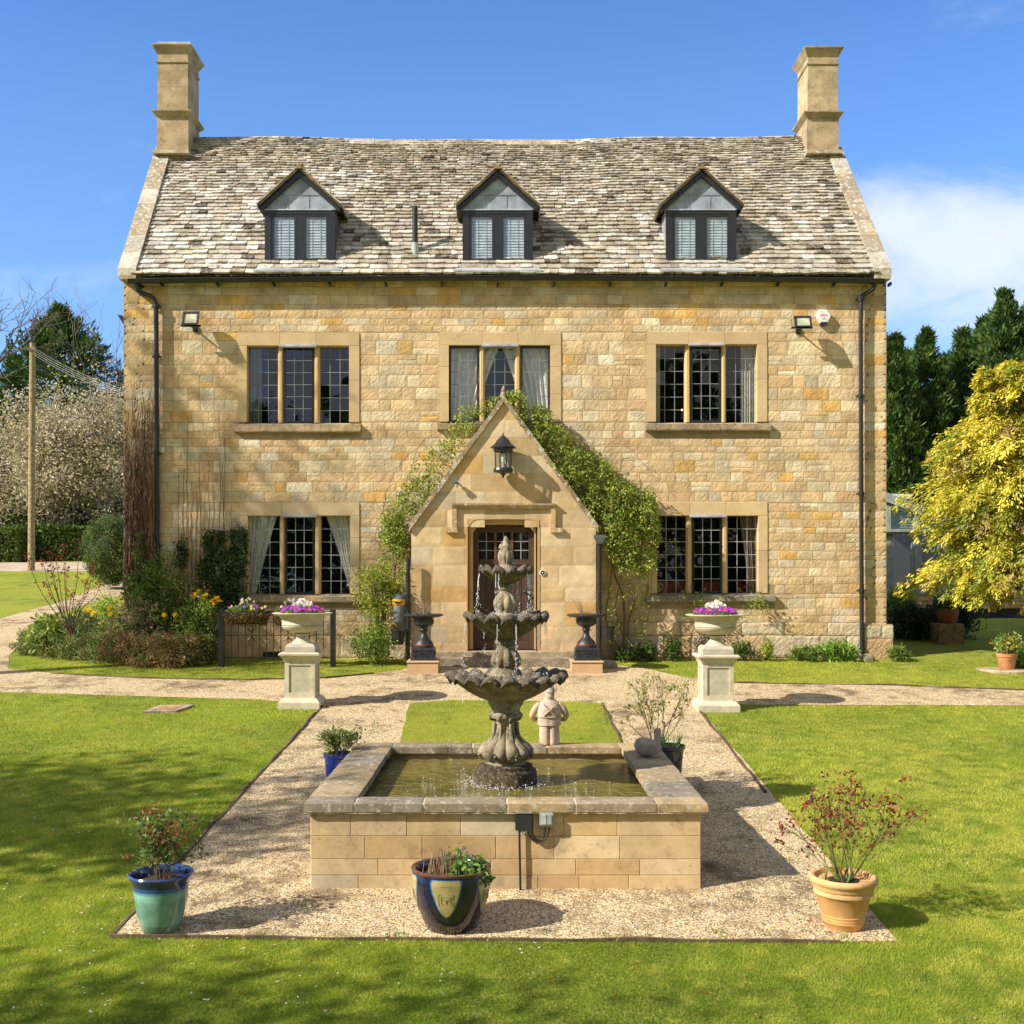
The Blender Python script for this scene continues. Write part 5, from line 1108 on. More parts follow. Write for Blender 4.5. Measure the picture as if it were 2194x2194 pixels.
# ------------------------------------------------------------------ pedestals with urns
def pedestal(px, py, D, lab, ulab, flab, yaw=0):
    x = X(px, D); z0 = gz(D)-.01; s = D/F
    th_ = thing('urn_pedestal', lab, 'pedestal', (x, D, z0), 'cast stone pedestals by the path'); t = (.62, .56, .43); zz = lambda q: z0+q
    k = MB(); k.sq([(.265, .265, zz(-.1)), (.265, .265, zz(.07)), (.255, .255, zz(.085)), (.225, .225, zz(.12)), (.205, .205, zz(.125))], x, D, t); k.build('base', CASTM, th_)
    k = MB(); h0, h1, hw, fr_ = .125, .60, .195, .055
    k.sq([(hw-.014, hw-.014, zz(h0)), (hw-.014, hw-.014, zz(h1))], x, D, (.52, .48, .36))
    for ax in range(4):
        ca, sa_ = math.cos(ax*math.pi/2), math.sin(ax*math.pi/2)
        e_ = .0205 if ax % 2 else 0.
        for (u0, u1, v0, v1) in ((-hw+e_, -hw+fr_, h0, h1), (hw-fr_, hw-e_, h0, h1), (-hw+fr_, hw-fr_, h0, h0+.07), (-hw+fr_, hw-fr_, h1-.05, h1)):
            P = [(u, d, v_) for v_ in (v0, v1) for d in (-hw, -hw+.02) for u in (u0, u1)]
            k.add([(x+p[0]*ca-p[1]*sa_, D+p[0]*sa_+p[1]*ca, zz(p[2])) for p in P], [(0, 1, 5, 4), (2, 6, 7, 3), (0, 4, 6, 2), (1, 3, 7, 5), (4, 5, 7, 6), (0, 2, 3, 1)], t)
    k.build('shaft', CASTM, th_)
    k = MB(); k.sq([(.205, .205, zz(.60)), (.215, .215, zz(.63)), (.24, .24, zz(.665)), (.262, .262, zz(.68)), (.265, .265, zz(.70)), (.245, .245, zz(.715)), (.2, .2, zz(.718))], x, D, (.60, .54, .42)); k.build('cap', CASTM, th_)
    zt_ = zz(.716); u = thing('garden_urn', ulab, 'urn', (x, D, zt_), 'wide stone urns on pedestals'); c = (x, D, zt_)
    k = MB(); k.sq([(.19, .19, zt_), (.195, .195, zt_+.01), (.195, .195, zt_+.07), (.17, .17, zt_+.105), (.12, .12, zt_+.11)], x, D, (.50, .46, .38)); k.build('foot', CASTM, u)
    k = lathe_at([(.15, .10), (.125, .125), (.085, .165), (.062, .205), (.068, .215), (.095, .222), (.10, .232), (.07, .24), (.075, .25)], c, 40, t); k.build('stem', CASTM, u, True)
    k = lathe_at([(.08, .245), (.12, .255), (.20, .275), (.245, .305), (.262, .335), (.25, .345), (.268, .352), (.262, .372), (.262, .40), (.28, .45), (.31, .485), (.385, .498), (.388, .507), (.365, .512), (.29, .50), (.28, .46), (.0, .46)], c, 72, (.55, .50, .38), lambda i, r_, z_, q: (r_*(1+(.018*np.cos(q*36) if 2 <= i <= 4 or 8 <= i <= 10 else 0)), z_)); k.build('bowl', CASTM, u, True, 50)
    pansies(x, D, zt_+.49, .27, flab)
def pansies(x, y, z, r_, lab, cols=None, n=74, white=True, h=.16, ry=None):
    ry = ry or r_
    th_ = thing('pansies', lab, 'flowers', (x, y, z)); k = MB(); m_ = 900
    a = npr.uniform(0, 6.28, m_); q = np.sqrt(npr.random(m_)); cc = np.stack([x+r_*q*np.cos(a), y+ry*q*np.sin(a), z+npr.random(m_)*h*.7*(1.1-q)], 1)
    d = rdir(m_); d[:, 2] = np.abs(d[:, 2])+.2; k.leaves(cc, d, rdir(m_), .05, .028, pick([(.10, .20, .03), (.18, .28, .05), (.30, .34, .10)], m_)); k.build('foliage', LEAF, th_)
    k = MB()
    for i in range(n*2):
        a = rnd.uniform(0, 6.28); q = math.sqrt(rnd.random()); cx_, cy_ = x+r_*.98*q*math.cos(a), y+ry*.98*q*math.sin(a); top = white and q < .52
        cz_ = z+h*(1.15-q*.9)+rnd.uniform(-.01, .03) if top else z+h*(.75-q*.45)+rnd.uniform(-.02, .03)
        pal = [(.80, .76, .66), (.85, .74, .80), (.70, .62, .40)] if top else (cols or [(.50, .03, .48), (.22, .06, .55), (.62, .08, .50), (.30, .05, .42)])
        col = pick(pal, 1, None, .15)[0]; s_ = rnd.uniform(.019, .030); nrm = np.array([rnd.uniform(-.5, .5), -1, rnd.uniform(.1, 1)]); nrm /= np.linalg.norm(nrm); u_v = np.cross(nrm, [0, 0, 1]); u_v /= np.linalg.norm(u_v); v_v = np.cross(u_v, nrm)
        P = [np.array([cx_, cy_, cz_])+nrm*.004]
        for j in range(10): aa = 2*math.pi*j/10; rr = s_*(1. if j % 2 else .72); P.append(np.array([cx_, cy_, cz_])+rr*(math.cos(aa)*u_v+math.sin(aa)*v_v))
        col5 = np.array([col]*10); P += [P[0]+nrm*.002+.25*s_*(math.cos(q_)*u_v+math.sin(q_)*v_v) for q_ in (0, 2.1, 4.2)]
        k.add(P, np.array([(0, 1+j, 1+(j+1) % 10) for j in range(10)]+[(11, 12, 13)]), np.concatenate([col5, [(.75, .5, .03)]]))
    k.build('blooms', PETAL, th_); return th_
pedestal(648, 1512, 14.62, 'left stone pedestal with recessed panels at the corner of the left lawn', 'wide stone urn on the left pedestal, below the lower left window', 'purple, magenta and white pansies in the left stone urn')
pedestal(1533, 1520, 14.42, 'right stone pedestal with recessed panels at the corner of the right lawn', 'wide stone urn on the right pedestal, below the lower right window', 'purple, magenta and white pansies in the right stone urn')

def iron_urn(px, D, lab, plab, blab):
    x = X(px, D); s = D/F; z0 = Z(1437, D); z1 = Z(1413.5, D)
    p = thing('stone_block', blab, 'plinth', (x, D, z0), 'stone blocks under the black urns'); k = MB()
    k.bbox(x-.235, x+.235, D-.235, D+.235, z0-.1, z1-.035, .012, (.55, .36, .2)); k.build('block', ASHLAR, p); k = MB(); k.bbox(x-.25, x+.25, D-.25, D+.25, z1-.033, z1, .008, (.55, .38, .24)); k.build('slab', ASHLAR, p)
    u = thing('iron_urn', lab, 'urn', (x, D, z1), 'black iron urns beside the front door'); c = (x, D, z1+.001); B = (.028, .032, .042)
    k = lathe_at([(.185, 0), (.19, .02), (.17, .035), (.165, .10), (.18, .13), (.185, .16), (.16, .175), (.155, .20)], c, 4, B); 
    k = MB(); k.sq([(.19, .19, z1+.001), (.19, .19, z1+.025), (.175, .175, z1+.035), (.172, .172, z1+.14), (.185, .185, z1+.165), (.18, .18, z1+.18), (.15, .15, z1+.195)], x, D, B)
    for i in range(26):
        for sd in range(2):
            q = -.15+.30*rnd.random(); zq = z1+.05+.08*rnd.random(); 
            px_, py_ = (x+q, D-.175) if sd == 0 else (x+(.175 if px < 1000 else -.175), D+q)
            k.lathe([(0, -.012), (.012, 0), (0, .012)], (px_, py_, zq), 6, B)
    for i in range(12): q = -.165+.03*i; k.lathe([(0, -.012), (.014, 0), (0, .012)], (x+q, D-.178, z1+.165), 6, B)
    k.build('base', IRON, u)
    k = lathe_at([(.155, .19), (.16, .22), (.15, .225), (.148, .25), (.13, .285), (.085, .33), (.055, .37), (.045, .42), (.05, .45), (.085, .455), (.06, .468), (.055, .49), (.07, .51)], c, 32, np.array([B, B, (.16, .05, .03), B, B, B, B, B, B, B, B, B, B])); k.build('stem', IRON, u, True, 50)
    k = lathe_at([(.06, .505), (.12, .53), (.155, .56), (.16, .60), (.15, .635), (.17, .65), (.255, .668), (.295, .685), (.295, .70), (.27, .712), (.18, .70), (.15, .67), (.0, .66)], c, 48, B, lambda i, r_, z_, q: (r_*(1+(.03*np.cos(q*24) if 6 <= i <= 9 else 0)), z_)); k.build('bowl', IRON, u, True, 50)
    t = thing('dry_plant', plab, 'plant', (x, D, z1+.66)); k = MB()
    for i in range(26):
        a = rnd.uniform(0, 6.28); l_ = rnd.uniform(.12, .30); sp = rnd.uniform(.1, .75); b0 = (x+.05*math.cos(a), D+.05*math.sin(a), z1+.655)
        k.tube([b0, (b0[0]+sp*l_*.5*math.cos(a), b0[1]+sp*l_*.5*math.sin(a), b0[2]+l_*.6), (b0[0]+sp*l_*math.cos(a+.3), b0[1]+sp*l_*math.sin(a+.3), b0[2]+l_)], [.004, .003, .0015], 4, (.30, .22, .17))
    k.build('stems', TWIG, t); k = MB(); n = 60; cc = np.array([x, D, z1+.68])+npr.normal(size=(n, 3))*[.09, .09, .03]; k.leaves(cc, rdir(n), rdir(n), .05, .015, pick([(.16, .18, .05), (.30, .20, .12)], n)); k.build('leaves', LEAF, t)
iron_urn(908, 17.3, 'black cast iron urn to the left of the front door', 'dead twiggy stems in the black urn left of the door', 'low stone block under the black urn left of the door')
iron_urn(1256, 17.3, 'black cast iron urn to the right of the front door', 'sparse pale stems in the black urn right of the door', 'low stone block under the black urn right of the door')

# ------------------------------------------------------------------ growing things
def grow(k, p, d, L, r_, depth, tips, spread=.5, kids=(2, 4), ratio=.72, up=.15, tint=(.16, .12, .09), minr=.004, nseg=4, mid=False):
    p = np.array(p, float); d = np.array(d, float); pts = [p]; dd = d.copy()
    for i in range(nseg):
        dd = dd+npr.normal(0, .10, 3)+[0, 0, up*.15]; dd /= np.linalg.norm(dd); pts.append(pts[-1]+dd*L/nseg)
    rs = np.linspace(r_, max(minr, r_*.62), nseg+1)
    k.tube(pts, list(rs), 7 if r_ > .05 else (5 if r_ > .015 else 3), tint)
    if depth <= 0: tips.append((pts[-1], dd)); return
    if mid or depth <= 1: tips.append((pts[len(pts)//2], dd))
    n = rnd.randint(*kids)
    for i in range(n):
        b0 = pts[-1] if i == 0 else pts[rnd.randint(max(1, nseg//2), nseg)]
        nd = dd+npr.normal(0, spread, 3)+[0, 0, up]; nd /= np.linalg.norm(nd)
        grow(k, b0, nd, L*ratio*rnd.uniform(.75, 1.2), max(minr, r_*.6), depth-1, tips, spread, kids, ratio, up, tint, minr, nseg, mid)
def leafcloud(k, C, per, r_, size, pal, wts=None, elong=2., drp=0., v=.18):
    C = np.array(C, float); n = len(C)*per; cc = np.repeat(C, per, 0)+npr.normal(0, r_, (n, 3)); d = rdir(n); d[:, 2] += drp
    base = np.repeat(pick(pal, len(C), wts, v), per, 0); t = jit(base, n, v); k.leaves(cc, d, rdir(n), size*npr.uniform(.6, 1.3, n), size/elong*npr.uniform(.7, 1.2, n), t)
def shrub(nm, lab, cat, x, y, z, rx, ry, rz, n, size, pal, wts=None, group=None, stems=6, elong=2., surf=.5, cs=None, stemc=(.16, .12, .08)):
    """rounded plant: clumps of small leaves round a few stems"""
    th_ = thing(nm, lab, cat, (x, y, z), group); k = MB()
    for i in range(stems):
        a = rnd.uniform(0, 6.28); q = rnd.uniform(.2, .7); k.tube([(x+.05*math.cos(a), y+.05*math.sin(a), z-.03), (x+rx*q*.6*math.cos(a), y+ry*q*.6*math.sin(a), z+rz*.9), (x+rx*q*math.cos(a), y+ry*q*math.sin(a), z+rz*1.6)], [.012, .008, .004], 4, stemc)
    k.build('stem', TWIG, th_)
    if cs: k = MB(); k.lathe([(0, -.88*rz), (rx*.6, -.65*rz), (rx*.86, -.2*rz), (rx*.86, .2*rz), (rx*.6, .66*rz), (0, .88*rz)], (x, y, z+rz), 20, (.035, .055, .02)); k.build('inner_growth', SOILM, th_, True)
    k = MB(); nc = max(8, n//30); u = rdir(nc); rr = npr.random(nc)**(surf/1.5)
    C = np.stack([x+u[:, 0]*rx*rr, y+u[:, 1]*ry*rr, z+rz+u[:, 2]*rz*rr], 1); C[:, 2] = np.maximum(C[:, 2], z+.02)
    leafcloud(k, C, 30, cs or min(rx, rz)*.16+.01, size, pal, wts, elong, .1); k.build('foliage', LEAF, th_); return th_
def potplant(nm, lab, x, y, z, stems, height, spread, leafpal, size, nleaf, wts=None, extra=None, tc_=(.16, .14, .08), cat='plant', thick=.005, lv=.5):
    th_ = thing(nm, lab, cat, (x, y, z)); k = MB(); tips = []
    for i in range(stems):
        a = rnd.uniform(0, 6.28); q = rnd.uniform(.15, 1)*spread/height; d = np.array([q*math.cos(a), q*math.sin(a), 1.]); d /= np.linalg.norm(d)
        grow(k, (x+.03*math.cos(a), y+.03*math.sin(a), z-.02), d, height*rnd.uniform(.38, .52), thick, 2, tips, .42, (2, 3), .62, .12, tc_, .0016, 4)
    k.build('stems', TWIG, th_); k = MB(); C = np.array([t[0] for t in tips]); leafcloud(k, C, nleaf, size*.55, size, leafpal, wts, 2.1, lv)
    k.build('leaves', LEAF, th_)
    if extra: extra(th_)
    return th_

def pot(nm, lab, x, y, z, prof, mat_, tints, n=48, mod=None, soil=None):
    th_ = thing(nm, lab, 'plant pot', (x, y, z)); k = MB(); k.lathe(prof, (x, y, z), n, np.array(tints), mod, caps=True); k.build('pot', mat_, th_, True, 50)
    if soil: k = MB(); k.lathe([(soil[0], soil[1]-.02), (soil[0], soil[1]), (soil[0]*.5, soil[1]+.012), (0, soil[1]+.015)], (x, y, z), 20, (.07, .045, .03)); k.build('soil', SOILM, th_, True)
    return th_
def atg(px, py): g_ = GP(px, py); return g_
# blue and sea green pot, front left
g_ = atg(345, 1993); x, y, z = g_; z -= .01; s = y/F
BL, DB, GR = (.035, .07, .24), (.012, .025, .10), (.17, .34, .27)
pr = [(.10, 0), (.118, .012), (.135, .07), (.155, .15), (.168, .23), (.172, .275), (.172, .29), (.178, .315), (.186, .345), (.203, .365), (.208, .378), (.202, .388), (.188, .384), (.180, .36), (.165, .25)]
tn = [(.12, .09, .06), (.13, .24, .18), GR, GR, (.20, .40, .33), (.10, .26, .30), (.03, .08, .22), DB, DB, BL, BL, BL, BL, DB, DB]
pot('glazed_pot', 'glazed pot, deep blue above and sea green below, at the gravel corner', x, y, z, pr, GLAZE, tn, 60, lambda i, r_, z_, q: (r_*(1+(.010*np.cos(q*30) if 4 <= i <= 6 else 0)), z_), (.17, .33))
potplant('rose_bush', 'small leafy rose in the blue and green pot', x+.01, y, z+.33, 13, .48, .20, [(.11, .17, .05), (.17, .24, .08), (.28, .12, .05), (.20, .20, .08)], .040, 11, [5, 4, 2, 2])
# navy pot with tan shield panels
g_ = atg(967, 1984); x, y, z = g_; z -= .01
pr = [(.155, 0), (.165, .01), (.20, .09), (.235, .19), (.252, .27), (.258, .34), (.256, .375), (.262, .388), (.262, .402), (.245, .405), (.232, .395), (.225, .36), (.215, .28)]
NV = (.008, .012, .045)
tn = [(.015, .012, .02)]*3+[NV, NV, (.01, .02, .09), NV, (.12, .05, .04), (.16, .07, .055), (.16, .07, .055), (.08, .04, .035), (.06, .03, .025), (.06, .03, .02)]
npot = pot('glazed_pot', 'wide navy glazed pot with tan shield shaped panels in front of the pool', x, y, z, pr, GLAZE, tn, 64, None, (.22, .345))
def rad_at(h): return np.interp(h, [p[1] for p in pr[:9]], [p[0] for p in pr[:9]])
for ci, a0 in enumerate((R(-95), R(-23), R(-167), R(50), R(122))):
    k = MB(); r2 = MB(); e2 = MB(); hs = np.linspace(.13, .372, 15); mm = 10
    for (grow_, kk, col_, off) in ((1.12, r2, (.05, .16, .40), .002), (1., k, (.42, .34, .15), .0035)):
        P = []
        for h_ in hs:
            t = (h_-.13)/(.242); wd = .095*min(1, (t*1.25)**.55)*(1 if t < .93 else 1-(t-.93)*1.5); h2 = .25+(h_-.25)*(1 if grow_ == 1 else 1.05); rr = rad_at(h2)+off
            for j in range(mm+1): aa = a0+(wd*grow_/rr)*(2*j/mm-1); P.append((x+rr*math.cos(aa), y+rr*math.sin(aa), z+h2))
        kk.add(P, [(i*(mm+1)+j, i*(mm+1)+j+1, (i+1)*(mm+1)+j+1, (i+1)*(mm+1)+j) for i in range(14) for j in range(mm)], col_)
    r2.build('panel_border', GLAZE, npot, True); pn = k.build('panel', GLAZE, npot, True)
    def stroke(pts, w_=.004):
        P = []
        for u, h_ in pts: rr = rad_at(h_)+.0042; aa = a0+u/rr; P.append((x+rr*math.cos(aa), y+rr*math.sin(aa), z+h_))
        e2.tube(P, w_, 4, (.25, .19, .08))
    for q in ((.046, .038), (.030, .024)): stroke([(-q[0], .245-q[1]), (q[0], .245-q[1]), (q[0], .245+q[1]), (-q[0], .245+q[1]), (-q[0], .245-q[1])], .003)
    stroke([(-.018, .252), (.018, .252)], .004); stroke([(0, .252), (0, .23)], .004); stroke([(-.03, .335), (.03, .335)], .0025)
    e2.build('moulded_mark', GLAZE, pn)
def herbs(th_):
    k = MB()
    for i in range(40):
        a = rnd.uniform(0, 6.28); q = rnd.uniform(0, .13); h_ = rnd.uniform(.06, .2); cx_ = x-.06+q*math.cos(a); cy_ = y+q*math.sin(a)
        k.tube([(cx_, cy_, z+.35), (cx_+rnd.uniform(-.03, .03), cy_, z+.35+h_)], [.003, .0015], 4, (.33, .23, .14))
    k.build('dead_stalks', TWIG, th_)
    k = MB(); C = np.array([x+.12, y-.05, z+.40])+npr.normal(size=(34, 3))*[.055, .07, .035]; leafcloud(k, C, 16, .02, .035, [(.17, .30, .05), (.12, .24, .08), (.26, .38, .08)], None, 1.3); C = np.array([x+.20, y-.06, z+.34])+npr.normal(size=(10, 3))*[.02, .05, .04]; leafcloud(k, C, 16, .018, .035, [(.08, .18, .05)], None, 1.3); k.build('green_leaves', LEAF, th_)
    k = MB(); C = np.array([x+.085, y-.02, z+.52])+np.array([(0, 0, 0), (.02, 0, -.04)]); leafcloud(k, C, 14, .006, .014, [(.10, .03, .30)]); k.build('flower_spike', PETAL, th_)
potplant('herb_clump', 'mixed green herbs and dry stalks in the navy pot', x+.05, y, z+.35, 7, .17, .14, [(.12, .18, .07), (.25, .22, .10), (.20, .14, .07)], .026, 8, None, herbs, (.2, .15, .08), thick=.003)
# terracotta pot front right
g_ = atg(1807, 1984); x, y, z = g_; z -= .008; TC = (.60, .34, .13); T2 = (.66, .40, .18)
pr = [(.118, 0), (.123, .008), (.135, .045), (.139, .048), (.139, .056), (.136, .058), (.141, .066), (.141, .074), (.139, .076), (.145, .086), (.145, .094), (.143, .096), (.172, .215), (.180, .222), (.190, .228), (.192, .248), (.188, .256), (.194, .262), (.198, .275), (.200, .292), (.212, .300), (.219, .315), (.216, .332), (.203, .342), (.187, .338), (.178, .31)]
pot('terracotta_pot', 'pale terracotta pot with rolled rim at the front right corner of the gravel', x, y, z, pr, TERRA, [TC]*13+[T2]*13, 48, None, (.178, .30))
def tul(th_):
    k = MB()
    for bx_, by_ in ((-.13, -.06), (-.02, -.1)):
        for i in range(5):
            a = rnd.uniform(0, 6.28); h_ = rnd.uniform(.08, .14); cc = np.array([[x+bx_+.01*math.cos(a), y+by_+.01*math.sin(a), z+.30]]); k.leaves(cc, np.array([[.3*math.cos(a), .3*math.sin(a), 1.]]), np.array([[math.sin(a), 0, .1]]), h_, .03, jit((.12, .26, .08), 1))
    k.build('bulb_leaves', LEAF, th_)
potplant('rose_bush', 'bare stemmed rose with dark red young leaves in the front right terracotta pot', x, y, z+.31, 17, .74, .62, [(.20, .035, .025), (.32, .06, .04), (.12, .07, .04), (.30, .30, .06)],   .036, 6, [5, 4, 3, .5], tul, (.22, .24, .08), thick=.006, lv=.1)
# small pots behind the pool
x, y = X(730, 10.35), 10.35; z = gz(y); BLU = (.02, .04, .34)
pot('glazed_pot', 'small bright blue pot behind the left rear corner of the pool', x, y, z, [(.10, 0), (.11, .01), (.135, .18), (.14, .19), (.14, .2), (.148, .36), (.162, .37), (.162, .40), (.145, .40), (.14, .34)], GLAZE, [BLU]*10, 32, None, (.14, .36))
potplant('evergreen_bush', 'bushy green plant in the small blue pot', x, y, z+.36, 12, .32, .17, [(.20, .26, .07), (.28, .30, .12), (.12, .17, .05)], .036, 12)
x, y = X(1432, 10.5), 10.5; z = gz(y); G2 = (.05, .055, .065)
pot('grey_pot', 'dark grey pot partly hidden behind the right rear corner of the pool', x, y, z, [(.10, 0), (.11, .01), (.145, .40), (.16, .41), (.16, .44), (.145, .44), (.14, .38)], GLAZE, [G2]*7, 32, None, (.14, .40))
def daf(th_):
    k = MB()
    for i in range(34):
        a = rnd.uniform(0, 6.28); h_ = rnd.uniform(.12, .24); cc = np.array([[x+.02+.06*math.cos(a), y-.03+.06*math.sin(a), z+.40]]); k.leaves(cc, np.array([[.35*math.cos(a), .35*math.sin(a), 1.]]), np.array([[math.sin(a), .2, .1]]), h_, .018, jit((.10, .24, .06), 1))
    k.build('bulb_leaves', LEAF, th_)
potplant('leggy_shrub', 'leggy shrub with small yellow green leaves in the dark grey pot', x-.12, y, z+.42, 11, .80, .62, [(.34, .34, .10), (.24, .26, .08), (.20, .12, .06)], .036, 8, [4, 4, 1], daf, (.20, .15, .10), thick=.006)
# far right terracotta pot on its round of stone
g_ = atg(2157, 1438); x, y, z = g_
k = MB(); k.lathe([(.42, -.05), (.43, .01), (.40, .03), (0, .032)], (x, y+.1, z), 24, (.50, .38, .26)); tag(k.build('stone_disc', WEATH), 'flat round stone under the far right terracotta pot', 'paving stone')
pot('terracotta_pot', 'small orange terracotta pot on the lawn at the right edge', x, y, z+.03, [(.10, 0), (.11, .01), (.14, .19), (.152, .195), (.158, .245), (.148, .25), (.14, .2)], TERRA, [(.56, .26, .12)]*7, 28, None, (.135, .21))
g2 = potplant('spring_flowers', 'green spring plants with small yellow flowers in the far right pot', x, y, z+.24, 10, .34, .28, [(.30, .32, .08), (.12, .24, .06), (.40, .36, .12)], .06, 9)
k = MB()
for i in range(9): c_ = np.array([[x+rnd.uniform(-.3, .3), y-.08, z+.24+rnd.uniform(.1, .28)]]); leafcloud(k, c_, 6, .012, .04, [(.80, .58, .02)], None, 1.2)
k.build('blooms', PETAL, g2)
shrub('daffodil_clump', 'clump of daffodil leaves on the grass behind the far right pot', 'plant', x+.35, y+.3, gz(y+.3), .35, .2, .17, 900, .14, [(.12, .26, .06), (.20, .34, .09)], stems=2, elong=7)

# inspection cover
g0, g1_ = GP(316, 1525), GP(404, 1517); a, c_ = X(318, 14.3), X(402, 14.3)
k = MB(); z = gz(14.3); pts = [(a, 14.08), (c_-.1, 14.14), (c_+.02, 14.52), (a+.08, 14.48)]
P = [(p[0], p[1], gz(p[1])+.030) for p in pts]+[(p[0], p[1], gz(p[1])-.03) for p in pts]; k.add(P, [(0, 1, 2, 3)]+[(i, 4+i, 4+(i+1) % 4, (i+1) % 4) for i in range(4)], (.50, .42, .34))
o = tag(k.build('drain_cover', WEATH), 'worn square drain cover sunk in the left lawn', 'drain cover')
k = MB(); cxx = np.mean([p[0] for p in pts]); cyy = np.mean([p[1] for p in pts]); P = [(cxx+(p[0]-cxx)*.66, cyy+(p[1]-cyy)*.66, gz(cyy+(p[1]-cyy)*.66)+.034) for p in pts]; k.add(P, [(0, 1, 2, 3)], (.52, .28, .14)); k.build('lid', WEATH, o)

# ---- climbing roses either side of the porch
def poly_pts(poly, n, noisefn=None):
    poly = np.array(poly, float); lo, hi = poly.min(0), poly.max(0); out_ = np.zeros((0, 2))
    while len(out_) < n:
        q = npr.uniform(lo, hi, (n*3, 2)); q = q[inpoly(q[:, 0], q[:, 1], poly)]
        if noisefn is not None: q = q[npr.random(len(q)) < noisefn(q)]
        out_ = np.concatenate([out_, q])
    return out_[:n]
VP = [(.20, .27, .05), (.32, .38, .08), (.12, .18, .03), (.40, .40, .10), (.20, .14, .06)]
def vine(lab, parts, stems, cat='climbing plant', nm='climbing_rose', wts=(4, 5, 2, 2, .8)):
    th_ = thing(nm, lab, cat, (X(parts[0][0][0][0], 18.4), 18.5, 0)); k = MB()
    for pts, r_ in stems:
        pts = sm(pts, 16); m_ = len(pts); k.tube([(X(p[0], 18.35)+rnd.uniform(-.012, .012), 18.42-.05*math.sin(i*.9), Z(p[1], 18.35)) for i, p in enumerate(pts)], list(np.linspace(r_, r_*.4, m_)), 5, (.17, .13, .08))
    k.build('stem', TWIG, th_); k = MB()
    for poly, n, dep, size in parts:
        q = poly_pts(poly, n, lambda q: np.clip((vnoise(q[:, 0]/16, q[:, 1]/16, 11)*.6+vnoise(q[:, 0]/42, q[:, 1]/42, 12)*.6-.22)*1.7, .02, 1))
        yy_ = 18.46-npr.random(n)**1.2*dep; C = np.stack([X(q[:, 0], yy_), yy_, Z(q[:, 1], yy_)], 1); leafcloud(k, C, 9, .035, size, VP, wts, 2, -.05)
    k.build('foliage', LEAF, th_); return th_
vine('loose yellow green climber growing up the left slope of the porch roof',
     [([(868, 1140), (905, 1085), (960, 1005), (1010, 930), (1068, 850), (1040, 855), (985, 870), (960, 930), (905, 965), (885, 1000), (860, 1050), (835, 1090), (828, 1150), (840, 1200), (868, 1200)], 470, .30, .05),
      ([(820, 1100), (868, 1100), (872, 1240), (835, 1230), (815, 1190)], 240, .3, .055)],
     [([(800, 1420), (830, 1300), (850, 1200), (855, 1100), (900, 1020)], .018), ([(790, 1340), (830, 1240), (862, 1150)], .012), ([(850, 1180), (820, 1090), (860, 990), (930, 930)], .007), ([(880, 1010), (900, 950), (960, 910)], .006), ([(840, 1130), (800, 1060), (830, 1010)], .005)])
vine('bushy green climber covering the wall right of the porch',
     [([(1076, 852), (1100, 845), (1140, 870), (1185, 905), (1260, 965), (1330, 1010), (1395, 1055), (1412, 1100), (1408, 1180), (1398, 1240), (1350, 1240), (1310, 1210), (1290, 1150), (1240, 1075), (1180, 990)], 1450, .50, .05),
      ([(1300, 1040), (1395, 1055), (1414, 1120), (1402, 1215), (1340, 1225), (1300, 1150)], 620, .6, .055), ([(1090, 840), (1130, 850), (1180, 885), (1150, 905), (1105, 890)], 90, .25, .05), ([(1290, 1260), (1400, 1250), (1390, 1390), (1310, 1400)], 70, .3, .05)],
     [([(1335, 1405), (1340, 1300), (1315, 1220), (1300, 1130)], .024), ([(1345, 1405), (1350, 1330), (1370, 1240), (1380, 1120)], .018), ([(1338, 1405), (1300, 1330), (1310, 1200), (1250, 1080), (1180, 980)], .014), ([(1350, 1400), (1390, 1320), (1400, 1200)], .010), ([(1340, 1380), (1320, 1290), (1350, 1180)], .010), ([(1300, 1000), (1360, 980), (1420, 1040)], .004), ([(1250, 960), (1330, 950), (1390, 1000)], .004)])
vine('sprig of climber crossing the lower right window glass', [([(1405, 1130), (1440, 1150), (1475, 1165), (1470, 1190), (1410, 1160)], 9, .03, .05)], [([(1395, 1130), (1430, 1160), (1472, 1185)], .003)], nm='climber_sprig')
vine('trailing plant hanging over the sill of the lower right window', [([(1465, 1270), (1510, 1262), (1500, 1330), (1465, 1320)], 26, .15, .05), ([(1600, 1300), (1630, 1262), (1640, 1300), (1620, 1318)], 16, .12, .05)], [([(1480, 1400), (1490, 1330), (1500, 1275)], .006), ([(1640, 1330), (1630, 1290)], .004)], nm='trailing_plant')
vine('wispy growth over the top of the porch in front of the upper middle window', [([(1040, 880), (1075, 845), (1110, 835), (1130, 850), (1200, 900), (1150, 895), (1105, 870)], 60, .3, .045)], [([(1085, 880), (1110, 845), (1150, 850)], .003)], nm='climber_sprig')
def bushat(nm, lab, px, pyt, pyb, rpx, D, n, size, pal, wts=None, ry=None, **kw):
    z0 = gz(D); h_ = (Z(pyt, D)-z0)/2; return shrub(nm, lab, 'bush' if 'cat' not in kw else kw.pop('cat'), X(px, D), D, z0 if pyb is None else Z(pyb, D), rpx*D/F, ry or min(rpx*D/F, .35), h_ if pyb is None else (Z(pyt, D)-Z(pyb, D))/2, n, size, pal, wts, **kw)
YG = [(.30, .34, .05), (.20, .26, .04), (.40, .42, .09)]; DG = [(.07, .13, .03), (.12, .18, .04), (.05, .09, .025)]; MG = [(.15, .23, .05), (.22, .30, .07), (.11, .17, .04)]
bushat('trained_shrub', 'yellow green bush against the wall between the left window and the porch', 812, 1205, 1330, 48, 18.15, 3600, .055, YG, stems=9)
bushat('evergreen_bush', 'low bright green bush at the foot of the wall left of the hose reel', 800, 1335, None, 44, 17.95, 3000, .05, [(.20, .30, .05), (.14, .24, .04), (.30, .36, .08)])
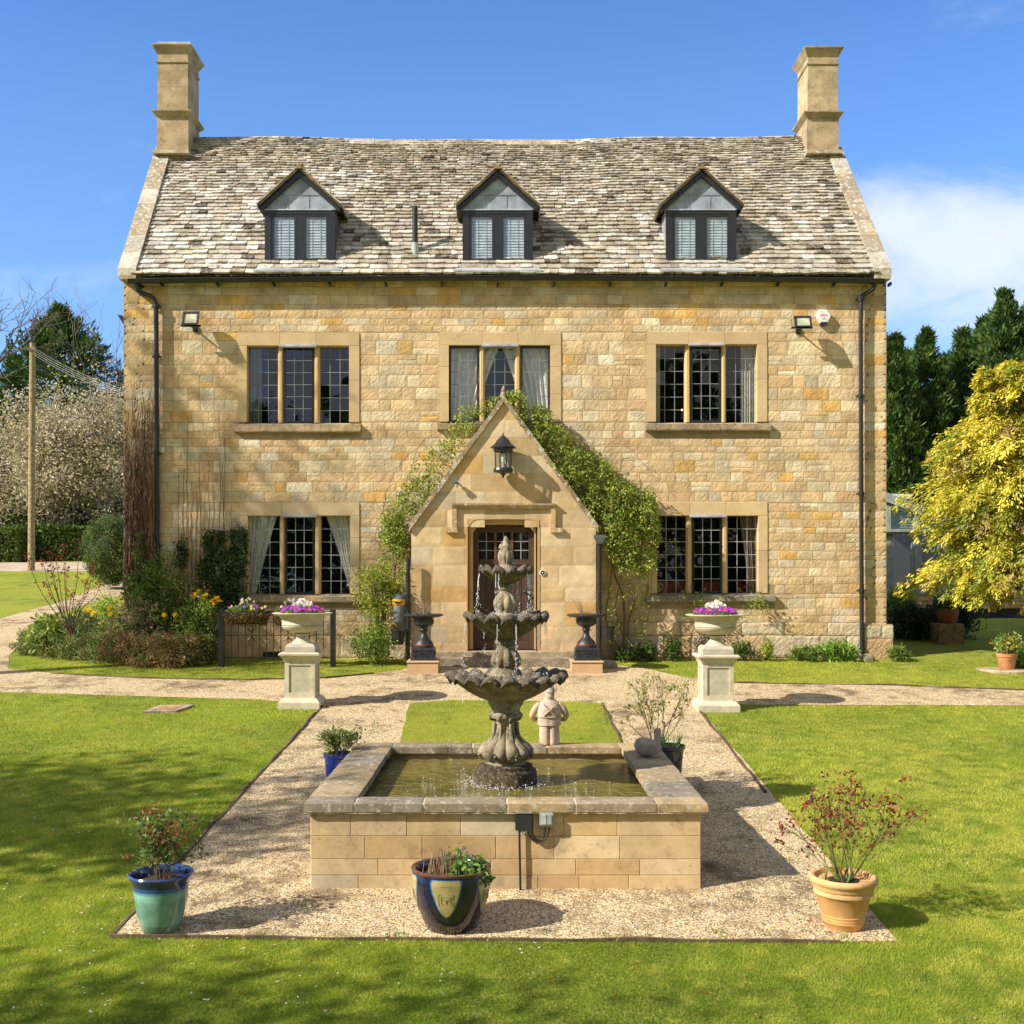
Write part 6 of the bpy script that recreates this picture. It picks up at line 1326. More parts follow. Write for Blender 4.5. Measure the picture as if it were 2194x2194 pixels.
# hose reel, black bucket, black box
x, y = X(855, 17.95), 17.98; z = Z(1300, 17.95)
th_ = thing('hose_reel', 'grey and yellow garden hose reel on the wall left of the porch', 'hose reel', (x, y, z)); GY = (.16, .18, .20)
k = lathe_at([(.07, -.26), (.095, -.22), (.10, -.05), (.104, .03), (.1, .05)], (x, y, z), 20, GY); k.build('reel_housing', PLAIN, th_, True)
k = lathe_at([(.108, .03), (.112, .045), (.112, .10), (.105, .125)], (x, y, z), 20, (.75, .36, .02)); k.build('yellow_band', PLAIN, th_, True)
k = MB(); k.box(x-.06, x+.05, y-.122, y-.10, z+.055, z+.085, (.03, .03, .03)); k.build('handle', PLAIN, th_)
k = lathe_at([(.106, .12), (.10, .16), (.06, .20), (.02, .215), (0, .22)], (x, y, z), 20, GY); k.build('lid', PLAIN, th_, True)
def bucket(px, py, D, lab, r_=.115, h_=.22):
    x, y, z = X(px, D), D, Z(py, D); th_ = thing('black_bucket', lab, 'bucket', (x, y, z)); k = lathe_at([(r_*.75, 0), (r_, h_), (r_+.012, h_), (r_+.012, h_+.015), (r_-.008, h_+.012), (r_*.7, .02)], (x, y, z), 20, (.022, .022, .026)); k.build('bucket', BLACKM, th_, True)
    k = MB(); k.tube([(x+r_*math.cos(t), y-.02, z+h_+.10*math.sin(t)) for t in np.linspace(0, math.pi, 10)], .005, 5, (.05, .05, .05)); k.build('handle', BLACKM, th_)
bucket(853, 1381, 17.9, 'black bucket hanging low beside the left porch downpipe'); bucket(1304, 1370, 17.9, 'black bucket low behind the right porch downpipe', .10, .2)

# ---- railing round the cellar light well
D = 17.72; a, c_ = X(474, D), X(713, D); zt, zb_ = Z(1306, D), Z(1413, D)
th_ = thing('iron_railing', 'low black iron railing with scrolls below the lower left window', 'railing', ((a+c_)/2, D, gz(D)))
for q, nm in ((a, 'post'), (c_, 'post')): k = MB(); k.bbox(q-.035, q+.045, D-.04, D+.04, gz(D)-.05, zt+.005, .008, T); k.build(nm, BLACKM, th_)
for zz in (zt-.03, zb_+.03): k = MB(); k.box(a+.045, c_-.035, D-.012, D+.012, zz-.01, zz+.01, T); k.build('rail', BLACKM, th_)
for i in range(1, 15): xx = a+.045+(c_-a-.08)*i/15; k = MB(); k.tube([(xx, D, zb_+.03), (xx, D, zt-.03)], .0075, 6, T); k.build('bar', BLACKM, th_)
for q in (.27, .60):
    k = MB(); xx = a+(c_-a)*q
    for sg in (-1, 1):
        for up in (-1, 1): k.tube([(xx+sg*(.05-.03*t/6)*(1-math.cos(t))*.9, D-.01, (zt+zb_)/2+up*(.02+(.11-.012*t)*abs(math.sin(t*.5)))) for t in np.linspace(0, 5.5, 16)], .005, 5, T)
    k.build('scroll', BLACKM, th_)
k = MB(); 
for q0, q1 in ((565, 600), (608, 645)): k.box(X(q0, DH), X(q1, DH), DH-.05, DH-.035, Z(1412, DH), Z(1396, DH), (.012, .011, .01))
tag(k.build('cellar_vent', BLACKM), 'dark low cellar opening in the wall behind the iron railing', 'vent')
def rack(px, lab, flab, w_=100):
    x, hw = X(px, 17.6), w_*17.6/F/2; z1 = Z(1312, 17.6); th_ = thing('wall_basket', lab, 'planter', (x, 17.62, z1-.24), 'moss lined baskets on the railing')
    k = MB(); n_ = 24; P = []
    for j in range(7):
        t = j/6; rr = .17*(1-t**2*.75)
        for i in range(n_+1): u = i/n_*math.pi; P.append((x-math.cos(u)*hw*(1-t*.28)+npr.normal(0, .004), 17.70-math.sin(u)*rr+npr.normal(0, .006), z1-.19*t+npr.normal(0, .006)))
    k.add(P, [(j*(n_+1)+i, (j+1)*(n_+1)+i, (j+1)*(n_+1)+i+1, j*(n_+1)+i+1) for j in range(6) for i in range(n_)], (.20, .12, .055)); k.build('liner', SOILM, th_)
    k = MB(); n = 1100; u = npr.uniform(0, math.pi, n); t = npr.random(n); cc = np.stack([x-np.cos(u)*hw*(1.02-t*.25), 17.70-np.sin(u)*.18*(1-t**2*.7), z1-.21*t], 1); k.leaves(cc, rdir(n)+[0, -.5, -.4], rdir(n), .05, .012, pick([(.26, .15, .06), (.30, .27, .08), (.14, .08, .04)], n)); k.build('moss', TWIG, th_)
    k = MB()
    for j in range(3): k.tube([(x-math.cos(u)*hw*(1.03-j*.12), 17.70-math.sin(u)*(.185-j*.035), z1-.09*j) for u in np.linspace(0, math.pi, 16)], .006, 5, T)
    k.build('wire_frame', BLACKM, th_)
    pansies(x, 17.64, z1, hw*.85, flab, [(.20, .05, .5), (.65, .6, .25), (.35, .04, .38)], 22, True, .2, .1)
rack(527, 'brown moss lined basket on the left part of the railing', 'white, yellow and purple pansies in the left railing basket'); rack(622, 'brown moss lined basket on the railing behind the left urn', 'pansies in the railing basket behind the left urn', 76)

# ---- flower bed left of the railing
def lowhedge():
    pts = [GP(48, 1400), GP(110, 1408), GP(200, 1418), GP(300, 1428), GP(385, 1430), GP(442, 1424)]
    P = np.array(sm([tuple(p) for p in pts], 40)); th_ = thing('low_hedge', 'low clipped hedge, half brown, along the front of the flower bed', 'hedge', tuple(P[20]))
    k = MB(); n = 1150; ii = npr.integers(0, 40, n); u = npr.uniform(-1, 1, n); w_ = npr.random(n); hh = .40*np.ones(n); hh[ii < 14] = .30
    C = P[ii]+np.stack([npr.normal(0, .06, n), .02+u*.22, .02+w_*hh*1.2], 1); br = (P[ii][:, 0] > X(215, 17.8)) & (npr.random(n) < .62)
    gpal = [(.13, .19, .05), (.20, .25, .09), (.27, .25, .12)]; bpal = [(.32, .18, .10), (.44, .28, .16), (.22, .13, .07)]
    leafcloud(k, C[~br], 26, .04, .04, gpal); leafcloud(k, C[br], 26, .04, .045, bpal, None, 3); k.build('foliage', LEAF, th_)
    k = MB()
    for i in range(60): q = P[rnd.randint(0, 39)]; k.tube([q+[rnd.uniform(-.1, .1), .1+rnd.random()*.3, -.02], q+[rnd.uniform(-.1, .1), .1+rnd.random()*.3, .33]], .006, 4, (.17, .11, .07))
    k.build('stems', TWIG, th_)
lowhedge()
g_ = [GP(50, 1398), GP(200, 1414), GP(440, 1422), GP(470, 1412), np.array([-4.6, 18.5, 0]), np.array([XL+.0, 18.55, 0]), np.array([XL, 19.6, 0]), GP(150, 1318), GP(80, 1345)]
sheet('flower_bed_soil', [p[:2] for p in g_], SOILM, .012)
bushat('bergenia', 'low broad leaved green plant at the left end of the flower bed', 112, 1318, None, 42, 18.9, 1500, .10, [(.22, .32, .06), (.14, .24, .05), (.34, .40, .12)], elong=1.5, ry=.3)
bushat('leafy_perennial', 'tall narrow leaved plant behind the left part of the low hedge', 185, 1300, None, 38, 18.7, 1500, .10, [(.20, .24, .09), (.28, .26, .14), (.12, .2, .05)], elong=4, ry=.25)
bushat('dry_perennial', 'dead grey brown flower stems in the middle of the bed', 262, 1290, None, 42, 18.45, 1500, .06, [(.34, .25, .17), (.26, .20, .13), (.18, .20, .10)], elong=3, ry=.2)
bushat('hydrangea', 'hydrangea with faded pinkish flower heads above the low hedge', 312, 1282, None, 40, 18.1, 1700, .06, [(.38, .27, .20), (.16, .22, .08), (.24, .24, .12)], elong=1.5, ry=.2)
bushat('evergreen_shrub', 'tall dark green shrub in front of the wall by the left downpipe', 345, 1185, None, 55, 18.2, 3800, .06, MG, [4, 1, 4], ry=.25)
bushat('berry_shrub', 'reddish green shrub under the ivy near the forsythia', 405, 1225, None, 48, 18.25, 2800, .055, [(.22, .20, .06), (.14, .20, .05), (.26, .14, .06)], ry=.22)
bushat('evergreen_shrub', 'dark green shrub against the left end of the iron railing', 430, 1280, None, 44, 17.95, 2800, .06, MG, ry=.25)
bushat('ground_ivy', 'dark ivy mound at the foot of the left house corner', 290, 1205, None, 30, 18.3, 2200, .05, DG, ry=.2)
bushat('euphorbia', 'lime green clump beside the path left of the house corner', 235, 1272, None, 32, 19.6, 1300, .07, [(.24, .34, .04), (.34, .40, .06)], ry=.3)
# daffodils
def daffodil(px, py, D, lab):
    x, z, z0 = X(px, D), Z(py, D), gz(D); th_ = thing('daffodil', lab, 'flower', (x, D, z0), 'yellow daffodils in the flower bed'); k = MB(); k.tube([(x+.02, D+.03, z0), (x, D+.01, z-.02), (x, D, z)], .005, 4, (.10, .2, .05)); k.build('stem', TWIG, th_)
    k = MB(); 
    for i in range(6):
        a = i*math.pi/3; k.leaves(np.array([[x, D-.01, z]]), np.array([[math.cos(a), -.3, math.sin(a)]]), np.array([[0, 1., 0]]), .055, .04, jit((.92, .74, .02), 1))
    k.build('petals', PETAL, th_); k = MB(); k.lathe([(.012, 0), (.016, .02), (.024, .035)], (0, 0, 0), 10, (.90, .58, .01)); v = k.V[0]; k.V[0] = np.stack([x+v[:, 0], D-.012-v[:, 2], z+v[:, 1]], 1); k.build('trumpet', PETAL, th_)
for px, py, la in ((200, 1312, 'leftmost yellow daffodil, beside the red leaved rose'), (234, 1302, 'upper of the two close daffodils in the middle of the bed'), (237, 1315, 'lower of the two close daffodils in the middle of the bed'), (353, 1317, 'yellow daffodil right of the hydrangea, left one of two'), (376, 1317, 'yellow daffodil right of the hydrangea, right one of two'), (190, 1306, 'small daffodil just left of the leftmost bright one')): daffodil(px, py, 17.95, la)
# forsythia
th_ = thing('forsythia', 'bright yellow forsythia sprays beside the ivy', 'bush', (X(440, 18), 18.0, gz(18))); k = MB(); k2 = MB()
for (x0_, y0_, x1_, y1_) in ((405, 1330, 428, 1265), (420, 1330, 445, 1272), (430, 1320, 470, 1280), (425, 1330, 475, 1288)):
    P = np.array(sm([(X(x0_, 18), 18.1, Z(y0_, 18)), (X((x0_+x1_)/2-5, 18), 18., Z((y0_+y1_)/2-10, 18)), (X(x1_, 18), 17.95, Z(y1_, 18))], 14)); k.tube(P, .005, 4, (.2, .14, .06)); leafcloud(k2, P[8:], 9, .012, .04, [(.85, .62, .01), (.8, .5, .01)], None, 2)
k.build('stem', TWIG, th_); k2.build('blooms', PETAL, th_)
# red leaved rose with long stems
th_ = thing('rose_bush', 'tall leggy rose with crimson young leaves at the left of the bed', 'bush', (X(155, 18.3), 18.3, gz(18.3))); k = MB(); k2 = MB()
for tip in ((60, 1195), (92, 1200), (105, 1185), (112, 1215), (120, 1190), (140, 1215), (168, 1162), (135, 1170), (185, 1245), (200, 1212), (150, 1270), (215, 1250), (100, 1250)):
    q = [(155+rnd.uniform(-5, 5), 1365), (150+(tip[0]-155)*.35, 1310), (155+(tip[0]-155)*.8, (1310+tip[1])/2), tip]; P = np.array([(X(a, 18.3), 18.3+rnd.uniform(-.02, .02), Z(b_, 18.3)) for a, b_ in sm(q, 14)]); k.tube(P, list(np.linspace(.010, .003, 14)), 4, (.12, .07, .06))
    leafcloud(k2, P[[9, 11, 12, 13, 13]], 6, .035, .05, [(.26, .03, .04), (.18, .03, .03), (.30, .10, .05)], None, 1.8)
k.build('stem', TWIG, th_); k2.build('leaves', LEAF, th_)
# dead creeper up the left corner, ivy on the wall, thin vines
th_ = thing('dead_creeper', 'mat of dead brown creeper stems climbing the left corner of the house', 'climbing plant', (X(295, 18.5), 18.5, gz(18.5))); k = MB()
for i in range(210):
    top = 1290-abs(npr.normal(0, 1))*210 if i > 60 else rnd.uniform(800, 1000); top = max(top, 795); bx_ = rnd.uniform(270, 316) if rnd.random() < .8 else rnd.uniform(266, 335); px = bx_; P = []; py = 1300
    while py > top: P.append((X(px, 18.45), 18.52-rnd.random()**2*.16*(1 if py > 950 else .4), Z(py, 18.45))); py -= 22; px += rnd.uniform(-5, 5); px = min(max(px, 266), 325 if py < 1150 else 332)
    if len(P) > 2: k.tube(P, list(np.linspace(rnd.uniform(.006, .016), .003, len(P))), 4, jit((.20, .125, .09), 1, .35)[0])
k.build('stems', TWIG, th_)
th_ = thing('wall_vine', 'thin bare brown vines trained up the wall left of the lower window', 'climbing plant', (X(450, 18.5), 18.5, gz(18.5))); k = MB()
for px0 in list(range(385, 520, 9)):
    top = rnd.choice([880, 920, 980, 1040, 1080, 1120]) if px0 > 400 else 1000; px = px0; P = []; py = 1260
    while py > top: P.append((X(px, 18.56), 18.567+rnd.uniform(-.006, .004), Z(py, 18.56))); py -= 16; px += rnd.uniform(-2.2, 2.2)
    k.tube(P, list(np.linspace(.008, .0035, len(P))), 4, (.23, .14, .085))
k.build('stems', TWIG, th_)
th_ = thing('wall_ivy', 'dark glossy ivy climbing the wall beside the lower left window', 'climbing plant', (X(480, 18.4), 18.4, gz(18.4))); k = MB()
q = np.concatenate([poly_pts([(425, 1210), (445, 1195), (520, 1190), (530, 1290), (480, 1310), (430, 1300)], 260), poly_pts([(437, 1140), (450, 1140), (455, 1215), (432, 1215)], 40), poly_pts([(462, 1140), (478, 1140), (480, 1200), (462, 1200)], 30), poly_pts([(488, 1135), (500, 1135), (502, 1200), (490, 1200)], 26), poly_pts([(508, 1125), (524, 1130), (526, 1210), (508, 1210)], 40), poly_pts([(380, 1150), (394, 1150), (392, 1215), (378, 1215)], 24)])
yy_ = 18.54-npr.random(len(q))*.12*(q[:, 1] > 1190)-.02; C = np.stack([X(q[:, 0], 18.45), yy_, Z(q[:, 1], 18.45)], 1); leafcloud(k, C, 16, .03, .055, [(.07, .12, .045), (.11, .17, .07), (.22, .26, .16), (.045, .08, .035)], [4, 4, .8, 3], 1.4); k.build('foliage', LEAF, th_)
k = MB(); 
for px in (444, 470, 495, 516, 386): k.tube([(X(px, 18.5), 18.56, Z(1300, 18.5)), (X(px+3, 18.5), 18.565, Z(1220, 18.5)), (X(px, 18.5), 18.568, Z(1145, 18.5))], .008, 4, (.16, .11, .07))
k.build('stem', TWIG, th_)
th_ = bushat('ground_ivy', 'small leaved ivy on the dead creeper at the left corner', 302, 1130, 1240, 13, 18.38, 700, .045, DG, ry=.1)
# plants along the foot of the wall on the right
for px, pt, r_, pal, sz, la in ((1385, 1378, 20, DG, .05, 'dark low plant at the wall foot just right of the climber'), (1440, 1365, 22, DG, .05, 'dark low plant under the left part of the lower right window'), (1590, 1372, 26, DG, .05, 'dark plant at the wall foot right of the right urn'), (1508, 1352, 16, [(.07, .09, .04), (.12, .08, .05)], .04, 'dark spindly plant directly behind the right urn stem'),
                       (1642, 1372, 14, YG, .045, 'small yellow green plant at the wall foot'), (1730, 1388, 40, MG, .10, 'wide tuft of grassy leaves at the wall foot'), (1795, 1376, 42, [(.16, .30, .05), (.24, .38, .08)], .13, 'bright grassy clump beside the right downpipe'), (1345, 1385, 26, DG, .05, 'dark leaves at the root of the right climber'), (1925, 1388, 22, MG, .09, 'leafy tuft at the foot of the buttressed corner')):
    bushat('border_plant', la, px, pt, None, r_, 18.3, 900, sz, pal, elong=5 if sz > .08 else 2, ry=.16, stems=3)
for px, D, r_, la in ((1305, 17.6, .12, 'rounded grey stone beside the right porch plinth'), (1860, 18.25, .10, 'pale stone in the soil below the right downpipe'), (1758, 18.35, .13, 'brown rounded stone against the wall foot')):
    k = MB(); k.lathe([(r_*.8, -.05), (r_, .03), (r_*.9, .08), (r_*.5, .12), (0, .13)], (X(px, D), D, gz(D)), 14, (.36, .30, .22), lambda i, a, b_, q: (a*(1+.18*np.sin(q*2+i)+.08*np.sin(q*5)), b_)); tag(k.build('garden_stone', WEATH, None, True), la, 'stone')

# ------------------------------------------------------------------ trees
def limbs(k, br, x, y, z0, h, r_, env, nl, ns, nf, size, pal, wts, rise, tip, base, wid=.30, thick=.05):
    t = base+(1-base)*npr.random(nl)**.92; a = npr.uniform(0, 2*np.pi, nl)
    clump = .80+.34*vnoise(a*1.6+3, t*11, 31)+.10*np.sin(a*3+t*23)
    L = np.maximum(.06*r_, r_*np.interp(t, [e[0] for e in env], [e[1] for e in env])*clump*npr.uniform(.78, 1.12, nl)); ct = pick(pal, nl, wts, .2)
    q = np.sqrt(npr.random((nl, ns))*.93+.07); Lq = L[:, None]*q; ca, sa = np.cos(a)[:, None], np.sin(a)[:, None]
    zc = z0+h*t[:, None]+Lq*rise+L[:, None]*tip*q**3
    sl = rise+tip*3*q**2                                        # slope of the limb here
    fw = np.stack([ca*np.ones_like(q), sa*np.ones_like(q), sl], 2); fw /= np.linalg.norm(fw, axis=2)[:, :, None]; sd = np.stack([-sa*np.ones_like(q), ca*np.ones_like(q), 0*q], 2)
    off = npr.uniform(-1, 1, (nl, ns))*wid*L[:, None]*np.clip(1.25-q, .12, 1)
    C = np.stack([x+Lq*ca, y+Lq*sa, zc], 2)+sd*off[:, :, None]; C[:, :, 2] -= np.abs(off)*.35-npr.normal(0, thick, (nl, ns))*L[:, None]
    CC = np.repeat(C.reshape(-1, 3), nf, 0); n = len(CC); F2 = np.repeat(fw.reshape(-1, 3), nf, 0); S2 = np.repeat((sd*np.sign(off)[:, :, None]).reshape(-1, 3), nf, 0)
    j = npr.random((n, 1)); d = F2*(.6+.5*j)+S2*.7*(1-j)+npr.normal(0, .25, (n, 3)); CC = CC+npr.normal(0, size*.35, (n, 3))
    k.leaves(CC, d, rdir(n)*.8+[0, 0, 1], size*npr.uniform(.6, 1.35, n), size*.30*npr.uniform(.7, 1.3, n), jit(np.repeat(ct, ns*nf, 0), n, .22))
    if br is not None:
        for i in range(0, nl, max(1, nl//70)):
            br.tube([(x, y, z0+h*t[i]), (x+L[i]*.45*math.cos(a[i]), y+L[i]*.45*math.sin(a[i]), z0+h*t[i]+L[i]*(.45*rise+.09*tip)), (x+L[i]*.85*math.cos(a[i]), y+L[i]*.85*math.sin(a[i]), z0+h*t[i]+L[i]*(.85*rise+.6*tip))], [.02*r_+.01, .02, .006], 4, (.15, .10, .07))
CENV = [(0, .85), (.25, 1), (.5, .84), (.75, .52), (.88, .28), (.95, .12), (1, .02)]
def conifer(nm, lab, x, y, h, r_, n, size, pal, wts=None, droop=-.1, group=None, z0=None, base=.0, powr=.8, env=None, rise=.25, tip=.32, more=(), wid=.3, ns=12, thick=.05):
    z0 = gz(y) if z0 is None else z0; th_ = thing(nm, lab, 'tree', (x, y, z0), group)
    k = MB(); k.tube([(x, y, z0-.1), (x+.05, y, z0+h*.5), (x, y, z0+h*.97)], [r_*.07+.04, r_*.04+.02, .008], 8, (.14, .09, .06)); k.build('trunk', BARK, th_)
    k = MB(); br = MB(); limbs(k, br, x, y, z0, h, r_, env or CENV, n//(ns*6), ns, 6, size, pal, wts, rise, tip, base, wid, thick)
    for (x2, y2, zb2, h2, r2, n2) in more: limbs(k, None, x2, y2, zb2, h2, r2, [(0, 1), (.5, .8), (1, .05)], n2//(ns*6), ns, 6, size, pal, wts, rise, tip, 0, wid)
    br.build('limbs', BARK, th_); k.build('crown', CONI, th_); return th_
DC = [(.055, .11, .030), (.08, .145, .038), (.04, .08, .026), (.12, .18, .045)]
sz_ = .30
for i, (px, pt, w_, D) in enumerate([(1880, 700, 62, 39), (1915, 728, 52, 37), (1950, 760, 50, 41), (1983, 716, 62, 38), (2030, 770, 50, 42), (2064, 712, 60, 39), (2108, 690, 62, 40), (2152, 634, 85, 38), (2205, 655, 70, 41), (2262, 640, 80, 39)]):
    la = ['tall dark conifer just behind the right edge of the house', 'dark conifer with a thin tip, second from the right house edge', 'shorter dark conifer filling the gap behind the thin tipped one', 'dark pointed conifer left of the low gap in the tree line', 'low dark conifer in the gap of the right tree line', 'dark pointed conifer right of the gap in the tree line', 'dark conifer left of the tallest one', 'tallest dark conifer, above the golden tree', 'dark conifer at the right edge behind the golden tree', 'dark conifer crossing the right edge of the photo'][i]
    conifer('dark_conifer', la, X(px, D), D, Z(pt, D)-gz(D), w_*D/F*1.3, 24000, .20, DC, None, group='dark conifers behind the house on the right', rise=.35, tip=.45)
GC = [(.60, .52, .07), (.46, .44, .06), (.72, .62, .10), (.27, .31, .05), (.44, .34, .13)]
GENV = [(0, 0), (.175, 0), (.19, .45), (.25, .8), (.307, 1), (.425, .90), (.50, 1), (.60, 1), (.72, .88), (.77, .80), (.80, .64), (.84, .54), (.94, .48), (.98, .40), (1, .1)]
GD = 17.9
conifer('golden_conifer', 'broad golden yellow conifer on the lawn at the right edge', X(2212, GD), GD, Z(785, GD)-gz(GD), 1.80, 175000, .080, GC, [5, 5, 4, 3.2, 2], base=.18, env=GENV, rise=.42, tip=-.50, wid=.20, ns=60, thick=.03,
        more=((X(2110, 17.6), 17.6, Z(900, 17.6), Z(784, 17.6)-Z(900, 17.6), .22, 5000),))
# left: big dark conifer and darker row
for i, (px, pt, w_, D) in enumerate([(128, 668, 105, 50), (30, 765, 50, 52), (-30, 860, 80, 50), (60, 880, 90, 49), (160, 860, 90, 49), (235, 850, 80, 50), (300, 880, 80, 50), (-110, 900, 90, 50)]):
    la = ['big dark conifer rising above the blossom on the left', 'small dark conifer tip left of the big one', 'dark conifer low at the left edge', 'dark conifer behind the wooden pole', 'dark conifer low behind the blossoming tree', 'dark conifer low beside the left house corner', 'dark conifer partly hidden by the left house corner', 'dark conifer crossing the left edge'][i]
    conifer('dark_conifer', la, X(px, D), D, Z(pt, D)-gz(D), w_*D/F*1.7, 30000 if i == 0 else 15000, .26, DC, [3, 2, 4, .5] if i > 1 else None, group='dark conifers behind the drive on the left', rise=.2, tip=.42)
def leafy(nm, lab, x, y, h, r_, depth, pal, size, per, rt=.14, spread=.5, group=None, tint=(.17, .13, .1), leafm=None, kids=(2, 4), trunkh=.3, cs=.25, ratio=.74, up=.12, nstem=1):
    z0 = float(gz(y)); th_ = thing(nm, lab, 'tree', (x, y, z0), group); k = MB(); tips = []; k0 = MB()
    k0.tube([(x, y, z0-.2), (x+.05, y, z0+h*trunkh*.5), (x, y, z0+h*trunkh)], [rt, rt*.85, rt*.7], 9, tint); k0.build('trunk', BARK, th_)
    for i in range(5+nstem):
        a = 6.28*i/(5+nstem)+rnd.uniform(-.3, .3); q = r_/h*1.1; grow(k, (x, y, z0+h*trunkh*.95), np.array([q*math.cos(a), q*math.sin(a), .75 if i else 2.])/1.1, h*.27, rt*.5, depth, tips, spread, kids, ratio, up, tint, .006, 4, True)
    k.build('limbs', BARK, th_)
    if per: k = MB(); leafcloud(k, [t[0] for t in tips], per, cs, size, pal); k.build('crown', leafm or LEAF, th_)
    return th_
BLOS = [(.60, .54, .38), (.50, .46, .30), (.74, .69, .54), (.38, .40, .17), (.38, .33, .20)]
leafy('blossom_tree', 'wide pale blossoming tree behind the wooden pole', X(120, 44), 44, 7.6, 2.6, 4, BLOS, .13, 11, .12, .55, leafm=PETAL, cs=.20, kids=(3, 4), ratio=.70, trunkh=.12, tint=(.26, .22, .18), nstem=5, up=.02)
leafy('blossom_tree', 'paler blossoming tree beside the left house corner', X(222, 44.5), 44.5, 8.6, 2.0, 4, BLOS, .13, 10, .12, .5, leafm=PETAL, cs=.2, kids=(3, 4), ratio=.70, trunkh=.12, tint=(.26, .22, .18), nstem=4, up=.04)
leafy('bare_tree', 'bare branching tree at the left edge against the sky', X(-150, 46), 46, 11.5, 3.0, 5, None, 0, 0, .22, .42, tint=(.22, .19, .17), kids=(2, 4), trunkh=.3)
leafy('bare_tree', 'bare grey tree against the sky beside the left house corner', X(272, 50), 50, 10.5, 1.8, 4, None, 0, 0, .12, .35, tint=(.30, .27, .25), kids=(2, 4))
# clipped hedge and ball by the drive
def boxhedge(lab, pts, D0, D1, h_, pal, n, size):
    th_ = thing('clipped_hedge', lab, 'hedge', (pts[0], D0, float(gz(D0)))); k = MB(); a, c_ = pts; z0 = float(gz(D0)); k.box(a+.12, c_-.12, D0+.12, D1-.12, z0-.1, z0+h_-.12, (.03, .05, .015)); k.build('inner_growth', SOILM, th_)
    k = MB(); f = npr.random(n); side = f < .5; x_ = npr.uniform(a, c_, n); y_ = np.where(side, D0+npr.normal(0, .04, n), npr.uniform(D0, D1, n)); z_ = np.where(side, z0+h_*npr.random(n), z0+h_+npr.normal(0, .04, n)+.05*np.sin(x_*1.3)); e = npr.random(n) < .1; x_[e] = c_+npr.normal(0, .04, e.sum()); y_[e] = npr.uniform(D0, D1, e.sum()); z_[e] = z0+h_*npr.random(e.sum())
    k.leaves(np.stack([x_, y_, z_], 1), rdir(n)+[0, -.2, .3], rdir(n), size, size*.55, pick(pal, n, None, .2)); k.build('foliage', LEAF, th_)
boxhedge('long dark clipped hedge beyond the gravel drive on the left', (-42, X(192, 42.5)), 42.3, 43.5, 1.25, [(.07, .12, .025), (.10, .16, .03), (.05, .08, .02)], 26000, .15)
boxhedge('paler end block of clipped hedge at the left edge', (-27, X(44, 41.8)), 41.6, 42.2, 1.2, [(.10, .15, .035), (.14, .19, .04), (.07, .1, .03)], 9000, .13)
D = 31.; shrub('topiary_ball', 'big round clipped bush beside the left house corner', 'bush', X(243, D), D, float(gz(D))+.12, 62*D/F, .8, (Z(1106, D)-float(gz(D))-.12)/2, 22000, .05, [(.08, .13, .045), (.11, .16, .06), (.05, .085, .03), (.16, .22, .05)], surf=.10, stems=5, cs=.05)
# wooden pole and wires
x, D = X(67, 37.5), 37.5; th_ = thing('telegraph_pole', 'tall wooden telegraph pole standing by the drive', 'pole', (x, D, float(gz(D)))); k = MB(); k.tube([(x, D, float(gz(D))-.2), (X(68, D), D, Z(980, D)), (X(70, D), D, Z(735, D))], [.115, .105, .095], 12, (.36, .28, .16)); k.build('shaft', WOOD, th_, True)
k = MB(); k.bbox(X(70, D)-.12, X(70, D)+.12, D-.14, D-.09, Z(752, D), Z(745, D), .01, (.2, .17, .13)); k.build('crosspiece', WOOD, th_)
for i, (e, la) in enumerate(((845, 'highest wire from the pole to the house'), (852, 'second wire from the pole to the house'), (858, 'third wire from the pole to the house'), (864, 'lowest wire from the pole to the house'))):
    k = MB(); A = np.array([X(73, 37.4), 37.4, Z(745+i*5, 37.4)]); B_ = np.array([XL-.02, 20.5, Z(e, 20.5)-.1+(i*.02)]); k.tube([A+(B_-A)*t+[0, 0, -1.2*t*(1-t)*.5] for t in np.linspace(0, 1, 14)], .004, 4, (.36, .35, .33)); tag(k.build('overhead_wire', PLAIN), la, 'wire', 'wires from the pole to the house')

# ------------------------------------------------------------------ conservatory and patio on the right
D = 26.; g0 = float(gz(D)); th_ = thing('conservatory', 'grey green glazed conservatory on a low stone wall behind the golden conifer', 'conservatory', (11, D, g0)); FC = (.30, .35, .35)
a, c_ = 8.2, 13.4; zs, zr_, zr2 = Z(1268, D), Z(1138, D), Z(1060, D)
k = MB(); masonry(k, a, c_, g0-.2, zs-.06, D, (), (.12, .2), (.2, .5)); k.box(a, c_, D+.005, D+.3, g0-.3, zs-.06, (.4, .3, .18)); k.build('base_wall', WALLM, th_)
k = MB(); k.box(a, c_, D-.05, D+.1, zs-.06, zs+.04, FC); k.build('sill', PLAIN, th_)
roofz = lambda x_: Z(1078, D)-(x_-X(1903, D))*.38
n_ = 8; xs_ = np.linspace(a, c_, n_+1); k = MB()
for i, q in enumerate(xs_): k.box(q-.05, q+.05, D-.03, D+.08, zs+.04, max(zr_, min(roofz(q), 3.6)), FC)
k.box(a, c_, D-.035, D+.08, zr_-.05, zr_+.05, FC); k.box(a, c_, D-.12, D-.04, zr_-.07, zr_-.02, (.03, .03, .03))
for q0, q1 in zip(xs_[:-1], xs_[1:]):
    k.box(q0+.05, q0+.11, D-.01, D+.06, zs+.04, zr_-.05, FC); k.box(q1-.11, q1-.05, D-.01, D+.06, zs+.04, zr_-.05, FC); k.box(q0+.11, q1-.11, D-.01, D+.06, zs+.04, zs+.1, FC)
    for t0, t1 in ((.0, .5), (.5, 1.)): pass
k.build('frame', PLAIN, th_)
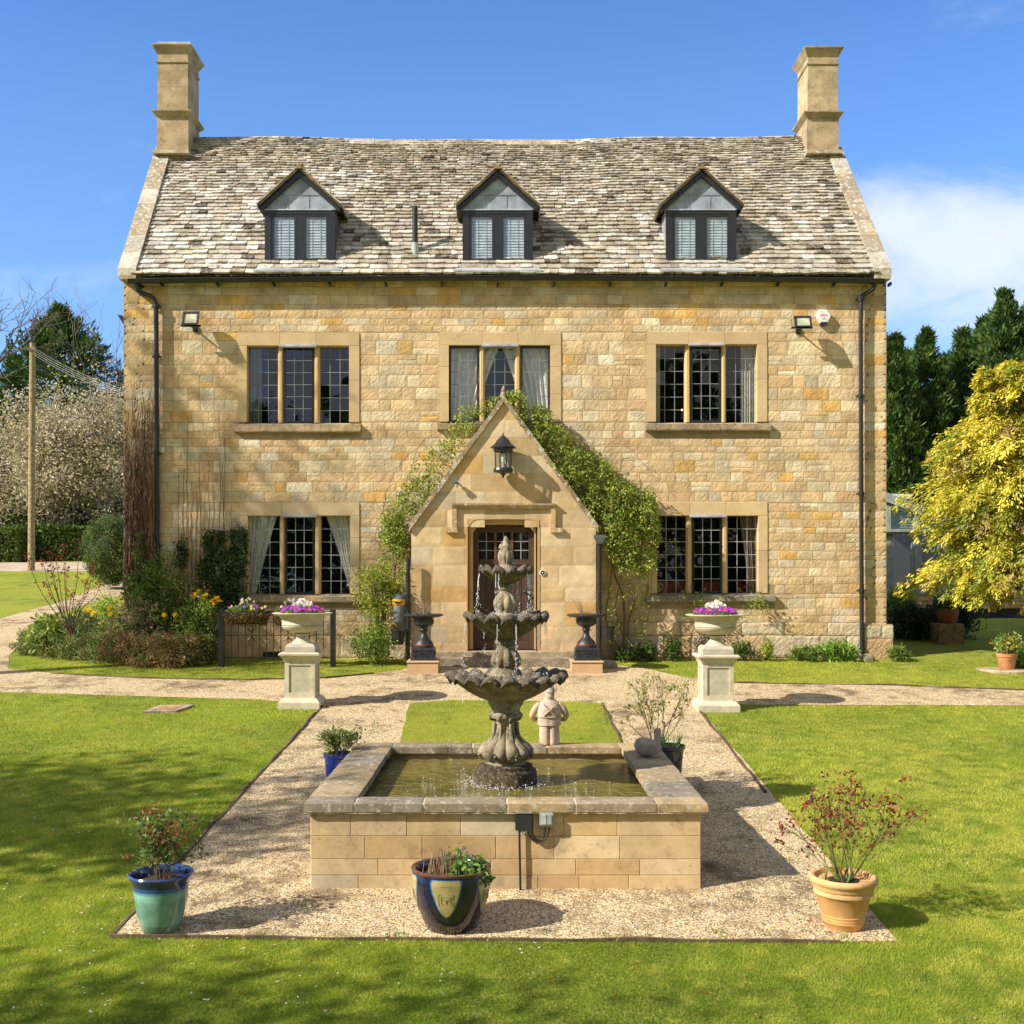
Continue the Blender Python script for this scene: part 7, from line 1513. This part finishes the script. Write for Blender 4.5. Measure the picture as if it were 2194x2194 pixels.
k = MB(); k.add([(a, D+.04, zs), (c_, D+.04, zs), (c_, D+.04, zr_), (a, D+.04, min(3.6, zr_))], [(0, 1, 2, 3)]); k.add([(a, D+.04, zr_), (c_, D+.04, zr_), (c_, D+.04, zr_+.01), (a, D+.04, roofz(a))], [(0, 1, 2, 3)]); k.build('glass', GLASS, th_)
k = MB()
for i in range(14): zz = zr_+.07+i*.065; xe = X(1903, D)+(Z(1078, D)-zz-.1)/.38; k.box(a, min(c_, xe), D+.09, D+.12, zz, zz+.045, (.20, .26, .24)) if xe > a else None
k.build('slatted_blind', PLAIN, th_)
k = MB(); P = [(a-.2, roofz(a-.2)+.22), (c_+.2, roofz(c_+.2)+.22), (c_+.2, roofz(c_+.2)), (a-.2, roofz(a-.2))]; k.add([(x_, y_, z_) for y_ in (D-.10, D+.05) for x_, z_ in P], [(0, 3, 2, 1), (4, 5, 6, 7), (0, 1, 5, 4), (3, 7, 6, 2)], (.34, .38, .38)); k.build('roof_edge', PLAIN, th_)
k = MB(); k.add([(a, D+.05, roofz(a)+.20), (c_, D+.05, roofz(c_)+.20), (c_, D+5, roofz(c_)+1.0), (a, D+5, roofz(a)+.8)], [(0, 1, 2, 3)], (.55, .58, .60)); k.build('roof', LEAD, th_)
k = MB(); k.box(X(1925, D), X(1975, D), D+.6, D+.7, Z(1068, D+.6), Z(1058, D+.6), (.7, .7, .7)); k.build('vent', PLAIN, th_)
for q in (8.9, 9.6, 10.5, 11.5): 
    k = MB(); P = [(q+.20*u, D+.4+.05*math.sin(u*40), z_) for z_ in (zs-.3, zr_) for u in np.linspace(0, 1, 24)]; k.add(P, [(i, i+1, 25+i, 24+i) for i in range(23)], (.50, .50, .48)); k.build('curtain', CLOTH, th_)
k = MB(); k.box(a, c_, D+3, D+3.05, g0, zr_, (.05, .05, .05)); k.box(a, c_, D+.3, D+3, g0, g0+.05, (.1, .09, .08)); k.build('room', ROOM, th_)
# dark shrub with pot on stone plinth in the shade
D = 20.4; z0 = float(gz(D))
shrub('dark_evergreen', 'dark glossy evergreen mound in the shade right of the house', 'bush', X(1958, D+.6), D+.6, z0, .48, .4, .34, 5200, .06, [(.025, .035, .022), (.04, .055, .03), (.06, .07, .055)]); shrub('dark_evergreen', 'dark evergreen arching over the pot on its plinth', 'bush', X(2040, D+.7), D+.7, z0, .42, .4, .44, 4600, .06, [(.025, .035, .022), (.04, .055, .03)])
x = X(2030, D); k = MB(); k.bbox(x-.23, x+.23, D-.2, D+.25, z0-.05, z0+.36, .02, (.30, .20, .10)); tag(k.build('stone_plinth', WEATH), 'brown stone block under a clay pot in the shade of the house', 'plinth')
pot('clay_pot', 'reddish clay pot on the stone block in the shade', x, D, z0+.362, [(.13, 0), (.16, .02), (.2, .18), (.19, .26), (.16, .28), (.14, .22)], TERRA, [(.26, .10, .05)]*6, 24, None, (.14, .22))
shrub('sage_plant', 'green leaves spilling from the shaded clay pot', 'plant', x, D, z0+.6, .25, .2, .12, 900, .07, DG, stems=3)
bushat('leafy_shrub', 'thin leafy shrub against the conservatory wall beside the house', 1925, 1268, None, 32, 24.5, 1200, .09, MG)
D = 27.5; z0 = float(gz(D))+.012; x = X(2116, D)
th_ = thing('fire_bowl', 'round black fire bowl with lid rods on the patio', 'fire bowl', (x, D, z0)); k = lathe_at([(.12, .16), (.24, .22), (.30, .34), (.31, .50), (.33, .52), (.28, .52), (.2, .3)], (x, D, z0), 24, (.03, .03, .035)); k.build('bowl', IRON, th_, True)
for a_ in (0, 2.1, 4.2): k = MB(); k.tube([(x+.2*math.cos(a_), D+.2*math.sin(a_), z0+.25), (x+.28*math.cos(a_), D+.28*math.sin(a_), z0)], .015, 5, T); k.build('leg', IRON, th_)
k = MB(); k.tube([(x+.28*math.cos(t), D, z0+.52+.14*math.sin(t)) for t in np.linspace(0, math.pi, 12)], .012, 5, (.3, .3, .3)); k.build('handle', IRON, th_)
x = X(2100, 26.6); D = 26.6; z0 = float(gz(D))+.012; th_ = thing('planter_box', 'grey square planter with raised panel on the patio', 'planter', (x, D, z0)); k = MB(); k.bbox(x-.2, x+.2, D-.2, D+.2, z0, z0+.46, .015, (.22, .23, .25)); k.build('box', PLAIN, th_)
k = MB(); k.box(x-.15, x+.15, D-.212, D-.2, z0+.06, z0+.40, (.14, .15, .17)); k.box(x-.04, x+.04, D-.222, D-.213, z0+.19, z0+.27, (.30, .31, .33)); k.build('panel', PLAIN, th_)
x = X(2176, 27.2); D = 27.2; z0 = float(gz(D)); th_ = thing('folded_parasol', 'pale folded parasol standing on the patio', 'parasol', (x, D, z0)); k = lathe_at([(.10, .35), (.14, .5), (.13, 1.2), (.06, 2.2), (.02, 2.4)], (x, D, z0), 16, (.42, .40, .36), lambda i, r_, z_, q: (r_*(1+.2*np.cos(q*6)), z_)); k.build('canopy', CLOTH, th_, True); k = MB(); k.tube([(x, D, z0), (x, D, z0+2.5)], .025, 8, (.2, .2, .2)); k.build('pole', BLACKM, th_)
k = lathe_at([(.28, 0), (.28, .06), (.05, .1)], (x, D, z0+.012), 20, (.15, .15, .16)); k.build('base', PLAIN, th_, True)
k = MB(); masonry(k, 11.4, 18, float(gz(31))-.1, float(gz(31))+1.9, 31, (), (.15, .25), (.2, .6)); k.box(11.4, 18, 31.005, 31.4, float(gz(31))-.2, float(gz(31))+1.9, (.4, .3, .2)); tag(k.build('garden_wall', WALLM), 'pale stone garden wall at the back of the patio', 'wall')

# ------------------------------------------------------------------ trees beside and behind the camera: their shade and reflections are in the photo
def shade_tree(lab, x, y, zc0, rx, ry, rz, ncl, per, size):
    z0 = float(gz(y)); th_ = thing('garden_tree', lab, 'tree', (x, y, z0), 'trees beside the camera'); k = MB(); k.tube([(x, y, z0-.2), (x+.1, y, z0+(zc0-z0)*.6), (x, y, zc0+rz*.3)], [.2, .16, .06], 9, (.16, .12, .09)); k.build('trunk', BARK, th_)
    u = rdir(ncl); rr = npr.random(ncl)**.4; C = np.array([x, y, zc0])+u*rr[:, None]*[rx, ry, rz]; k = MB()
    for c_ in C[::2]: k.tube([(x, y, zc0-rz*.4), ((x+c_[0])/2, (y+c_[1])/2, c_[2]-.2), c_], [.05, .025, .008], 4, (.16, .12, .09))
    k.build('limbs', BARK, th_); k = MB(); leafcloud(k, C, per, .26, size, MG); k.build('crown', LEAF, th_)
shade_tree('garden tree left of the camera that shades the left lawn', -12.6, 6.1, 5.6, 3.6, 2.0, 1.5, 150, 60, .16)
shade_tree('smaller garden tree left of the camera that dapples the front lawn', -9.6, 2.3, 4.6, 3.8, 1.2, .9, 60, 42, .15)
shade_tree('tall tree left of the house that dapples the left part of the wall', -16.6, 13.2, 11.2, 2.6, 2.2, 3.4, 80, 34, .17)
for i, (x, y, h_) in enumerate([(-13, -17, 12), (-7.5, -20, 13), (-2, -19, 9.5), (4, -21, 10.5), (8.5, -18, 14), (13.5, -20, 11), (18, -17, 13)]):
    conifer('dark_conifer', ['reflected conifer behind the camera, far left', 'reflected conifer behind the camera, left', 'reflected conifer behind the camera, centre left', 'reflected conifer behind the camera, centre', 'reflected conifer behind the camera, right of centre', 'reflected conifer behind the camera, right', 'reflected conifer behind the camera, far right'][i], x, y, h_, 3.4, 9000, .7, DC, None, group='conifers behind the camera', z0=float(gz(y)), env=[(0, .9), (.7, .9), (1, .1)])
